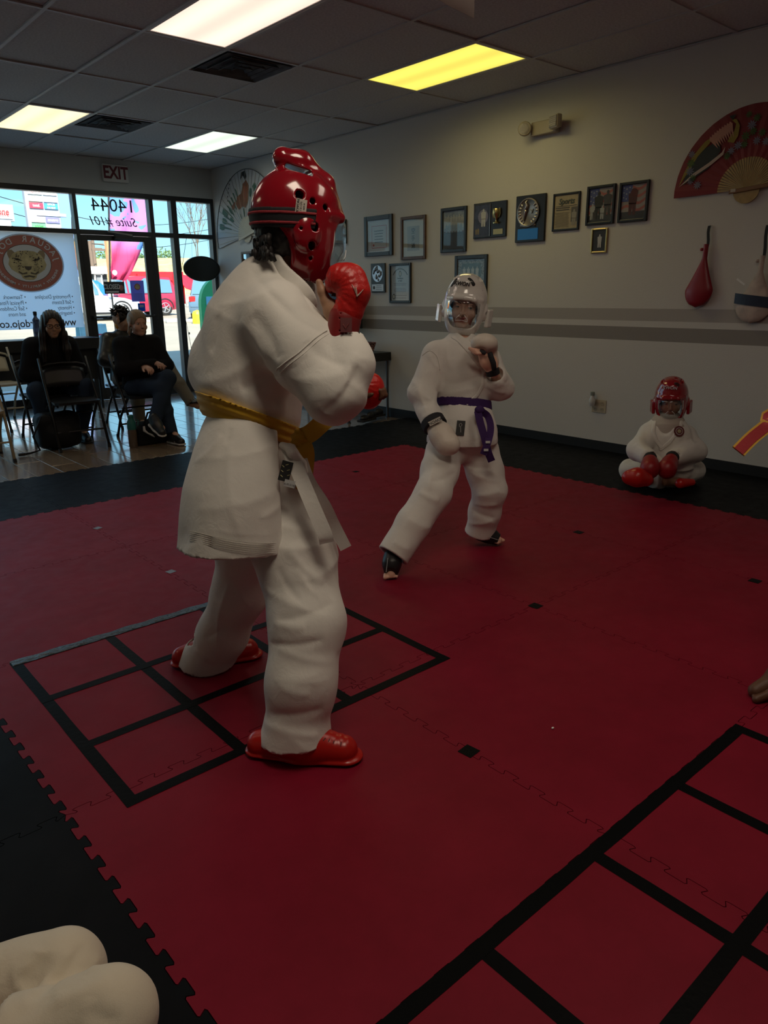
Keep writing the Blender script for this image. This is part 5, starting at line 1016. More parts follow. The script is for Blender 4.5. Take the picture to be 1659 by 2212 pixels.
def helmet(name_lab,c,R,s,mred,parent,holes=(),strap=True,crest=True,label=None,ridge_m=None,vents=()):
    """foam sparring helmet around the head centre c. returns the surface function"""
    c=np.asarray(c,float)
    def shell(q):
        Z=np.stack([np.abs(q[:,0]),q[:,1],q[:,2]],1)
        o=ell_(q,(0,-.006,.040),(.112,.130,.128)); o=smin(o,ell_(q,(0,.030,-.050),(.101,.098,.118)),.045); return o,Z
    def f(P):
        q=((P-c)@R)/s; o,Z=shell(q)
        if crest:
            o=smin(o,chain(q,[(0,-.062,.178),(0,-.01,.176),(0,.065,.135),(0,.118,.06)],[.030,.032,.028,.018],.02),.016)
            zz=chain(Z,[(0,-.052,.168),(0,.0,.158)],[.012,.010]); o=smax(o,-np.maximum(np.linalg.norm(np.stack([q[:,1]+.05+np.clip(q[:,1]+.05,0,.055)*-1,q[:,2]-.154+.12*(q[:,1]+.05)],1),axis=1)-.0095,np.abs(q[:,0])-.3),.005)
        else:
            o=smin(o,ell_(q,(0,.02,.128),(.070,.085,.034)),.03)
        o=smax(o,-ell_(Z,(.062,.03,.150),(.012,.034,.020)),.004) if not crest else o
        o=smin(o,chain(Z,[(0,.124,.052),(.05,.110,.048),(.088,.065,.045)],[.013,.013,.008],.01),.014)     # brow roll
        o=smin(o,ell_(Z,(.108,.002,-.018),(.018,.036,.046)),.012)                                                       # ear pads
        inner=smin(ell_(q,(0,-.006,.035),(.089,.108,.104)),ell_(q,(0,.030,-.055),(.080,.080,.13)),.03)
        o=smax(o,-inner,.006)
        o=smax(o,-box_(q,(0,.12,-.030),(.073,.095,.069),rd=.045),.012)        # face opening
        o=smax(o,-ell_(q,(0,-.105,-.105),(.30,.085,.105)),.010)               # nape
        for (y,z,r) in holes: o=smax(o,-chain(Z,[(.05,y,z),(.2,y,z)],[r,r]),.004)
        return o*s
    pts=[c+R@(np.array(p)*s) for p in ((-.14,-.15,-.19),(.14,.15,.21),(-.14,.15,.21),(.14,-.15,-.19),(.14,.15,-.19),(-.14,-.15,.21),(-.14,.15,-.19),(.14,-.15,.21))]
    o=sdf_obj('helmet',f,pts,.01,.004,mred,parent)
    if label: o['label']=label
    def fl(P):
        q=((P-c)@R)/s; o2=ell_(q,(0,-.006,.035),(.090,.109,.105)); o2=smax(o2,-ell_(q,(0,-.006,.03),(.078,.097,.094)),.004); o2=np.maximum(o2,-(q[:,2]+.03)); return np.maximum(o2,q[:,1]-.06)*s
    sdf_obj('lining',fl,pts,.01,.007,M_RUB,o)
    # clear visor
    b=MB(); rows=[]
    for i in range(15):
        z=.040-.150*i/14; row=[]
        for j in range(17):
            a=(j/16-.5)*2; x=.082*a*(1-.25*max(0,(i/14-.4)))**1; y=.142-.060*a*a-.030*(max(0,i/14-.55)/.45)**2+.010*math.sin(PI*i/14); row.append(Vector(c+R@(np.array([x,y,z])*s)))
        rows.append(row)
    b.grid(rows,thick=.0025*s); v=b.build('visor',M_CLR,o,smooth=True); v['label']='clear plastic face shield'
    mr=mat('visor_rim',(.75,.75,.78),.12,spec=.8)
    b=MB(); b.tube([rows[-1][j] for j in range(17)],.0030*s,6); b.tube([rows[i][0] for i in range(15)],.0018*s,6); b.tube([rows[i][16] for i in range(15)],.0018*s,6); b.build('visor_edge',mr,o,smooth=True)
    b=MB()
    for sx in(-1,1): b.tube([Vector(c+R@(np.array(p)*s)) for p in ((sx*.012,.153,-.030),(sx*.030,.147,-.050),(sx*.032,.143,-.062),(sx*.010,.150,-.058),(0,.151,-.057))],.0015*s,5)
    b.build('breathing_slot',mr,o,smooth=True)
    return f,o
def overlay(name,f,pxs,w,m,parent,h=.004,d0=1.2,vox=.004,under=.003):
    """raised band of half-width w following picked points, conforming to surface f"""
    P=[hit(f,x,y,d0) for x,y in pxs]; P=np.array([p for p in P if p is not None])
    def g(X):
        d=None
        for a,b in zip(P,P[1:]): e=cap(X,a,b,w,w); d=e if d is None else np.minimum(d,e)
        return smax(d,np.abs(f(X)-(h-under)/2)-(h+under)/2,min(.003,w*.4))
    return sdf_obj(name,g,P,w+.01,vox,m,parent)
def badge(name,p,n,up,w,h,m,parent,th=.002,rnd_=False):
    n=unit(n); r=unit(np.cross(up,n)); u=np.cross(n,r); b=MB()
    if rnd_: b.poly([Vector(p+r*w*math.cos(k*PI/12)+u*h*math.sin(k*PI/12)) for k in range(24)],ext=Vector(n*th))
    else: b.poly([Vector(p+r*w*a/2+u*h*c/2) for a,c in ((-1,-1),(1,-1),(1,1),(-1,1))],ext=Vector(n*th))
    return b.build(name,m,parent),(Vector(r),Vector(u),Vector(n))
def piping(name,f,pxs,r,m,parent,off=.001,d0=1.2,n=28):
    P=[hit(f,x,y,d0) for x,y in pxs]; P=[p for p in P if p is not None]; S=spline(P,n); b=MB(); q=[]
    for p in S:
        nn=nrm(f,p); q.append(Vector(p-nn*(float(f(p[None])[0])-off)))
    b.tube(q,r,6); return b.build(name,m,parent,smooth=True)
def person(label,loc,J,M,vox=.006,bvox=.006,sleeve=1.0,folds_=(),tfolds=(),skirt=True,open_neck=None,wr=.003,top='jacket',bottom='trousers',cat='person',d0=1.5,hands=True,name='person',face=True):
    """J: joints (3-D): head,HR,hs,neck,chest,waist,pelvis,sh,el,wr (pairs), hip,kn,an (pairs), toe (pairs). returns root + surface functions"""
    root=empty(name,loc,label,cat); fl=[]
    b=J.get('b',1.0); lat=unit(J['sh'][1]-J['sh'][0]); fwd=J['fwd']
    def body(P):
        D=chain(P,[J['pelvis'],J['waist'],J['chest'],J['neck']],[.10*b,.09*b,.10*b,.05*b],.05,flat=.8,side=fwd)
        if 'head' in J: D=smin(D,chain(P,[J['neck'],J['head']+J['HR']@V3(0,-.01,-.05)],[.046*b,.044*b],.02),.03); D=smin(D,head_sdf(P,J['head'],J['HR'],J['hs']),.012)
        for i in (0,1):
            D=smin(D,chain(P,[J['sh'][i],J['el'][i],J['wr'][i]],[.042*b,.034*b,.022*b],.02),.03)
            D=smin(D,chain(P,[J['hip'][i],J['kn'][i],J['an'][i]],[.07*b,.048*b,.032*b],.03),.03)
            D=smin(D,chain(P,[J['an'][i],J['an'][i]*.5+J['toe'][i]*.5+V3(0,0,.0),J['toe'][i]],[.034*b,.034*b,.024*b],.02),.02)
            if hands and J.get('hand'): h=J['hand'][i]; D=smin(D,hand_sdf(P,J['wr'][i],h[0],h[1],h[2],L=J.get('hl',.15),curl=h[3]),.012)
            for k in range(5 if J.get('toes') else 0):
                f=unit(J['toe'][i]-J['an'][i]); f=unit(V3(f[0],f[1],0)); s=V3(-f[1],f[0],0)*(1 if i else -1); q=J['toe'][i]+s*(.030-.015*k)*b+f*(.004-.005*k); D=smin(D,cap(P,q-V3(0,0,.004),q+f*.024*b-V3(0,0,.010),(.013 if k==0 else .009)*b,(.011 if k==0 else .008)*b),.004)
        return D
    pts=[J['pelvis'],J['chest'],J['neck'],*J['sh'],*J['el'],*J['wr'],*J['hip'],*J['kn'],*J['an'],*J['toe']]+([J['head']] if 'head' in J else [])
    ob=sdf_obj('body',body,pts,.19,bvox,M['skin'],root)
    if 'head' in J and face: eyes(ob,J['head'],J['HR'],J['hs'],J.get('look',(0,0)))
    T=J.get('tr',[.150,.135,.150,.120]); ar=J.get('ar',[.078,.066,.052]); lr=J.get('lr',[.115,.082,.070]); fo=J.get('flat',.72)
    def jk(P):
        D=chain(P,[J['waist'],(J['waist']+J['chest'])/2,J['chest']],[T[1],(T[1]+T[2])/2,T[2]],.05,flat=fo,side=fwd)
        D=smin(D,cap(P,J['sh'][0],J['sh'][1],ar[0]*.92,ar[0]*.92),.05); D=smin(D,cap(P,J['chest'],J['neck'],T[3],.055*b),.05)
        for i in (0,1): c=J.get('cut',(.93,.93))[i]; D=smin(D,chain(P,[J['sh'][i],J['el'][i],J['el'][i]*(1-c)+J['wr'][i]*c],ar,.025),.035)
        return D
    def sk(P):
        lo=J['hem']; return chain(P,[J['waist'],J['pelvis'],lo],[T[1],T[0],T[0]*1.08],.05,flat=fo+.05,side=fwd)
    wz=J['waist']; un=unit(J['chest']-J['pelvis']); jf=[(q,w*1.45,h*1.5) for q,w,h in pxfolds(jk,folds_,d0)]
    def jk2(P):
        D=jk(P)
        if skirt: D=smin(D,sk(P),.03); D=np.maximum(D,-((P-J['hem'])@J.get('hemn',V3(0,0,1))))
        D=D-folds(P,jf)*np.clip(1-np.abs(D)/.04,0,1)-wrinkle(P,wr,(8,8,18),3); h=(P-wz)@un; D=D+J.get('cinch',.010)*np.exp(-(h/.03)**2)
        if open_neck is not None: D=smax(D,-open_neck(P),.005)
        for i in (0,1):
            w=J['wr'][i]; e=unit(w-J['el'][i]); D=smax(D,-cap(P,w-e*.06,w+e*.08,ar[2]*.66,ar[2]*.86),.003)
        if skirt: D=smax(D,-(sk(P)+.012+np.clip((P[:,2]-J['hem'][2]-.03)*3,0,1)),.003)
        return D
    oj=sdf_obj(top,jk2,pts[:9]+[J['hem']] if skirt else pts[:9],.17,vox,M['top'],root)
    def tr(P):
        D=chain(P,[J['pelvis'],J['pelvis']+V3(0,0,.02)],[T[0]*.93,T[0]*.9],.03,flat=.85,side=fwd)
        for i in (0,1): D=smin(D,chain(P,[J['hip'][i],(J['hip'][i]+J['kn'][i])/2,J['kn'][i],(J['kn'][i]+J['an'][i])/2,J['an'][i]],[lr[0],(lr[0]+lr[1])/2,lr[1],(lr[1]+lr[2])/2,lr[2]],.03),.035)
        return D
    tf=[(q,w*1.35,h*1.4) for q,w,h in pxfolds(tr,tfolds,d0)]
    def tr2(P):
        D=chain(P,[J['pelvis'],J['pelvis']+V3(0,0,.02)],[T[0]*.93,T[0]*.9],.03,flat=.85,side=fwd); F=folds(P,tf)+wrinkle(P,wr,(7,7,14),6)
        for i in (0,1):
            a=J['an'][i]; e=unit(a-J['kn'][i]); l=chain(P,[J['hip'][i],(J['hip'][i]+J['kn'][i])/2,J['kn'][i],(J['kn'][i]+a)/2,a+e*.06],[lr[0],(lr[0]+lr[1])/2,lr[1],(lr[1]+lr[2])/2,lr[2]],.03)-F
            s=((P-a)@e)-J.get('cuffx',.0); l=np.where(np.linalg.norm(P-a,axis=1)<.2,smax(l,s,.004),l); l=smax(l,-cap(P,a-e*.05,a+e*.10,lr[2]*.74,lr[2]*.88),.003); D=smin(D,l,.03)
        return D
    ot=sdf_obj(bottom,tr2,[J['pelvis'],*J['hip'],*J['kn'],*J['an']],.16,vox,M['bottom'],root)
    return root,ob,oj,ot,jk2,tr2,body
def shoe(parent,heel,toe,m,sole,h=.10,name='shoe',up=V3(0,0,1),vox=.005):
    heel=np.asarray(heel,float);toe=np.asarray(toe,float); d=unit(toe-heel); L=np.linalg.norm(toe-heel)
    f=lambda P: smax(smin(chain(P,[heel+d*.04+up*.055,heel+d*L*.45+up*.06,toe-d*.045+up*.035],[.040,.044,.036],.03),chain(P,[heel+d*.045+up*h,heel+d*L*.3+up*(h*.9)],[.038,.036],.02),.03),-((P-heel)@up)+.016,.004)
    g=lambda P: smax(chain(P,[heel+d*.042+up*.012,heel+d*L*.5+up*.012,toe-d*.042+up*.014],[.044,.040,.042],.03,flat=.35,side=up),np.abs((P-heel)@up-.011)-.011,.004)
    o=sdf_obj(name,f,[heel,toe],.15,vox,m,parent); sdf_obj('sole',g,[heel,toe],.08,vox,sole,o); return o,f
# ================= taller child in the red helmet (near) =================
def near_kid():
    root=empty('person',(1.12,1.92,0),'child in red helmet and yellow belt seen from behind, hands raised in red gloves','person')
    A=at
    fw=unit(V3(math.cos(math.radians(-28)),math.sin(math.radians(-28)),0)); lat=V3(fw[1],-fw[0],0)   # lat = his right (towards the camera)
    hc=A(640,499,2.13); HR=rotm(math.radians(-20),math.radians(-10),0)
    S=A(598,690,2.07); E=A(722,846,1.99); Wr=A(747,718,1.99); S2=A(640,650,2.42); E2=A(735,800,2.52); W2=A(775,862,2.50)
    K=A(664,1345,2.19); An=A(640,1600,2.20); K2=A(520,1275,2.60); An2=A(448,1430,2.735); H1=A(585,1060,2.30); H2=A(545,1070,2.42)
    # ---- body (skin) ----
    nk0=A(600,618,2.18); nk1=A(630,545,2.145)
    gd=unit(A(765,625,1.98)-Wr)
    fR=[V3(1.0,1.655,.045),V3(1.075,1.575,.04),V3(1.135,1.505,.03)]; fL=[V3(1.09,2.33,.045),V3(1.16,2.29,.04),V3(1.255,2.25,.03)]
    def body(P):
        D=head_sdf(P,hc,HR,.97); D=smin(D,chain(P,[nk0,nk1,hc+V3(0,0,-.03)],[.058,.054,.05],.03),.03)
        D=smin(D,chain(P,[A(560,960,2.33),A(550,830,2.28),A(575,720,2.24),nk0],[.115,.11,.125,.06],.05),.03)
        for a,b_,c in ((S,E,Wr),(S2,E2,W2)): D=smin(D,chain(P,[a,b_,c],[.05,.04,.026],.02),.03)
        for a,b_,c in ((H1,K,An),(H2,K2,An2)): D=smin(D,chain(P,[a,b_,c],[.085,.055,.038],.03),.03)
        for q in (fR,fL): D=smin(D,chain(P,q,[.030,.030,.022],.02),.02)
        D=smin(D,cap(P,An,fR[0],.034,.028),.02); D=smin(D,cap(P,An2,fL[0],.034,.028),.02)
        D=smin(D,hand_sdf(P,Wr,gd,-fw+.2*lat,-unit(A(700,640,1.98)-A(765,640,1.98))*-1,L=.155,curl=.8,thumb=(.95,.75,.0)),.015)
        D=smin(D,hand_sdf(P,W2,unit(A(800,845,2.48)-W2),V3(0,0,-1),unit(A(780,800,2.4)-W2),L=.15,curl=1.0,thumb=(.5,.6,.2)),.015)
        return D
    allp=[hc,An,An2,fR[0],fR[2],fL[0],fL[2],Wr,W2,S,S2,K,K2,E,E2]
    sdf_obj('body',body,allp,.17,.008,M_SKD,root)
    # hair curls at the nape
    rr=random.Random(4); b=MB()
    for k in range(46):
        a=rr.uniform(-1.2,1.2); p=hc+HR@(V3(.075*math.sin(a),-.075-.035*math.cos(a)*rr.uniform(.6,1.1),rr.uniform(-.075,-.03))); q=[Vector(p)]
        for j in range(2): q.append(q[-1]+Vector((rr.uniform(-.008,.008),rr.uniform(-.008,.008),-.014)))
        b.tube(q,[.008,.0085,.005],6)
    b.build('curls',mat('black_hair',(.008,.006,.006),.6),root,smooth=True)['kind']='stuff'
    def hf(P): q=((P-hc)@HR); o=ell_(q,(0,-.030,-.012),(.080,.088,.085)); o=np.maximum(o,q[:,1]+.02); return o+.003*noise(P,120,2)
    sdf_obj('hair',hf,[hc],.14,.005,_M['black_hair'],root)
    # ---- jacket ----
    NA=A(628,535,2.14); NB=A(650,628,2.13)
    wb=A(447,878,2.36); wf=A(650,948,2.27); wn=A(545,910,2.13); bn=unit(np.cross(wf-wb,wn-wb)); bn=bn if bn[2]>0 else -bn; w0=(wb+wf)/2
    def torso(P):
        return chain(P,[A(552,905,2.32),A(545,815,2.27),A(560,720,2.24),A(580,655,2.22)],[.165,.185,.185,.135],.06,flat=.80,side=fw)
    def upper(P):
        D=torso(P); D=smin(D,chain(P,[A(585,650,2.20),A(596,616,2.19)],[.115,.078],.04),.05)
        D=smin(D,ell_(P,A(480,790,2.33),(.10,.10,.10)),.08)
        D=smin(D,chain(P,[S,(S+E)/2,E,A(758,778,1.985)],[.105,.102,.082,.060],.03),.045)
        D=smin(D,chain(P,[S2,(S2+E2)/2,E2,A(765,835,2.50)],[.095,.085,.075,.055],.03),.05)
        D=smin(D,cap(P,A(758,790,1.985),Wr+unit(E-Wr)*.004,.066,.044),.02)
        # deep armpit / side creases
        D=np.maximum(D,-((P-wf)@bn)-.02)
        return D
    hem0=A(512,1185,2.33); 
    def skirt_s(P): return chain(P,[A(550,900,2.30),A(532,1010,2.29),A(517,1100,2.28),A(508,1215,2.28)],[.165,.205,.225,.24],.06,flat=.72,side=fw)
    hb=A(407,1166,2.38);hf1=A(608,1192,2.17);hn=A(490,1188,2.20); hnorm=unit(np.cross(hf1-hb,hn-hb)); hnorm=hnorm if hnorm[2]>0 else -hnorm
    slit=A(607,1090,2.16); sn=unit(fw*.9+.1*lat)
    def skirt(P):
        D=skirt_s(P)+.004*np.sin((P@lat)*38)*np.clip((w0[2]-P[:,2])*3,0,1); D=np.maximum(D,-(D+.012)); D=np.maximum(D,-((P-hb)@hnorm)); D=np.maximum(D,(P-wf)@bn)
        D=np.maximum(D,np.minimum((P-slit)@sn,.3)); return D
    uf=pxfolds(upper,[
      (425,835,560,770,.022,.012),(560,770,600,800,.018,-.010),(440,860,620,880,.020,.010),(500,880,640,905,.016,.010),(520,840,600,800,.020,-.014),(600,780,545,680,.022,-.016),(575,790,520,690,.016,.010),
      (610,800,705,712,.006,.006),(605,810,700,722,.005,-.005),(620,820,760,800,.022,.007),(640,870,760,840,.022,.008),(700,890,775,790,.018,-.010),(715,870,770,760,.012,.009),
      (540,575,640,680,.012,-.007),(470,660,600,620,.02,.006),(590,640,700,720,.012,-.006),(650,620,700,690,.014,-.008),(455,760,470,680,.02,-.006),(640,905,690,880,.02,.008),(660,740,745,790,.02,-.009),(600,880,560,840,.02,-.012)])
    def up2(P):
        D=upper(P); h=(P-w0)@bn
        D=D-.8*folds(P,uf)*np.clip(1-np.abs(D)/.05,0,1)-wrinkle(P,.0055,(4,4,10),1)-.006*np.exp(-((h-.05)/.03)**2)
        D=smax(D,-chain(P,[NA,NB],[.064,.058]),.006)  # neck opening
        cu=Wr-unit(E-Wr)*.01; D=smax(D,-chain(P,[Wr+unit(A(758,790,1.985)-Wr)*.07,Wr,cu-unit(E-Wr)*.05],[.030,.038,.042]),.004)
        return D
    sf=pxfolds(skirt_s,[(430,990,600,960,.014,.005),(425,1100,600,1060,.018,.006),(500,950,520,1160,.014,.006),(560,1120,605,1090,.01,.006),(420,1000,480,940,.014,.006),(450,1140,600,1150,.005,.003),(500,925,490,960,.006,-.006)])
    up=sdf_obj('jacket',up2,[A(430,850,2.1),A(430,850,2.6),A(790,880,2.0),A(600,560,2.1),A(600,560,2.6),A(780,800,2.6),E,E2,S,S2],.12,.0068,M_GI,root)
    sk=sdf_obj('jacket_skirt',lambda P: skirt(P)-folds(P,sf)*.8-wrinkle(P,.0025,(8,8,10),4),[hb,hf1,A(640,940,2.1),A(440,900,2.6),A(600,1190,2.6),A(407,1166,2.1)],.07,.0065,M_GI,root)
    for k in range(6):
        q=[]; 
        for t in range(20):
            f_=t/19; p=hit(skirt_s,411+f_*194,1168-k*4.2+27*math.sin(min(1,f_*1.15)*PI/2)-0,1.5)
            if p is not None: q.append(Vector(p-ray(500,1100)*.004))
        b=MB(); b.tube(q,.0009,4); b.build('hem_stitching',mat('stitch_thread',(.5,.47,.42),.9),sk)['kind']='stuff'
    # collar
    b=MB(); 
    cpx=[(541,549,2.14),(556,541,2.10),(590,565,2.08),(625,610,2.09),(650,640,2.12)]
    nc=A(620,590,2.15); na=unit(A(612,540,2.15)-A(583,650,2.2)+V3(0,0,.0))
    def col(P):
        return smax(np.abs(chain(P,[NA,NB],[.066,.060]))-.0055,np.abs(upper(P)-.004)-.022,.004)
    sdf_obj('collar',col,[nc],.16,.0045,M_GI,up)
    piping('seam',up2,[(597,801),(640,766),(680,731),(706,714)],.0020,M_GI,up)
    piping('seam',up2,[(604,806),(646,772),(686,737),(711,720)],.0012,M_GI,up,off=0)
    # ---- trousers ----
    def tr(P):
        D=chain(P,[A(560,985,2.32),H1,A(638,1200,2.25),K,A(650,1470,2.17),An,An+unit(An-K)*.08],[.13,.125,.118,.103,.096,.094,.098],.05)
        D2=chain(P,[A(550,985,2.36),H2,A(535,1170,2.5),K2,A(480,1370,2.68),An2,An2+unit(An2-K2)*.08],[.14,.13,.105,.090,.084,.086,.092],.05); return smin(D,D2,.03)
    c1=A(558,1592,2.22);c2=A(697,1600,2.17);c3=A(640,1629,2.10); n1=unit(np.cross(c2-c1,c3-c1)); n1=n1 if n1[2]>0 else -n1
    d1=A(395,1412,2.75);d2=A(512,1428,2.72);d3=A(450,1456,2.66); n2=unit(np.cross(d2-d1,d3-d1)); n2=n2 if n2[2]>0 else -n2
    tf=pxfolds(tr,[(560,1260,705,1330,.018,.009),(600,1340,720,1300,.02,-.012),(590,1345,660,1355,.016,.012),(585,1390,700,1380,.016,-.010),(600,1400,725,1430,.014,.010),(590,1470,700,1450,.018,.007),(570,1560,690,1590,.014,.010),(580,1540,700,1530,.02,-.010),(600,1225,650,1300,.012,-.009),(620,1180,700,1260,.02,.010),(660,1180,700,1330,.018,-.006),(640,1230,690,1290,.012,.008),(640,1060,700,1180,.014,.007),(600,1480,670,1500,.02,.008),
       (500,1250,560,1330,.016,.006),(495,1260,470,1420,.010,.010),(440,1380,500,1340,.014,-.008),(420,1400,470,1430,.014,.008)],1.5)
    def tr2(P):
        D=tr(P); D=D-folds(P,[(a,w*.8,h*.7) for a,w,h in tf])*np.clip(1-np.abs(D)/.05,0,1)-wrinkle(P,.005,(5,5,14),7)
        near=((P-An)**2).sum(1)<((P-An2)**2).sum(1)
        cut=np.where(near,-((P-c1)@n1),-((P-d1)@n2)); D=np.maximum(D,np.where(P[:,2]<.45,cut,-1))
        D=smax(D,-cap(P,An+V3(0,0,.10),An+V3(0,0,-.12),.070,.086),.003); D=smax(D,-cap(P,An2+V3(0,0,.10),An2+V3(0,0,-.12),.062,.076),.003); return D
    sdf_obj('trousers',tr2,[A(560,960,2.3),K,An,An2,K2,H1,H2],.17,.0068,M_GI,root)
    # ---- belt ----
    MY=cloth_mat('yellow_belt_cotton',(.62,.36,.015),.7,700)
    def bt(P): h=(P-wf)@bn; f=torso(P)-.020-.002*np.sin(h*260); g=np.maximum(np.abs(h-.0)-.030,f); return smax(g,-(torso(P)+.002),.004)
    bl=sdf_obj('belt',bt,[wb,wf,wn,A(640,900,2.5)],.10,.005,MY,root)
    b=MB(); kp=A(650,945,2.15)
    ribbon('belt_end',spline([kp,A(672,935,2.12),A(700,910,2.12),A(716,900,2.15)],12),unit(CAM-kp),.052,MY,bl,.006)
    ribbon('belt_end',spline([A(650,948,2.14),A(662,975,2.13),A(661,1010,2.16),A(655,1060,2.2)],12),unit(CAM-kp),.045,MY,bl,.006)
    sdf_obj('belt_knot',lambda P: ell_(P,A(650,950,2.15),(.030,.028,.034))+.003*np.sin((P@bn)*300),[kp],.05,.004,MY,bl)
    # ---- trouser tie, lapel edge, label ----
    vv=unit(CAM-A(680,1050,2.1))
    lp=ribbon('lapel_edge',spline([A(622,965,2.13),A(645,1020,2.10),A(672,1085,2.08),A(700,1150,2.08),A(706,1172,2.09)],20),vv,.042,M_GI,up,.004)
    ribbon('lapel_edge',spline([A(648,985,2.14),A(668,1040,2.12),A(700,1090,2.14),A(722,1135,2.18),A(747,1184,2.2)],20),vv,.036,M_GI,up,.004)
    sdf_obj('trouser_tie',lambda P: chain(P,[A(610,962,2.12),A(626,968,2.11),A(632,978,2.11),A(655,1000,2.12),A(660,1020,2.12)],[.010,.013,.016,.009,.007],.006),[A(610,962,2.12),A(660,1020,2.12)],.04,.004,M_GI,up)
    lbm=mat('black_label',(.012,.012,.012),.6); T_=A(617,1018,2.095); bs_=(Vector(unit(cR*.96+cU*-.25)),Vector(unit(cU*.96+cR*.25)),Vector(vv))
    def patch(name,c,bs,w,h,m,par,th=.002):
        r,u,n=bs; b=MB(); c=Vector(c); b.poly([c-r*w/2-u*h/2,c+r*w/2-u*h/2,c+r*w/2+u*h/2,c-r*w/2+u*h/2],ext=n*th); return b.build(name,m,par)
    lb=patch('label',T_,bs_,.032,.058,lbm,up); gm=mat('label_gold',(.45,.42,.2),.6)
    rr=random.Random(8); b=MB()
    for k in range(6): q=T_+np.array(bs_[0])*rr.uniform(-.008,.008)+np.array(bs_[1])*(-.018+.007*k)+vv*.0025; b.tube([Vector(q),Vector(q+np.array(bs_[0])*.007*(1 if k%2 else -1)+np.array(bs_[1])*.004)],.0012,4)
    b.build('label_mark',gm,lb)['kind']='stuff'
    w2=patch('size_tag',A(626,1045,2.09),bs_,.032,.020,M_PGI,up); text('lettering','K-M 5/160',.0075,A(626,1047,2.086),None,M_INK,w2,basis=bs_,ext=.0003)
    # ---- helmet ----
    hs=1.0; hcc=hc+HR@V3(0,0,.004)
    def loc(px,py,d): q=((A(px,py,d)-hcc)@HR)/hs; return q[1],q[2]
    HL=[(*loc(676,434,2.02),.0085),(*loc(707,446,2.03),.0080),(*loc(683,489,2.02),.0125),(*loc(680,529,2.02),.0115),(*loc(681,462,2.02),.0045),(*loc(650,493,2.02),.0045),(*loc(681,556,2.03),.0055),(*loc(645,422,2.02),.012),(*loc(633,476,2.02),.009)]
    fh,ho=helmet('',hcc,HR,hs,M_RVI,root,holes=HL,label='glossy red foam sparring helmet')
    def band(z0,h,off):
        def g(P):
            q=((P-hcc)@HR)/hs; o=ell_(q,(0,-.006,.040),(.112,.130,.128)); o=smin(o,ell_(q,(0,.030,-.050),(.101,.098,.118)),.045); z=q[:,2]-z0-.12*(q[:,1]); f=np.maximum(np.abs(z)-h,np.abs(o-off*.5)-off*.5); f=np.maximum(f,q[:,1]-.022); return f*hs
        return g
    bp=[hcc+HR@V3(sx*.13,sy,.03) for sx in(-1,1) for sy in(-.15,.05)]
    st=sdf_obj('strap',band(.020,.026,.006),bp,.03,.004,mat('black_elastic',(.012,.012,.016),.8),ho); mrl=mat('strap_red',(.30,.02,.03),.8)
    for dz in(-.013,.013): sdf_obj('strap_stripe',band(.020+dz,.0034,.0085),bp,.03,.003,mrl,st)
    p=hit(fh,650,446,1.5); n_=nrm(fh,p,.01); r_=unit(np.cross(HR[:,2],n_)); u_=unit(np.cross(n_,r_)); bb_=(Vector(r_),Vector(u_),Vector(n_))
    tg_=patch('helmet_tag',p+n_*.004,bb_,.030,.036,mat('tag_paper',(.55,.50,.44),.7),ho); text('lettering','KWON',.010,Vector(p+n_*.0065-r_*.009),None,M_INK,tg_,basis=bb_,rot=PI/2,ext=.0002,bold=.0002); text('lettering','CE CPS',.0075,Vector(p+n_*.0065-r_*.0005),None,M_INK,tg_,basis=bb_,rot=PI/2,ext=.0002); text('lettering','SIZE M',.006,Vector(p+n_*.0065+r_*.008),None,M_INK,tg_,basis=bb_,rot=PI/2,ext=.0002)
    # ---- gloves ----
    def gl(P):
        D=chain(P,[A(742,712,1.985),A(752,672,1.975),A(764,632,1.965),A(756,607,1.965)],[.031,.037,.041,.039],.02); D=smin(D,chain(P,[A(756,604,1.965),A(735,602,1.965),A(722,618,1.97)],[.040,.035,.023],.02),.02)
        pn=A(716,622,1.93); v=P-pn; an=np.arctan2(v@cU,v@cR); D=D+.0011*np.sin(an*22)*np.exp(-(np.linalg.norm(v,axis=1)/.07)**2)
        pl=A(724,650,1.975); D=smax(D,-ell_(P,pl,(.016,.016,.030)),.01); return D
    g1=sdf_obj('glove',gl,[A(742,725,1.98),A(765,600,1.97)],.075,.004,M_RGL,root); g1['label']='red vinyl sparring glove raised by the helmet'
    cuff=sdf_obj('cuff_strap',lambda P: np.abs(chain(P,[A(738,728,1.985),A(745,690,1.98)],[.039,.041]))-.003,[A(740,710,1.98)],.055,.004,mat('dark_red_strap',(.22,.01,.012),.5),g1)
    vg=unit(CAM-A(770,620,1.93)); bsv=(Vector(cR),Vector(cU),Vector(vg)); pv=hit(gl,771,628,1.4); mwv=mat('glove_white_print',(.5,.38,.33),.5)
    b=MB(); pf=lambda x,y: (lambda p: Vector(p-ray(x,y)*.0012))(hit(gl,x,y,1.4))
    b.tube([pf(760,614),pf(765,624),pf(769,634)],.0009,4); b.tube([pf(768,620),pf(770,630),pf(771,640)],.0020,5); b.tube([pf(771,640),pf(779,632),pf(785,625)],[.002,.0014,.0008],5); b.build('glove_mark',mwv,g1)
    patch('strap_patch',A(748,702,1.935),bsv,.030,.038,mat('deep_red_patch',(.10,.008,.01),.5),cuff)
    b=MB(); b.tube([Vector(A(741,700,1.93)),Vector(A(747,709,1.93)),Vector(A(754,698,1.93))],.0008,4); b.build('patch_mark',mat('patch_mark',(.28,.05,.05),.6),cuff)
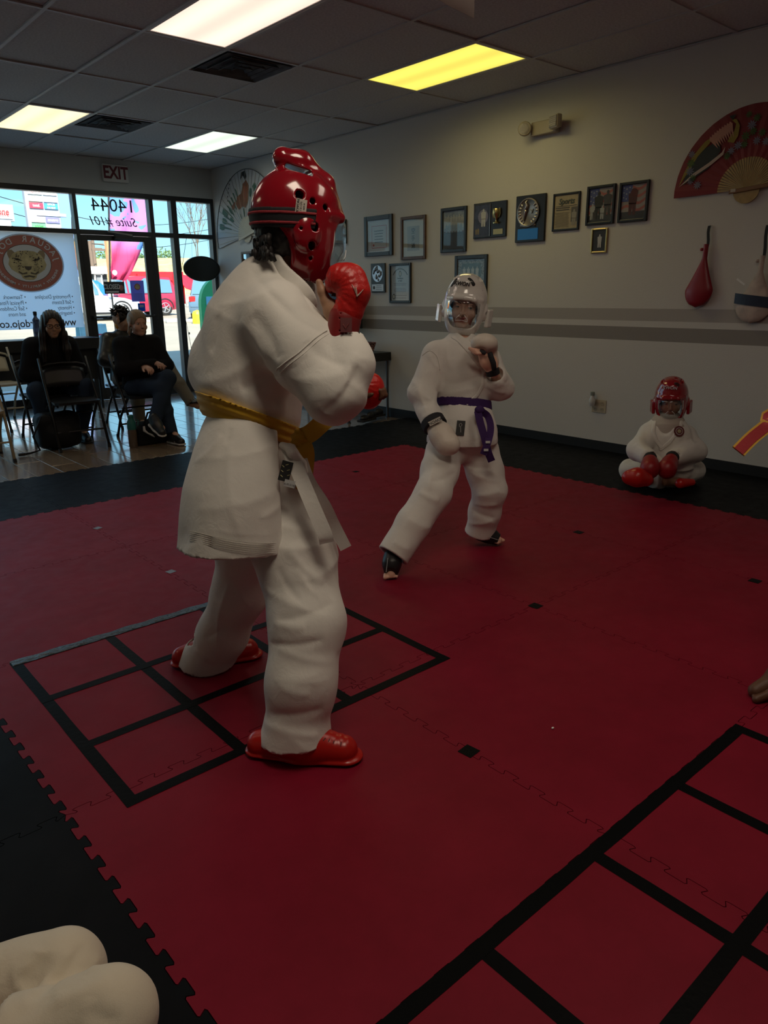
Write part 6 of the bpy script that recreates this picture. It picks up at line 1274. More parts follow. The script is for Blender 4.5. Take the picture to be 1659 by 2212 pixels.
    def gl2(P):
        c=A(796,846,2.49); D=ell_(P,c,(.050,.050,.060)); D=smin(D,ell_(P,A(800,838,2.47),(.045,.045,.050)),.02); pn=A(777,832,2.44); v=P-pn; an=np.arctan2(v@cU,v@cR); D=D+.0014*np.sin(an*20)*np.exp(-(np.linalg.norm(v,axis=1)/.06)**2); return smax(D,-ell_(P,A(766,866,2.44),(.028,.03,.022)),.01)
    g2=sdf_obj('glove',gl2,[A(796,846,2.49)],.09,.004,M_RGL,root); g2['label']='red vinyl sparring glove held low in front'
    sdf_obj('thumb',lambda P: chain(P,[A(752,868,2.44),A(766,856,2.42),A(780,850,2.40),A(784,847,2.40)],[.022,.016,.011,.009],.01),[A(770,860,2.42)],.06,.004,M_SKD,root)
    sdf_obj('thumb',lambda P: smin(chain(P,[A(726,700,2.0),A(714,672,1.995),A(704,650,1.99),A(696,630,1.985),A(689,610,1.98)],[.022,.018,.0135,.012,.009],.01),ell_(P,A(722,672,1.99),(.02,.02,.03)),.015),[A(705,655,1.99)],.09,.004,M_SKM,root)
    # ---- foot pads ----
    def pad(q,An_,heel,toe):
        def f(P):
            d_=unit(toe-heel); sd=V3(-d_[1],d_[0],0)
            D=chain(P,[heel+d_*.12+V3(0,0,.048),heel+d_*.18+V3(0,0,.044),toe-d_*.050+V3(0,0,.030)],[.052,.054,.044],.04); D=smin(D,chain(P,[heel+d_*.035+V3(0,0,.035),heel+d_*.10+V3(0,0,.05)],[.040,.045],.03),.012)
            D=smin(D,chain(P,[heel+d_*.03+V3(0,0,.014),heel+d_*.16+V3(0,0,.012),toe-d_*.04+V3(0,0,.012)],[.042,.054,.050],.02,flat=.25,side=(0,0,1)),.006)
            D=smax(D,-P[:,2]+.002,.004); D=D+.0015*np.sin((P@d_)*260)*np.exp(-((P-toe+d_*.06-V3(0,0,.06))**2).sum(1)/.0009); return D
        return f
    for (h_,t_,lb_) in ((V3(.948,1.712,0),V3(1.170,1.463,0),'glossy red padded foot guard, nearer the camera'),(V3(1.020,2.362,0),V3(1.305,2.222,0),'red padded foot guard on the rear foot')):
        o=sdf_obj('foot_guard',pad(None,None,h_,t_),[h_,t_,V3(h_[0],h_[1],.1)],.09,.0045,M_RSH,root); o['label']=lb_
    b=MB(); f_=pad(None,None,V3(.948,1.712,0),V3(1.170,1.463,0))
    for (x0,y0,x1,y1) in ((703,1594,698,1600),(712,1596,710,1602),(722,1600,720,1606),(737,1603,736,1612)):
        p0=hit(f_,x0,y0,1.5);p1=hit(f_,x1,y1,1.5)
        if p0 is not None and p1 is not None: b.tube([Vector(p0),Vector(p1)],.0012,4)
    b.build('foot_guard_mark',M_INK,root)
    return root
near_kid()
# ================= purple-belted child in the white helmet =================
def knee_fold(x,y,w): return (x-w,y,x+w,y+4,.010,.006)
def kid_white():
    A=at; hy=math.radians(-138)
    fwd=unit(V3(math.cos(hy-.15),math.sin(hy-.15),0)); HR=rotm(hy-.06,math.radians(-3),math.radians(7))
    hc=A(1004,663,3.765)
    J=dict(head=hc,HR=HR,hs=.97,look=(-.35,-.05),b=.86,fwd=fwd,neck=A(998,723,3.79),chest=A(996,785,3.80),waist=A(1000,872,3.82),pelvis=A(1000,935,3.82),hem=A(998,955,3.82),
      sh=[A(942,768,3.76),A(1052,780,3.84)],el=[A(912,852,3.74),A(1078,838,3.80)],wr=[A(936,912,3.66),A(1066,800,3.66)],
      hip=[A(962,975,3.80),A(1036,975,3.86)],kn=[A(936,1065,3.64),A(1058,1060,3.86)],an=[A(848,1200,3.56),A(1036,1150,3.99)],toe=[A(845,1240,3.525),A(1076,1166,3.97)],toes=True,
      T=0,tr=[.165,.135,.150,.110],ar=[.068,.072,.060],lr=[.100,.085,.078],flat=.78,cut=(.86,.55),hl=.135)
    del J['T']
    J['hand']=[(unit(A(962,962,3.62)-J['wr'][0]),fwd*-1,V3(.3,.3,0),1.1),(unit(A(1056,745,3.62)-J['wr'][1]),unit(A(1000,760,3.5)-A(1056,750,3.6)),-fwd,1.0)]
    FL=[(900,760,925,900,.014,.006),(935,770,950,860,.012,-.007),(925,760,950,800,.010,.008),(945,750,960,830,.010,-.005),(950,880,1040,840,.010,.005),(960,850,1060,820,.010,.005),(950,830,1040,810,.010,-.004),(965,740,975,800,.010,.005),(900,840,945,870,.012,.007),(895,880,940,860,.012,-.006),(900,905,940,890,.010,.006),(1000,745,1045,800,.008,-.004),(1050,830,1090,850,.010,.006),(1070,800,1095,830,.010,-.005),(935,900,1060,915,.008,-.004),(980,890,975,950,.010,.006),(1010,895,1012,950,.009,-.005)]
    TF=[(905,1062,950,1082,.012,.010),(930,1040,985,1020,.014,-.007),(880,1120,930,1140,.016,.006),(850,1170,900,1190,.012,.007),(990,1000,1060,1010,.012,-.007),(1000,1010,1080,1040,.012,.007),(1030,1070,1080,1060,.012,.007),(1020,1100,1070,1120,.012,-.007),(1010,1130,1065,1125,.010,.007),(1020,1085,1075,1090,.010,.006),(940,1000,930,1060,.014,.006)]
    nk=lambda P: chain(P,[A(1000,704,3.80),A(1003,716,3.74),A(1008,728,3.68)],[.052,.030,.006])
    root,ob,oj,ot,jf,tf,bf=person('child in white helmet and purple belt facing the camera in a fighting stance',(2.6,2.5,0),J,dict(skin=M_SKL,top=M_GI,bottom=M_GI),vox=.006,bvox=.005,folds_=FL,tfolds=TF,open_neck=nk,wr=.005,d0=2.6)
    # brows and lips
    mb=mat('brow_hair',(.03,.02,.015),.8); b=MB()
    for s in(-1,1): b.tube([Vector(hc+HR@(V3(s*x,y,z)*.93)) for x,y,z in ((.016,.0975,.024),(.030,.0955,.029),(.046,.083,.024))],[.0022,.003,.0015],5)
    b.build('brows',mb,ob,smooth=True); lipm=mat('lips',(.32,.10,.08),.45)
    sdf_obj('lips',lambda P: (lambda q: smax(smin(ell_(q,(0,.0885,-.049),(.0215,.0125,.0058)),ell_(q,(0,.0855,-.0605),(.018,.0125,.0062)),.003),-ell_(q,(0,.103,-.0545),(.018,.012,.0022)),.002)*.97)(((P-hc)@HR)/.97),[hc+HR@V3(0,.085,-.052)],.035,.0022,lipm,ob)
    # lapels
    overlay('lapel',jf,[(978,728),(1000,745),(1025,775),(1045,800),(1042,835),(1030,855),(1010,872)],.010,M_GI,oj,h=.004,d0=2.6); overlay('lapel',jf,[(1020,735),(1040,770),(1052,800)],.016,M_GI,oj,h=.003,d0=2.6)
    piping('seam',jf,[(912,768),(928,758),(945,772),(950,800)],.0022,M_GI,oj,d0=2.6)
    # belt
    MP=cloth_mat('purple_belt_cotton',(.05,.02,.10),.7,700); un=unit(J['chest']-J['pelvis']); wp0=A(992,874,3.70); t_=V3(*cR)*.06
    bn=unit(un*1.0+cR*.12)
    def bt(P): h=(P-J['waist'])@bn; return smax(np.maximum(np.abs(h)-.022,chain(P,[J['waist']-un*.05,J['waist']+un*.05],[.146,.139],.02,flat=.80,side=fwd)-.004),-(chain(P,[J['waist']-un*.05,J['waist']+un*.05],[.13,.125],.02,flat=.78,side=fwd)),.004)
    bl=sdf_obj('belt',bt,[J['waist']],.20,.005,MP,root); v=unit(CAM-A(1035,900,3.6))
    kp=hit(bf,1035,886,2.8); D_=3.63
    sdf_obj('belt_knot',lambda P: ell_(P,A(1036,886,D_),(.026,.024,.022)),[A(1036,886,D_)],.04,.004,MP,bl)
    ribbon('belt_end',spline([A(1032,888,D_-.01),A(1038,915,D_-.02),A(1048,950,D_-.03),A(1055,978,D_-.02),A(1062,996,D_)],16),v,.036,MP,bl,.004)
    ribbon('belt_end',spline([A(1040,888,D_-.01),A(1054,900,D_+.02),A(1060,925,D_),A(1054,955,D_-.04),A(1044,982,D_-.03)],16),v,.034,MP,bl,.004)
    for x,y in ((1054,955),(1050,972)): badge('belt_label',A(x,y,D_-.05),v,cU,.022,.012,M_PGI,bl)
    # skirt label
    p=hit(jf,995,925,2.8); n_=nrm(jf,p); o,bs_=badge('label',p+n_*.003,n_,cU+.1*cR,.042,.075,mat('black_label',(.012,.012,.012),.6),oj); b=MB(); r,u,n=bs_; c=Vector(p+n_*.006)
    b.tube([c+u*.005-r*.006,c+u*.018-r*.008,c+u*.024+r*.0,c+u*.016+r*.006,c+u*.008,c-u*.008+r*.002,c-u*.022+r*.004],.0014,4); b.build('label_mark',M_PGI,o)
    # gloves
    mg=mat('white_glove_vinyl',(.70,.62,.53),.45,bump=.2,bs=50); mk=mat('black_elastic',(.012,.012,.016),.8)
    d1=3.60
    g1=sdf_obj('glove',lambda P: smin(chain(P,[A(940,922,3.64),A(954,940,3.62),A(965,958,3.60)],[.046,.056,.060],.03),ell_(P,A(978,962,3.58),(.028,.03,.035)),.03),[A(960,950,3.6)],.12,.004,mg,root); g1['label']='white sparring glove of the lowered hand'
    wd=unit(A(958,950,3.6)-A(932,905,3.66)); bc=A(937,915,3.645)
    bd=sdf_obj('wrist_band',lambda P: smax(np.abs((P-bc)@wd)-.022,cap(P,bc-wd*.1,bc+wd*.1,.060,.064),.004),[bc],.085,.004,mk,g1)
    f_=lambda P: cap(P,bc-wd*.1,bc+wd*.1,.060,.064); p=hit(f_,940,911,2.8); n_=nrm(f_,p); o,bs_=badge('band_label',p+n_*.002,n_,-wd,.066,.026,mat('label_grey',(.42,.38,.33),.6),bd); text('lettering','KWON',.021,Vector(p+n_*.0045),None,M_INK,o,basis=(-bs_[0],-bs_[1],bs_[2]),ext=.0003,bold=.0004,shear=.1)
    c0=A(1046,742,3.585)
    g2=sdf_obj('glove',lambda P: smax(smin(ell_(P,c0,(.066,.060,.048),np.stack([cR,cF,cU],1)),chain(P,[A(1064,752,3.62),A(1068,780,3.65),A(1070,800,3.66)],[.022,.018,.014],.02),.03),-ell_(P,A(1034,764,3.58),(.035,.08,.026),np.stack([cR,cF,cU],1)),.01),[c0],.16,.004,mg,root); g2['label']='white sparring glove of the raised hand'
    sdf_obj('palm',lambda P: smin(chain(P,[A(1062,802,3.645),A(1052,778,3.62),A(1042,764,3.60)],[.026,.032,.024],.02),ell_(P,A(1050,780,3.61),(.030,.022,.036)),.02),[A(1050,780,3.6)],.10,.004,M_SKL,ob)
    b=MB()
    for k in range(4): b.tube([Vector(A(1036+3*k,757+2*k,3.56)),Vector(A(1024+2*k,756+2.5*k,3.54)),Vector(A(1012+3*k,752+3*k,3.545))],[.009,.0085,.007],8)
    b.build('fingers',M_SKL,ob,smooth=True)
    overlay('finger_strap',lambda P: ell_(P,A(1036,762,3.59),(.04,.05,.02)),[(1030,752),(1036,758),(1046,762)],.010,mk,g2,h=.006,d0=2.8)
    b=MB(); b.tube([Vector(A(1058,762,3.56)),Vector(A(1066,785,3.58)),Vector(A(1068,800,3.59))],[.012,.013,.012],8); b.build('hand_strap',mk,g2,smooth=True)
    wc=A(1064,803,3.65); wd2=unit(A(1054,760,3.61)-wc); sdf_obj('wrist_band',lambda P: smax(np.abs((P-wc)@wd2)-.016,cap(P,wc-wd2*.1,wc+wd2*.1,.034,.034),.004),[wc],.07,.004,mk,g2)
    # foot pads
    mf=mat('black_foot_pad',(.012,.012,.014),.4)
    for i,(a,t,lb) in enumerate(((J['an'][0],J['toe'][0],'black foot guard on the leading foot'),(J['an'][1],J['toe'][1],'black foot guard on the rear foot'))):
        d_=unit(t-a); o=sdf_obj('foot_guard',lambda P: smax(chain(P,[a+d_*.01,(a+t)/2+V3(0,0,.006),t-d_*.0],[.044,.043,.033],.02),(P-t)@unit(V3(d_[0],d_[1],-.3))-.003,.004),[a,t],.09,.0045,mf,root); o['label']=lb
        b=MB(); q=[hit(bf,0,0)] if False else None
        b.tube([Vector(A(*( (838,1205,3.50) if i==0 else (1056,1160,3.92) ))),Vector(A(*((834,1236,3.49) if i==0 else (1082,1168,3.93))))],.0015,4); b.build('guard_piping',mat('light_piping',(.4,.4,.4),.6),o)
    # helmet
    mh=mat('white_glossy_foam',(.74,.71,.66),.18,spec=.6,coat=.6); hcc=hc+HR@V3(0,-.012,.0)
    fh,ho=helmet('',hcc,HR,.96,mh,root,crest=False,label='glossy white foam sparring helmet',holes=[(.02,-.02,.012)])
    p=hit(fh,998,613,3.0); n_=nrm(fh,p,.01); r_=unit(np.cross(HR[:,2],n_)); u_=unit(np.cross(n_,r_)); text('lettering','KWON',.026,Vector(p+n_*.002),None,M_INK,ho,basis=(Vector(r_),Vector(u_),Vector(n_)),ext=.001,bold=.0008,shear=.15)
    mv=mat('vent_dark',(.01,.01,.012),.6)
    for (x,y,s) in ((981,610,1),(1018,608,-1)):
        overlay('vent',fh,[(x-5*s,y+6),(x+4*s,y-6)],.010,mv,ho,h=.0015,d0=3,vox=.003)
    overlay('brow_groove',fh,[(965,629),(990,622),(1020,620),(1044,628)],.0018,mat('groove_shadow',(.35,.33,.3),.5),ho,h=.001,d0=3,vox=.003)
    for s in (-1,1):
        c=hcc+HR@(V3(s*.128,-.01,-.045)); o=sdf_obj('side_tab',lambda P: box_(P,c,(.010,.030,.045),HR@np.array(Euler((0,0,s*.35)).to_matrix()),rd=.006),[c],.07,.005,mh,ho)
kid_white()
# ================= child sitting cross-legged by the wall =================
def kid_sitting():
    A=at; hy=math.radians(-156); fwd=unit(V3(math.cos(hy),math.sin(hy),0)); HR=rotm(hy+.05,math.radians(-10),math.radians(-2)); hc=A(1450,866,5.02)
    J=dict(head=hc,HR=HR,hs=.97,look=(-.2,-.15),b=.86,fwd=fwd,neck=A(1443,906,5.06),chest=A(1440,940,5.08),waist=A(1440,990,5.12),pelvis=A(1440,1012,5.14),hem=A(1440,1008,5.12),
      sh=[A(1402,938,5.08),A(1481,941,5.12)],el=[A(1378,972,5.0),A(1503,975,5.04)],wr=[A(1405,990,4.86),A(1446,990,4.86)],hip=[A(1415,1018,5.08),A(1466,1020,5.12)],kn=[on(1361,1015,2,.088),on(1499,1016,2,.088)],an=[on(1440,1040,2,.062),on(1402,1036,2,.07)],toe=[on(1490,1043,2,.04),on(1362,1034,2,.05)],
      tr=[.155,.150,.150,.11],ar=[.066,.070,.058],lr=[.086,.070,.058],flat=.8,cut=(.75,.75),cinch=.0,cuffx=-.03,hl=.12)
    J['hand']=None
    FL=[(1375,930,1395,980,.014,.007),(1395,920,1405,970,.014,-.007),(1485,920,1505,970,.014,.007),(1480,940,1470,985,.014,-.006),(1410,970,1460,975,.012,.006),(1370,960,1400,975,.012,.007),(1490,965,1515,950,.012,.006)]
    TF=[(1345,1000,1390,1010,.012,.005),(1440,1030,1500,1010,.012,.008),(1430,1040,1500,1030,.012,-.006),(1460,1000,1510,1005,.012,.005)]
    nk=lambda P: chain(P,[A(1440,896,5.0),A(1437,925,4.94),A(1434,946,4.93)],[.070,.045,.018],.03)
    root,ob,oj,ot,jf,tf,bf=person('child in red helmet and gloves sitting cross-legged against the right wall',(4.75,2.55,0),J,dict(skin=M_SKM,top=M_GI,bottom=M_GI),vox=.0075,bvox=.006,folds_=FL,tfolds=TF,open_neck=nk,wr=.004,d0=4)
    sdf_obj('undershirt',lambda P: chain(P,[J['chest']+V3(0,0,-.05),J['chest']+V3(0,0,.05),J['neck']+V3(0,0,-.02)],[.128,.122,.062],.04,flat=.83,side=fwd),[J['chest'],J['neck']],.18,.007,mat('beige_tshirt',(.48,.42,.36),.9),root)
    for q in ([(1414,912),(1411,932),(1418,952),(1428,966)],[(1472,912),(1462,935),(1446,956),(1428,970),(1406,980)]): overlay('lapel',jf,q,.013,M_GI,oj,h=.006,d0=4.6,vox=.005)
    p=hit(jf,1466,932,4); n_=nrm(jf,p,.02); o,bs_=badge('chest_badge',p+n_*.006,n_,cU,.036,.036,mat('badge_maroon',(.13,.02,.02),.7),oj,rnd_=True); r,u,n=bs_
    for k,(m_,q) in enumerate(((M_PGI,.025),(mat('badge_maroon',(.13,.02,.02),.7),.021),(M_GOLD,.013))): badge('badge_ring' if k<2 else 'badge_head',p+n_*(.0085+.0006*k),n_,cU,q,q,m_,o,rnd_=True,th=.0005)
    sdf_obj('belt_end',lambda P: chain(P,[A(1412,982,4.93),A(1424,990,4.92),A(1432,1000,4.90)],[.016,.014,.018],.01,flat=.5,side=cF),[A(1422,990,4.92)],.06,.005,M_GI,root)
    mrg=mat('red_glove_cloth',(.28,.008,.012),.4); mk=_M['black_elastic']
    for (c,w,lb) in ((A(1404,1012,4.78),A(1404,990,4.85),'red sparring glove resting in the lap, image left'),(A(1441,1012,4.78),A(1452,988,4.86),'red sparring glove resting in the lap, image right')):
        g=sdf_obj('glove',lambda P: chain(P,[w,(w+c)/2,c,c+V3(0,0,-.015)],[.036,.046,.055,.050],.03),[c,w],.09,.005,mrg,root); g['label']=lb
        e=unit(c-w); bd=sdf_obj('wrist_band',lambda P: smax(np.abs((P-w)@e+.0)-.014,cap(P,w-e*.1,w+e*.1,.042,.044),.003),[w],.07,.005,mk,g); v=unit(CAM-w); o,bs_=badge('band_label',w+v*.046,v,-e,.045,.016,mat('label_grey',(.42,.38,.33),.6),bd); text('lettering','KWON',.013,Vector(w+v*.049),None,M_INK,o,basis=bs_,ext=.0003)
    o=sdf_obj('foot_guard',lambda P: smax(chain(P,[A(1396,1036,4.74),A(1376,1031,4.73),A(1359,1031,4.75)],[.044,.058,.046],.03),-P[:,2]+.004,.005),[A(1375,1030,4.74)],.14,.005,M_RSH,root); o['label']='large red padded foot guard, image left'
    o=sdf_obj('foot_guard',lambda P: smax(chain(P,[A(1470,1044,4.80),A(1494,1042,4.82)],[.034,.024],.02),-P[:,2]+.004,.005),[A(1482,1043,4.81)],.10,.005,M_RSH,root); o['label']='tip of the other red foot guard, image right'
    mh=mat('dark_red_glossy_foam',(.30,.008,.014),.15,spec=.6,coat=.8); fh,ho=helmet('',hc-HR@V3(0,.012,0),HR,.96,mh,root,crest=False,label='glossy dark red sparring helmet',holes=[(.0,-.02,.014)])
    p=hit(fh,1447,838,4.3); n_=nrm(fh,p,.01); r_=unit(np.cross(HR[:,2],n_)); u_=unit(np.cross(n_,r_)); text('lettering','KWON',.028,Vector(p+n_*.002),None,M_PGI,ho,basis=(Vector(r_),Vector(u_),Vector(n_)),ext=.001,bold=.0008,shear=.15)
    overlay('vent',fh,[(1461,829),(1465,831)],.015,M_BLACK,ho,h=.0015,d0=4,vox=.004)
    for s in (-1,1):
        c=hc+HR@(V3(s*.118,-.01,-.045)); sdf_obj('side_tab',lambda P: box_(P,c,(.010,.030,.045),HR@np.array(Euler((0,0,s*.35)).to_matrix()),rd=.006),[c],.07,.006,mh,ho)
kid_sitting()
# ================= waiting area: chairs, adults, bags =================
def chair_build(name,label,m,loc,yaw,group='folding chairs'):
    """steel folding chair; the sitter looks along yaw. local x = right, y = forward"""
    t=empty(name,(loc[0],loc[1],-.03),label,'chair',group,rz=yaw-PI/2)
    T=lambda *p: MB().tube([Vector(q) for q in p],.0125,8)
    for s in(-1,1):
        # front leg runs up into the back hoop; rear leg folds from under the seat
        o=T((s*.215,.23,.012),(s*.213,.05,.40),(s*.208,-.10,.62),(s*.205,-.20,.80)).build('leg',m,t,smooth=True,keep=False); MB().cyl((s*.215,.234,0),(s*.215,.228,.03),.016,8).build('foot_cap',M_RUB,o,keep=False)
        o=T((s*.19,-.25,.012),(s*.19,-.12,.22),(s*.19,.10,.42)).build('leg',m,t,smooth=True,keep=False); MB().cyl((s*.19,-.253,0),(s*.19,-.245,.03),.016,8).build('foot_cap',M_RUB,o,keep=False)
    b=MB(); b.tube([(-.205,-.20,.70),(-.19,-.215,.725),(-.13,-.228,.742),(0,-.235,.75),(.13,-.228,.742),(.19,-.215,.725),(.205,-.20,.80)],.0125,8,cap=False); b.build('back_hoop',m,t,smooth=True,keep=False)
    b=MB(); b.grid([[(-.185+.37*i/10,-.150-.075*(j/4)-.022*math.cos((i/10-.5)*PI),.545+.175*(j/4)*(1-.18*abs(i/5-1)**3)) for j in range(5)] for i in range(11)],thick=.004); b.build('backrest',m,t,smooth=True,keep=False)
    b=MB(); n=9; b.bm.faces.new([b.bm.verts.new((x,y,.435)) for x,y in ((-.19,-.17),(-.2,-.05),(-.2,.17),(-.17,.215),(-.1,.23),(.1,.23),(.17,.215),(.2,.17),(.2,-.05),(.19,-.17),(.1,-.19),(-.1,-.19))]); r=bmesh.ops.extrude_face_region(b.bm,geom=b.bm.faces[:]); bmesh.ops.translate(b.bm,vec=(0,0,-.022),verts=[g for g in r['geom'] if isinstance(g,bmesh.types.BMVert)]); b.build('seat',m,t,keep=False)
    MB().cyl((-.21,.16,.165),(.21,.16,.165),.009,8).build('stretcher',m,t,keep=False); MB().cyl((-.19,-.175,.13),(.19,-.175,.13),.008,8).build('stretcher',m,t,keep=False); MB().cyl((-.19,-.075,.30),(.19,-.075,.30),.008,8).build('stretcher',m,t,keep=False)
    for s in(-1,1): MB().box((s*.205,.0,.425),(.012,.05,.03)).build('hinge_bracket',M_CHROME,t,keep=False)
    return t
M_CB=mat('black_chair_steel',(.010,.010,.011),.4,spec=.35); M_CT=mat('tan_chair_steel',(.30,.24,.15),.4)
# ground points (z=-.03)
fl=lambda x,y: on(x,y,2,-.03)
cB=fl(152,975); 
E1=chair_build('folding_chair','empty black folding chair with its back to the camera, in front of the long-haired woman',M_CB,(2.32,7.0),math.radians(-95))
E2_=chair_build('folding_chair','black folding chair the long-haired woman sits on',M_CB,(2.27,7.62),math.radians(-90))
E3=chair_build('folding_chair','black folding chair the blonde woman sits on',M_CB,(2.96,6.93),math.radians(-90))
E4=chair_build('folding_chair','black folding chair behind the blonde woman, holding the man',M_CB,(3.19,7.80),math.radians(-90))
E5=chair_build('folding_chair','tan folding chair at the left edge of the picture',M_CT,(1.47,6.90),math.radians(-95))
E6=chair_build('folding_chair','black folding chair behind the tan one at the left edge',M_CB,(1.86,8.45),math.radians(-92))
E7=chair_build('folding_chair','beige folding chair back by the window behind the long-haired woman',mat('beige_chair',(.42,.36,.26),.5),(2.18,8.95),math.radians(-90))
# black bench with cloth panel below the banner
t=empty('counter_table',(2.6,9.35,-.03),'black-skirted low table under the window banner','table'); MB().span((1.2,9.2,.70),(3.46,9.62,.83),bev=.005).build('tabletop',M_BLACK,t); MB().span((1.22,9.28,.33),(3.44,9.30,.80)).build('skirt_panel',M_RUB,t)
for x in (1.25,3.42): 
    for y in (9.24,9.58): MB().cyl((x,y,-.03),(x,y,.70),.018,8).build('leg',M_CB,t)
P=on(83,732,1,9.4); t=empty('figurine_bottle',(P[0],9.4,.83),'navy and white patterned bottle standing on the black-skirted table','bottle')
mfl=mat('flag_print',(.04,.06,.14),.4,var=.9,vs=26); b=MB(); b.lathe([(.035,0),(.045,.01),(.045,.12),(.035,.17),(.040,.22),(.018,.25),(.016,.27)],(P[0],9.4,.83),16); b.build('body',mfl,t,smooth=40); b=MB(); b.lathe([(.02,.27),(.022,.31),(.012,.315)],(P[0],9.4,.83),12); b.build('cap',M_BLACK,t)
# ---------- adults ----------
M_BLKC=cloth_mat('black_fleece',(.012,.012,.014),.9,300); M_JEAN=cloth_mat('dark_denim',(.022,.035,.06),.85,400); M_LEA=mat('dark_leather',(.02,.02,.019),.38,bump=.3,bs=25); M_GREY=cloth_mat('grey_twill',(.17,.15,.12),.85,400); M_SOLE=mat('white_sole',(.5,.48,.45),.6); M_SKP=mat('fair_skin',(.50,.28,.20),.5)
def adult(label,seat,yaw,s,M,headyaw,headpitch=0,lean=.06,hz=.66,hx=0,knees=None,ankles=None,toes=None,elbows=None,wrists=None,tr=None,**k):
    f=V3(math.cos(yaw),math.sin(yaw),0); r=V3(f[1],-f[0],0); u=V3(0,0,1); o=V3(seat[0],seat[1],.40); L=lambda a,b,c: o+r*a*s+f*b*s+u*c*s
    pel=L(0,-.02,.10); ch=L(0,-.04+lean,.39); nk=L(0,-.02+lean*1.3,.535); hd=L(hx,.01+lean*1.6,hz); HR=rotm(headyaw,headpitch)
    J=dict(head=hd,HR=HR,hs=1.0*s,b=s,fwd=f,neck=nk,chest=ch,waist=L(0,lean*.4,.22),pelvis=pel,hem=L(0,0,.05),sh=[L(-.16,lean-.02,.465),L(.16,lean-.02,.465)],
      el=[L(*e) for e in (elbows or ((-.24,.08,.25),(.24,.08,.25)))],wr=[L(*e) for e in (wrists or ((-.10,.26,.20),(.10,.26,.20)))],
      hip=[L(-.09,.03,.07),L(.09,.03,.07)],kn=[L(*e) for e in (knees or ((-.12,.45,.10),(.12,.45,.10)))],an=[np.array(e,float) if len(e)==3 and e[2]<0.3 and k.get('absan') else L(*e) for e in (ankles or ((-.12,.42,-.33),(.12,.42,-.33)))],toe=None,
      tr=tr or [.165,.155,.165,.10],ar=[.082,.070,.052],lr=[.095,.072,.058],flat=.72,hl=.16,cut=k.get('cut',(.93,.93)),cinch=.0)
    J['toe']=[a+V3(*(f*.14))*s+u*-.05 for a in J['an']] if toes is None else [L(*e) for e in toes]
    J['hand']=k.get('hand') or [(f,-u,r,.7),(f,-u,-r,.7)]
    return (*person(label,(seat[0],seat[1],-.03),J,M,vox=.011,bvox=.0085,wr=.005,top=k.get('top','sweater'),bottom='trousers',d0=6,skirt=True),J,L,HR,hd)
def hair(root,hd,HR,s,m,f,pts,v=.006,name='hair'): return sdf_obj(name,lambda P: f(((P-hd)@HR)/s)*s,[hd+HR@(V3(*p)*s) for p in pts],.03,v,m,root)
# 1 woman with long dark hair and glasses
y1=math.radians(-92)
R1=adult('woman with long dark hair and glasses leaning forward on a folding chair',(2.33,7.62),y1,1.0,dict(skin=M_SKM,top=M_BLKC,bottom=M_JEAN),math.radians(-100),math.radians(-8),lean=.20,knees=((-.21,.44,.09),(.24,.40,.08)),ankles=((-.12,.40,-.33),(.17,.36,-.33)),elbows=((-.24,.18,.22),(.24,.18,.22)),wrists=((-.05,.31,.16),(.05,.31,.16)),tr=[.19,.185,.185,.11])
root,HRx,hd=R1[0],R1[-2],R1[-1]; s_=1.0
mdh=mat('dark_brown_hair',(.012,.008,.007),.45)
def h1(q):
    sh=ell_(q,(0,-.020,.035),(.093,.108,.100)); long_=smin(chain(np.stack([np.abs(q[:,0]),q[:,1],q[:,2]],1),[(.070,-.01,.02),(.088,.0,-.10),(.105,.02,-.23),(.10,.04,-.32)],[.034,.034,.036,.018],.03),ell_(q,(0,-.06,-.10),(.10,.055,.16)),.03); d=smin(sh,long_,.03)
    return smax(d,-ell_(q,(0,.09,-.03),(.062,.075,.105)),.01)+.003*np.sin(q[:,0]*260+q[:,2]*20)
hair(root,hd,HRx,s_,mdh,h1,((-.15,-.15,-.34),(.15,.1,.15),(.15,-.15,-.34),(-.15,.1,.15)))
b=MB(); 
for sx in(-1,1):
    c=hd+HRx@(V3(sx*.033,.094,.004)*s_); b.tube([Vector(c+HRx@V3(.026*math.cos(a),-.004*abs(math.cos(a)),.019*math.sin(a))) for a in [k*PI/10 for k in range(20)]],.0022,5,closed=True); b.tube([Vector(hd+HRx@(V3(sx*.058,.090,.010)*s_)),Vector(hd+HRx@(V3(sx*.080,.0,.012)*s_))],.002,5)
b.tube([Vector(hd+HRx@(V3(-.008,.098,.008)*s_)),Vector(hd+HRx@(V3(.008,.098,.008)*s_))],.002,5); b.build('glasses',M_BLACK,root)
J1=R1[-4]
for i in (0,1): a=J1['an'][i]; h_=V3(a[0],a[1],-.03)-J1['fwd']*.06; shoe(root,h_,h_+J1['fwd']*.27,M_BLACK,M_RUB,vox=.007)
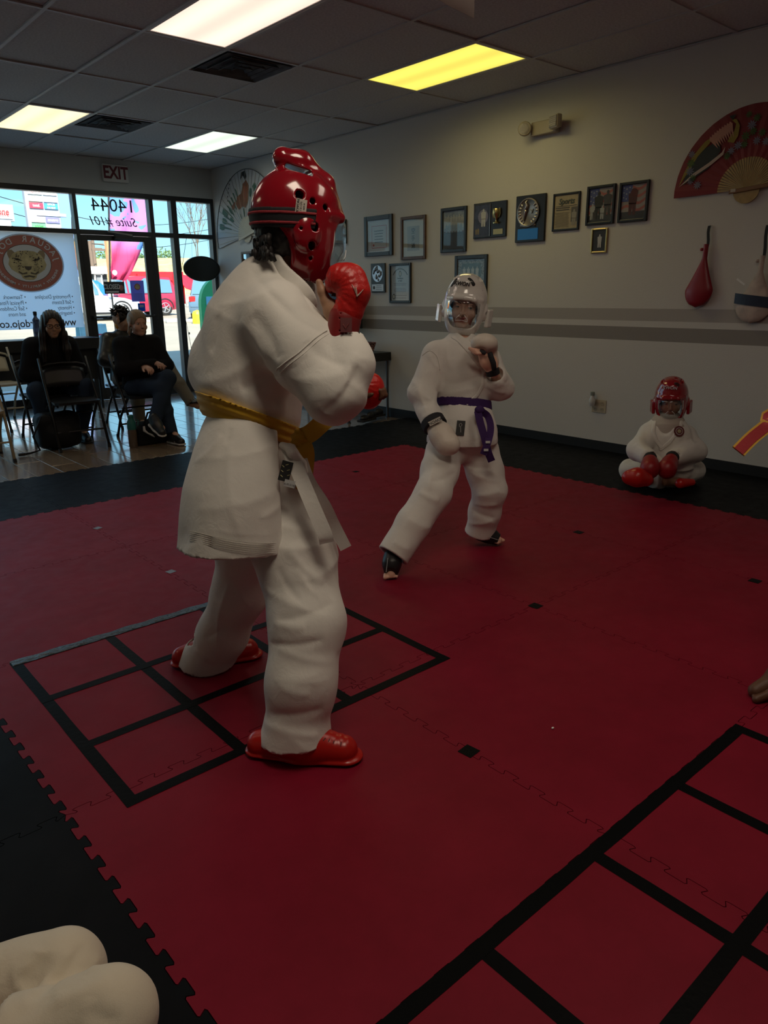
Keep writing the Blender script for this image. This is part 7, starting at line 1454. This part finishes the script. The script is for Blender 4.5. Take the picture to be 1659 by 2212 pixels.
# 2 blonde woman, arms crossed, legs crossed
y2=math.radians(-86)
f2=V3(math.cos(y2),math.sin(y2),0)
R2=adult('blonde woman in a black jacket with crossed arms and legs, looking right',(2.97,6.95),y2,1.0,dict(skin=M_SKP,top=M_BLKC,bottom=M_JEAN),math.radians(-88),math.radians(-4),lean=.02,knees=((-.06,.40,.17),(.02,.38,.08)),ankles=((.15,.46,-.20),(-.01,.46,-.33)),elbows=((-.22,.10,.26),(.22,.10,.26)),wrists=((.06,.22,.26),(-.06,.20,.29)),hand=None,cut=(.55,.93))
root,HRx,hd,J2=R2[0],R2[-2],R2[-1],R2[-4]
mbl=mat('blonde_hair',(.26,.19,.12),.5)
def h2(q):
    d=smin(ell_(q,(0,-.016,.036),(.084,.102,.094)),chain(q,[(0,-.09,.02),(.0,-.10,-.06),(.0,-.09,-.16)],[.045,.04,.02],.03),.02); d=smin(d,chain(np.stack([np.abs(q[:,0]),q[:,1],q[:,2]],1),[(.072,-.02,.0),(.080,-.03,-.08),(.07,-.02,-.15)],[.010,.010,.006],.02),.015)
    return smax(d,-ell_(q,(0,.10,-.025),(.066,.085,.088)),.01)+.002*np.sin(q[:,0]*300)
hair(root,hd,HRx,1.0,mbl,h2,((-.13,-.14,-.2),(.13,.1,.15),(.13,-.14,-.2),(-.13,.1,.15)))
a=J2['an'][1]; h_=V3(a[0],a[1],-.03)-f2*.06; o,ff=shoe(root,h_,h_+f2*.27,M_BLACK,M_SOLE,vox=.006)
rs=unit(np.cross(f2,V3(0,0,1))); b=MB()
for k in range(3): p=h_+f2*(.115+.028*k)+rs*.036; b.tube([Vector(p+V3(0,0,.028)),Vector(p-f2*.012-rs*.012+V3(0,0,.068))],.005,5)
b.build('shoe_stripes',M_SOLE,o)
a=J2['an'][0]; e=unit(V3(.5,-.5,-.55)); shoe(root,a-e*.05+V3(0,0,-.06),a-e*.05+V3(0,0,-.06)+unit(f2+V3(0,0,-.45))*.25,M_BLACK,M_SOLE,vox=.007,up=unit(V3(0,0,1)+f2*.4))
# 3 man behind her, one leg crossed
y3=math.radians(-90); f3=V3(math.cos(y3),math.sin(y3),0)
R3=adult('man in a dark leather jacket sitting behind the blonde woman, grey trousers, ankle on knee',(3.19,7.80),y3,1.0,dict(skin=M_SKM,top=M_LEA,bottom=M_GREY),math.radians(-50),0,lean=.0,knees=((.10,.42,.10),(-.30,.32,.20)),ankles=((.10,.42,-.33),(-.42,.58,-.19)),toes=((.1,.55,-.38),(-.53,.64,-.24)),elbows=((-.27,.08,.28),(.26,.08,.28)),wrists=((-.08,.22,.20),(.10,.24,.20)),top='jacket')
root,HRx,hd,J3,L3=R3[0],R3[-2],R3[-1],R3[-4],R3[-3]
rr=random.Random(9); b=MB()
for k in range(70):
    v=V3(rr.gauss(0,1),rr.gauss(0,1),abs(rr.gauss(0,1))); v=unit(v); p=hd+HRx@(v*V3(.085,.10,.10)+V3(0,-.015,.03)); q=p+HRx@(V3(rr.uniform(-.02,.03),rr.uniform(-.02,.02),rr.uniform(.0,.03))+v*.02); b.tube([Vector(p),Vector((p+q)/2+v*.006),Vector(q)],[.013,.010,.002],5)
o=b.build('tousled_hair',mdh,root,smooth=True); o['kind']='stuff'
hair(root,hd,HRx,1.0,mdh,lambda q: smax(ell_(q,(0,-.016,.036),(.084,.102,.094)),-ell_(q,(0,.10,-.035),(.07,.085,.088)),.01),((-.12,-.13,-.1),(.12,.1,.15)))
P=at(258,701,float(np.dot(hd-CAM,cF))+.02); sdf_obj('glow_patch',lambda X: ell_(X,P,(.05,.05,.06)),[P],.08,.006,mat('glow_orange',(.62,.26,.03),.7),root)  # added orange lump, no real hood: backlit ear glow put into its colour
a=J3['an'][1]; e=unit(a-J3['kn'][1]); up=unit(np.cross(np.cross(e,V3(0,0,1)),e)); h_=at(400,848,float(np.dot(a-CAM,cF))+.0); to_=at(440,862,float(np.dot(a-CAM,cF))-.1); up3=unit(at(412,840,8)-at(418,868,8)); o,ff=shoe(root,a+e*.015-up*.05,a+e*.015-up*.05+unit(to_-h_)*.27,M_BLACK,mat('grey_sole',(.2,.15,.12),.6),vox=.006,up=unit(up3+e*-.1))
a=J3['an'][0]; h_=V3(a[0],a[1],-.03)-f3*.06; shoe(root,h_,h_+f3*.27,M_BLACK,M_RUB,vox=.008)
# ---------- bags and bottle on the tiles ----------
def lump(name,label,cat,parts,m,pts,v=.008,k=.04,pad=.2,fold=.006):
    f=lambda P: (lambda d: d)(np.array(0))
    def f(P):
        d=None
        for kind,*a in parts:
            e=ell_(P,*a) if kind=='e' else box_(P,*a) if kind=='b' else cap(P,*a); d=e if d is None else smin(d,e,k)
        return smax(d-wrinkle(P,fold,(10,10,10),2),-P[:,2]-.028,.01)
    t=empty(name,(pts[0][0],pts[0][1],-.03),label,cat); sdf_obj('body',f,pts,pad,v,m,t); return t
M_BAG=cloth_mat('black_nylon',(.010,.010,.011),.6,200)
p=V3(2.16,7.00,0); t=lump('backpack','black backpack on the tiles under the empty folding chair','bag',[('b',(p[0],p[1]+.03,.14),(.19,.11,.16),None,.07),('e',(p[0]+.02,p[1]-.07,.10),(.15,.09,.12))],M_BAG,[(p[0],p[1],.15)],pad=.33)
b=MB(); b.tube([Vector((p[0]-.15,p[1]-.05,.28)),Vector((p[0]-.25,p[1]-.08,.12)),Vector((p[0]-.22,p[1]-.12,0)),Vector((p[0]-.30,p[1]-.14,-.01)),Vector((p[0]-.36,p[1]-.13,-.015))],.009,6); b.build('strap',M_BAG,t); MB().box((p[0]-.38,p[1]-.13,-.012),(.06,.04,.025),bev=.005).build('buckle',M_BLACK,t); b=MB(); b.tube([Vector((p[0]-.03+.05*math.cos(a),p[1],.34+.04*math.sin(a))) for a in [k*PI/6 for k in range(7)]],.008,6); b.build('handle',M_BAG,t)
p=V3(2.86,6.50,0); t=lump('tote_bag','slouching black bag with a curved white strip beside the blonde woman\'s feet','bag',[('b',(p[0]+.02,p[1]+.17,.05),(.17,.11,.11),None,.05),('e',(p[0]+.08,p[1]+.14,.14),(.11,.08,.08))],M_BAG,[(p[0],p[1]+.12,.12)],pad=.33)
D_=float(np.dot(p+V3(0,.0,.2)-CAM,cF))-.02; b=MB(); b.tube([Vector(at(x,y,D_)) for x,y in ((311,921),(312,930),(320,936),(329,940),(334,944))],[.010,.014,.007,.010,.004],5); b.build('white_strip',M_SOLE,t)
b=MB(); b.tube([Vector((p[0]-.08,p[1]+.08,.13)),Vector((p[0]-.03,p[1]+.06,.27)),Vector((p[0]+.10,p[1]+.08,.29)),Vector((p[0]+.16,p[1]+.10,.15))],.010,6); b.build('handle',M_BAG,t)
p=fl(289,966); t=empty('water_bottle',(p[0],p[1],-.03),'teal-topped clear water bottle on the tiles left of the black bag','bottle'); z=-.03
b=MB(); b.lathe([(.036,0),(.040,.01),(.040,.14),(.037,.17)],(p[0],p[1],z),20); b.build('body',mat('bottle_brown',(.10,.07,.05),.15,spec=.7),t,smooth=40); b=MB(); b.lathe([(.038,.165),(.040,.18),(.038,.235),(.024,.262),(.024,.275)],(p[0],p[1],z),20); b.build('teal_sleeve',mat('teal_plastic',(.02,.13,.12),.3),t,smooth=40); b=MB(); b.lathe([(.026,.272),(.027,.295),(.016,.30)],(p[0],p[1],z),16); b.tube([Vector((p[0]+.03,p[1]-.02,z+.26)),Vector((p[0]+.055,p[1]-.03,z+.25)),Vector((p[0]+.05,p[1]-.03,z+.20))],.005,6); b.build('cap',mat('teal_plastic',(.02,.13,.12),.3),t)
# ================= referee just outside the right edge =================
def referee():
    A=at; toeP=on(1612,1508,2,.0); f=unit(V3(-.62,.30,0)); base=toeP-f*.26; r=V3(f[1],-f[0],0); 
    c=base+V3(.16,-.16,0)+cR*.16*V3(1,1,0); c=V3(c[0],c[1],0); L=lambda a,b,z: c+r*a+f*b+V3(0,0,z)
    a0=base+V3(0,0,.085)+f*.045; t0=toeP+V3(0,0,.022)-f*.035; a1=a0-r*.34-f*.12; 
    J=dict(b=1.05,fwd=f,neck=L(0,0,1.50),chest=L(0,0,1.32),waist=L(0,0,1.08),pelvis=L(0,0,.94),hem=L(0,0,.74),head=L(0,.02,1.64),HR=rotm(math.atan2(f[1],f[0])),hs=1.03,
      sh=[L(-.19,0,1.42),L(.19,0,1.42)],el=[L(-.28,-.02,1.14),L(.28,-.02,1.14)],wr=[L(-.27,.14,.94),L(.27,.14,.94)],hip=[L(-.10,0,.90),L(.10,0,.90)],kn=[L(-.14,.04,.50),L(.12,.04,.50)],an=None,toe=None,tr=[.19,.165,.175,.11],ar=[.09,.085,.07],lr=[.13,.11,.095],flat=.72,cinch=.01,hl=.17)
    i0=0 if np.dot(a0-c,r)<0 else 1
    other=c+(c-a0)*V3(1,1,0)+V3(0,0,.085)
    J['an']=[a0,other] if i0==0 else [other,a0]; J['toe']=[t0,other+f*.17-V3(0,0,.06)] if i0==0 else [other+f*.17-V3(0,0,.06),t0]
    J['hand']=[(V3(0,0,-1),r,f,.5),(V3(0,0,-1),-r,f,.5)]
    J['cuffx']=-.06
    root,ob,oj,ot,jf,tf,bf=person('barefoot adult referee in a white gi standing just outside the right picture edge',(c[0],c[1],0),J,dict(skin=M_SKD,top=M_GI,bottom=M_GI),vox=.015,bvox=.010,d0=1.5)
    hair(root,J['head'],J['HR'],1.03,mdh,lambda q: smax(ell_(q,(0,-.016,.036),(.082,.100,.093)),-ell_(q,(0,.10,-.035),(.07,.085,.088)),.01),((-.12,-.13,-.1),(.12,.1,.15)))
    # toes of the visible foot
    s=V3(-f[1],f[0],0); sg=1 
    def toes(P):
        D=chain(P,[a0-V3(0,0,.03),(a0+t0)/2+V3(0,0,.012),t0-f*.03+V3(0,0,.004)],[.034,.036,.030],.02)
        for k in range(5):
            q=t0-s*(.032-.016*k)*-1+f*(.0-.006*k*k*.5); D=smin(D,cap(P,q-f*.045+V3(0,0,.006),q+f*(.024-.004*k)-V3(0,0,.010),(.016,.011,.0105,.010,.009)[k],(.0135,.0095,.009,.0085,.008)[k]),.005)
        return np.maximum(D,-P[:,2]+.001)
    sdf_obj('foot',toes,[a0,t0],.08,.0035,M_SKD,ob)
    md=cloth_mat('red_belt_cotton',(.30,.005,.012),.7,700); mye=cloth_mat('gold_belt_border',(.55,.30,.02),.7,700)
    dd=float(np.dot(c+V3(0,0,1)-CAM,cF)); bt=lambda P: smax(np.abs((P-J['waist'])[:,2])-.022,chain(P,[J['waist']-V3(0,0,.05),J['waist']+V3(0,0,.05)],[.172,.172],.02,flat=.74,side=f)-.008,.004); o=sdf_obj('belt',bt,[J['waist']],.24,.009,md,root)
    S=spline([L(0,.14,1.06),A(1700,885,dd-.12),A(1659,918,dd-.16),A(1625,945,dd-.18),A(1594,976,dd-.2)],20); v=unit(CAM-S[10])
    ribbon('belt_end',S,v,.040,mye,o,.005); ribbon('belt_face',[p+v*.004 for p in S[:-1]]+[S[-1]*.9+S[-2]*.1+v*.004],v,.029,md,o,.003)
referee()
# ================= knees of a seated child at the lower left =================
def knees():
    A=at; k1=A(132,2106,1.36); k2=A(236,2198,1.24); f=unit(V3(*(cR*V3(1,1,0)))*.95+V3(*(cF*V3(1,1,0)))*.25); r=V3(f[1],-f[0],0); h1=k1-f*.42+V3(0,0,-.04); h2=k2-f*.42+V3(0,0,-.05); pel=(h1+h2)/2-f*.06
    a1=V3(k1[0]-.02,k1[1]+.02,.09); a2=V3(k2[0]-.02,k2[1]+.02,.09)
    a1=a1-f*.10; a2=a2-f*.10; u=V3(0,0,1); L=lambda a,b,z: pel+r*a+f*b+u*z
    J=dict(b=.95,fwd=f,neck=L(0,-.04,.52),chest=L(0,-.03,.36),waist=L(0,0,.17),pelvis=pel,hem=L(0,0,-.02),head=L(0,-.03,.68),HR=rotm(math.atan2(f[1],f[0])),hs=.95,sh=[L(-.15,-.03,.45),L(.15,-.03,.45)],el=[L(-.22,-.02,.20),L(.22,-.02,.20)],wr=[L(-.10,.14,.10),L(.10,.14,.10)],
      hip=[h1,h2],kn=[k1,k2],an=[a1,a2],toe=[a1+f*.16-u*.06,a2+f*.16-u*.06],tr=[.15,.14,.15,.1],ar=[.075,.065,.055],lr=[.088,.072,.068],flat=.75,cinch=.01,hl=.14,cuffx=-.02)
    J['hand']=[(f,-u,r,.6),(f,-u,-r,.6)]
    TF=[(40,2130,95,2060,.014,-.008),(60,2160,185,2040,.007,-.010),(80,2130,150,2050,.010,.006),(120,2110,185,2045,.006,.005),(20,2110,90,2050,.012,.006),(80,2170,240,2110,.012,.005),(190,2180,260,2210,.010,-.006),(20,2190,120,2150,.010,-.005),(195,2100,213,2060,.006,.005)]
    R=person('seated child in cream gi trousers at the lower left corner, only the knees in view',(pel[0],pel[1],0),J,dict(skin=M_SKM,top=M_GI,bottom=cloth_mat('cream_cotton_gi',(.74,.66,.52))),vox=.0075,bvox=.012,tfolds=TF,d0=.8,wr=.003)
    hair(R[0],J['head'],J['HR'],.95,mdh,lambda q: smax(ell_(q,(0,-.018,.036),(.086,.104,.096)),-ell_(q,(0,.10,-.035),(.07,.085,.088)),.01),((-.12,-.13,-.1),(.12,.1,.15)))
    chair_build('folding_chair','black folding chair under the seated child, outside the lower left of the picture',M_CB,(pel[0],pel[1]),math.atan2(f[1],f[0])).location.z=0
    return J
JK=knees(); print('KNEE',[np.round(JK[q],2) for q in ('pelvis','kn')])
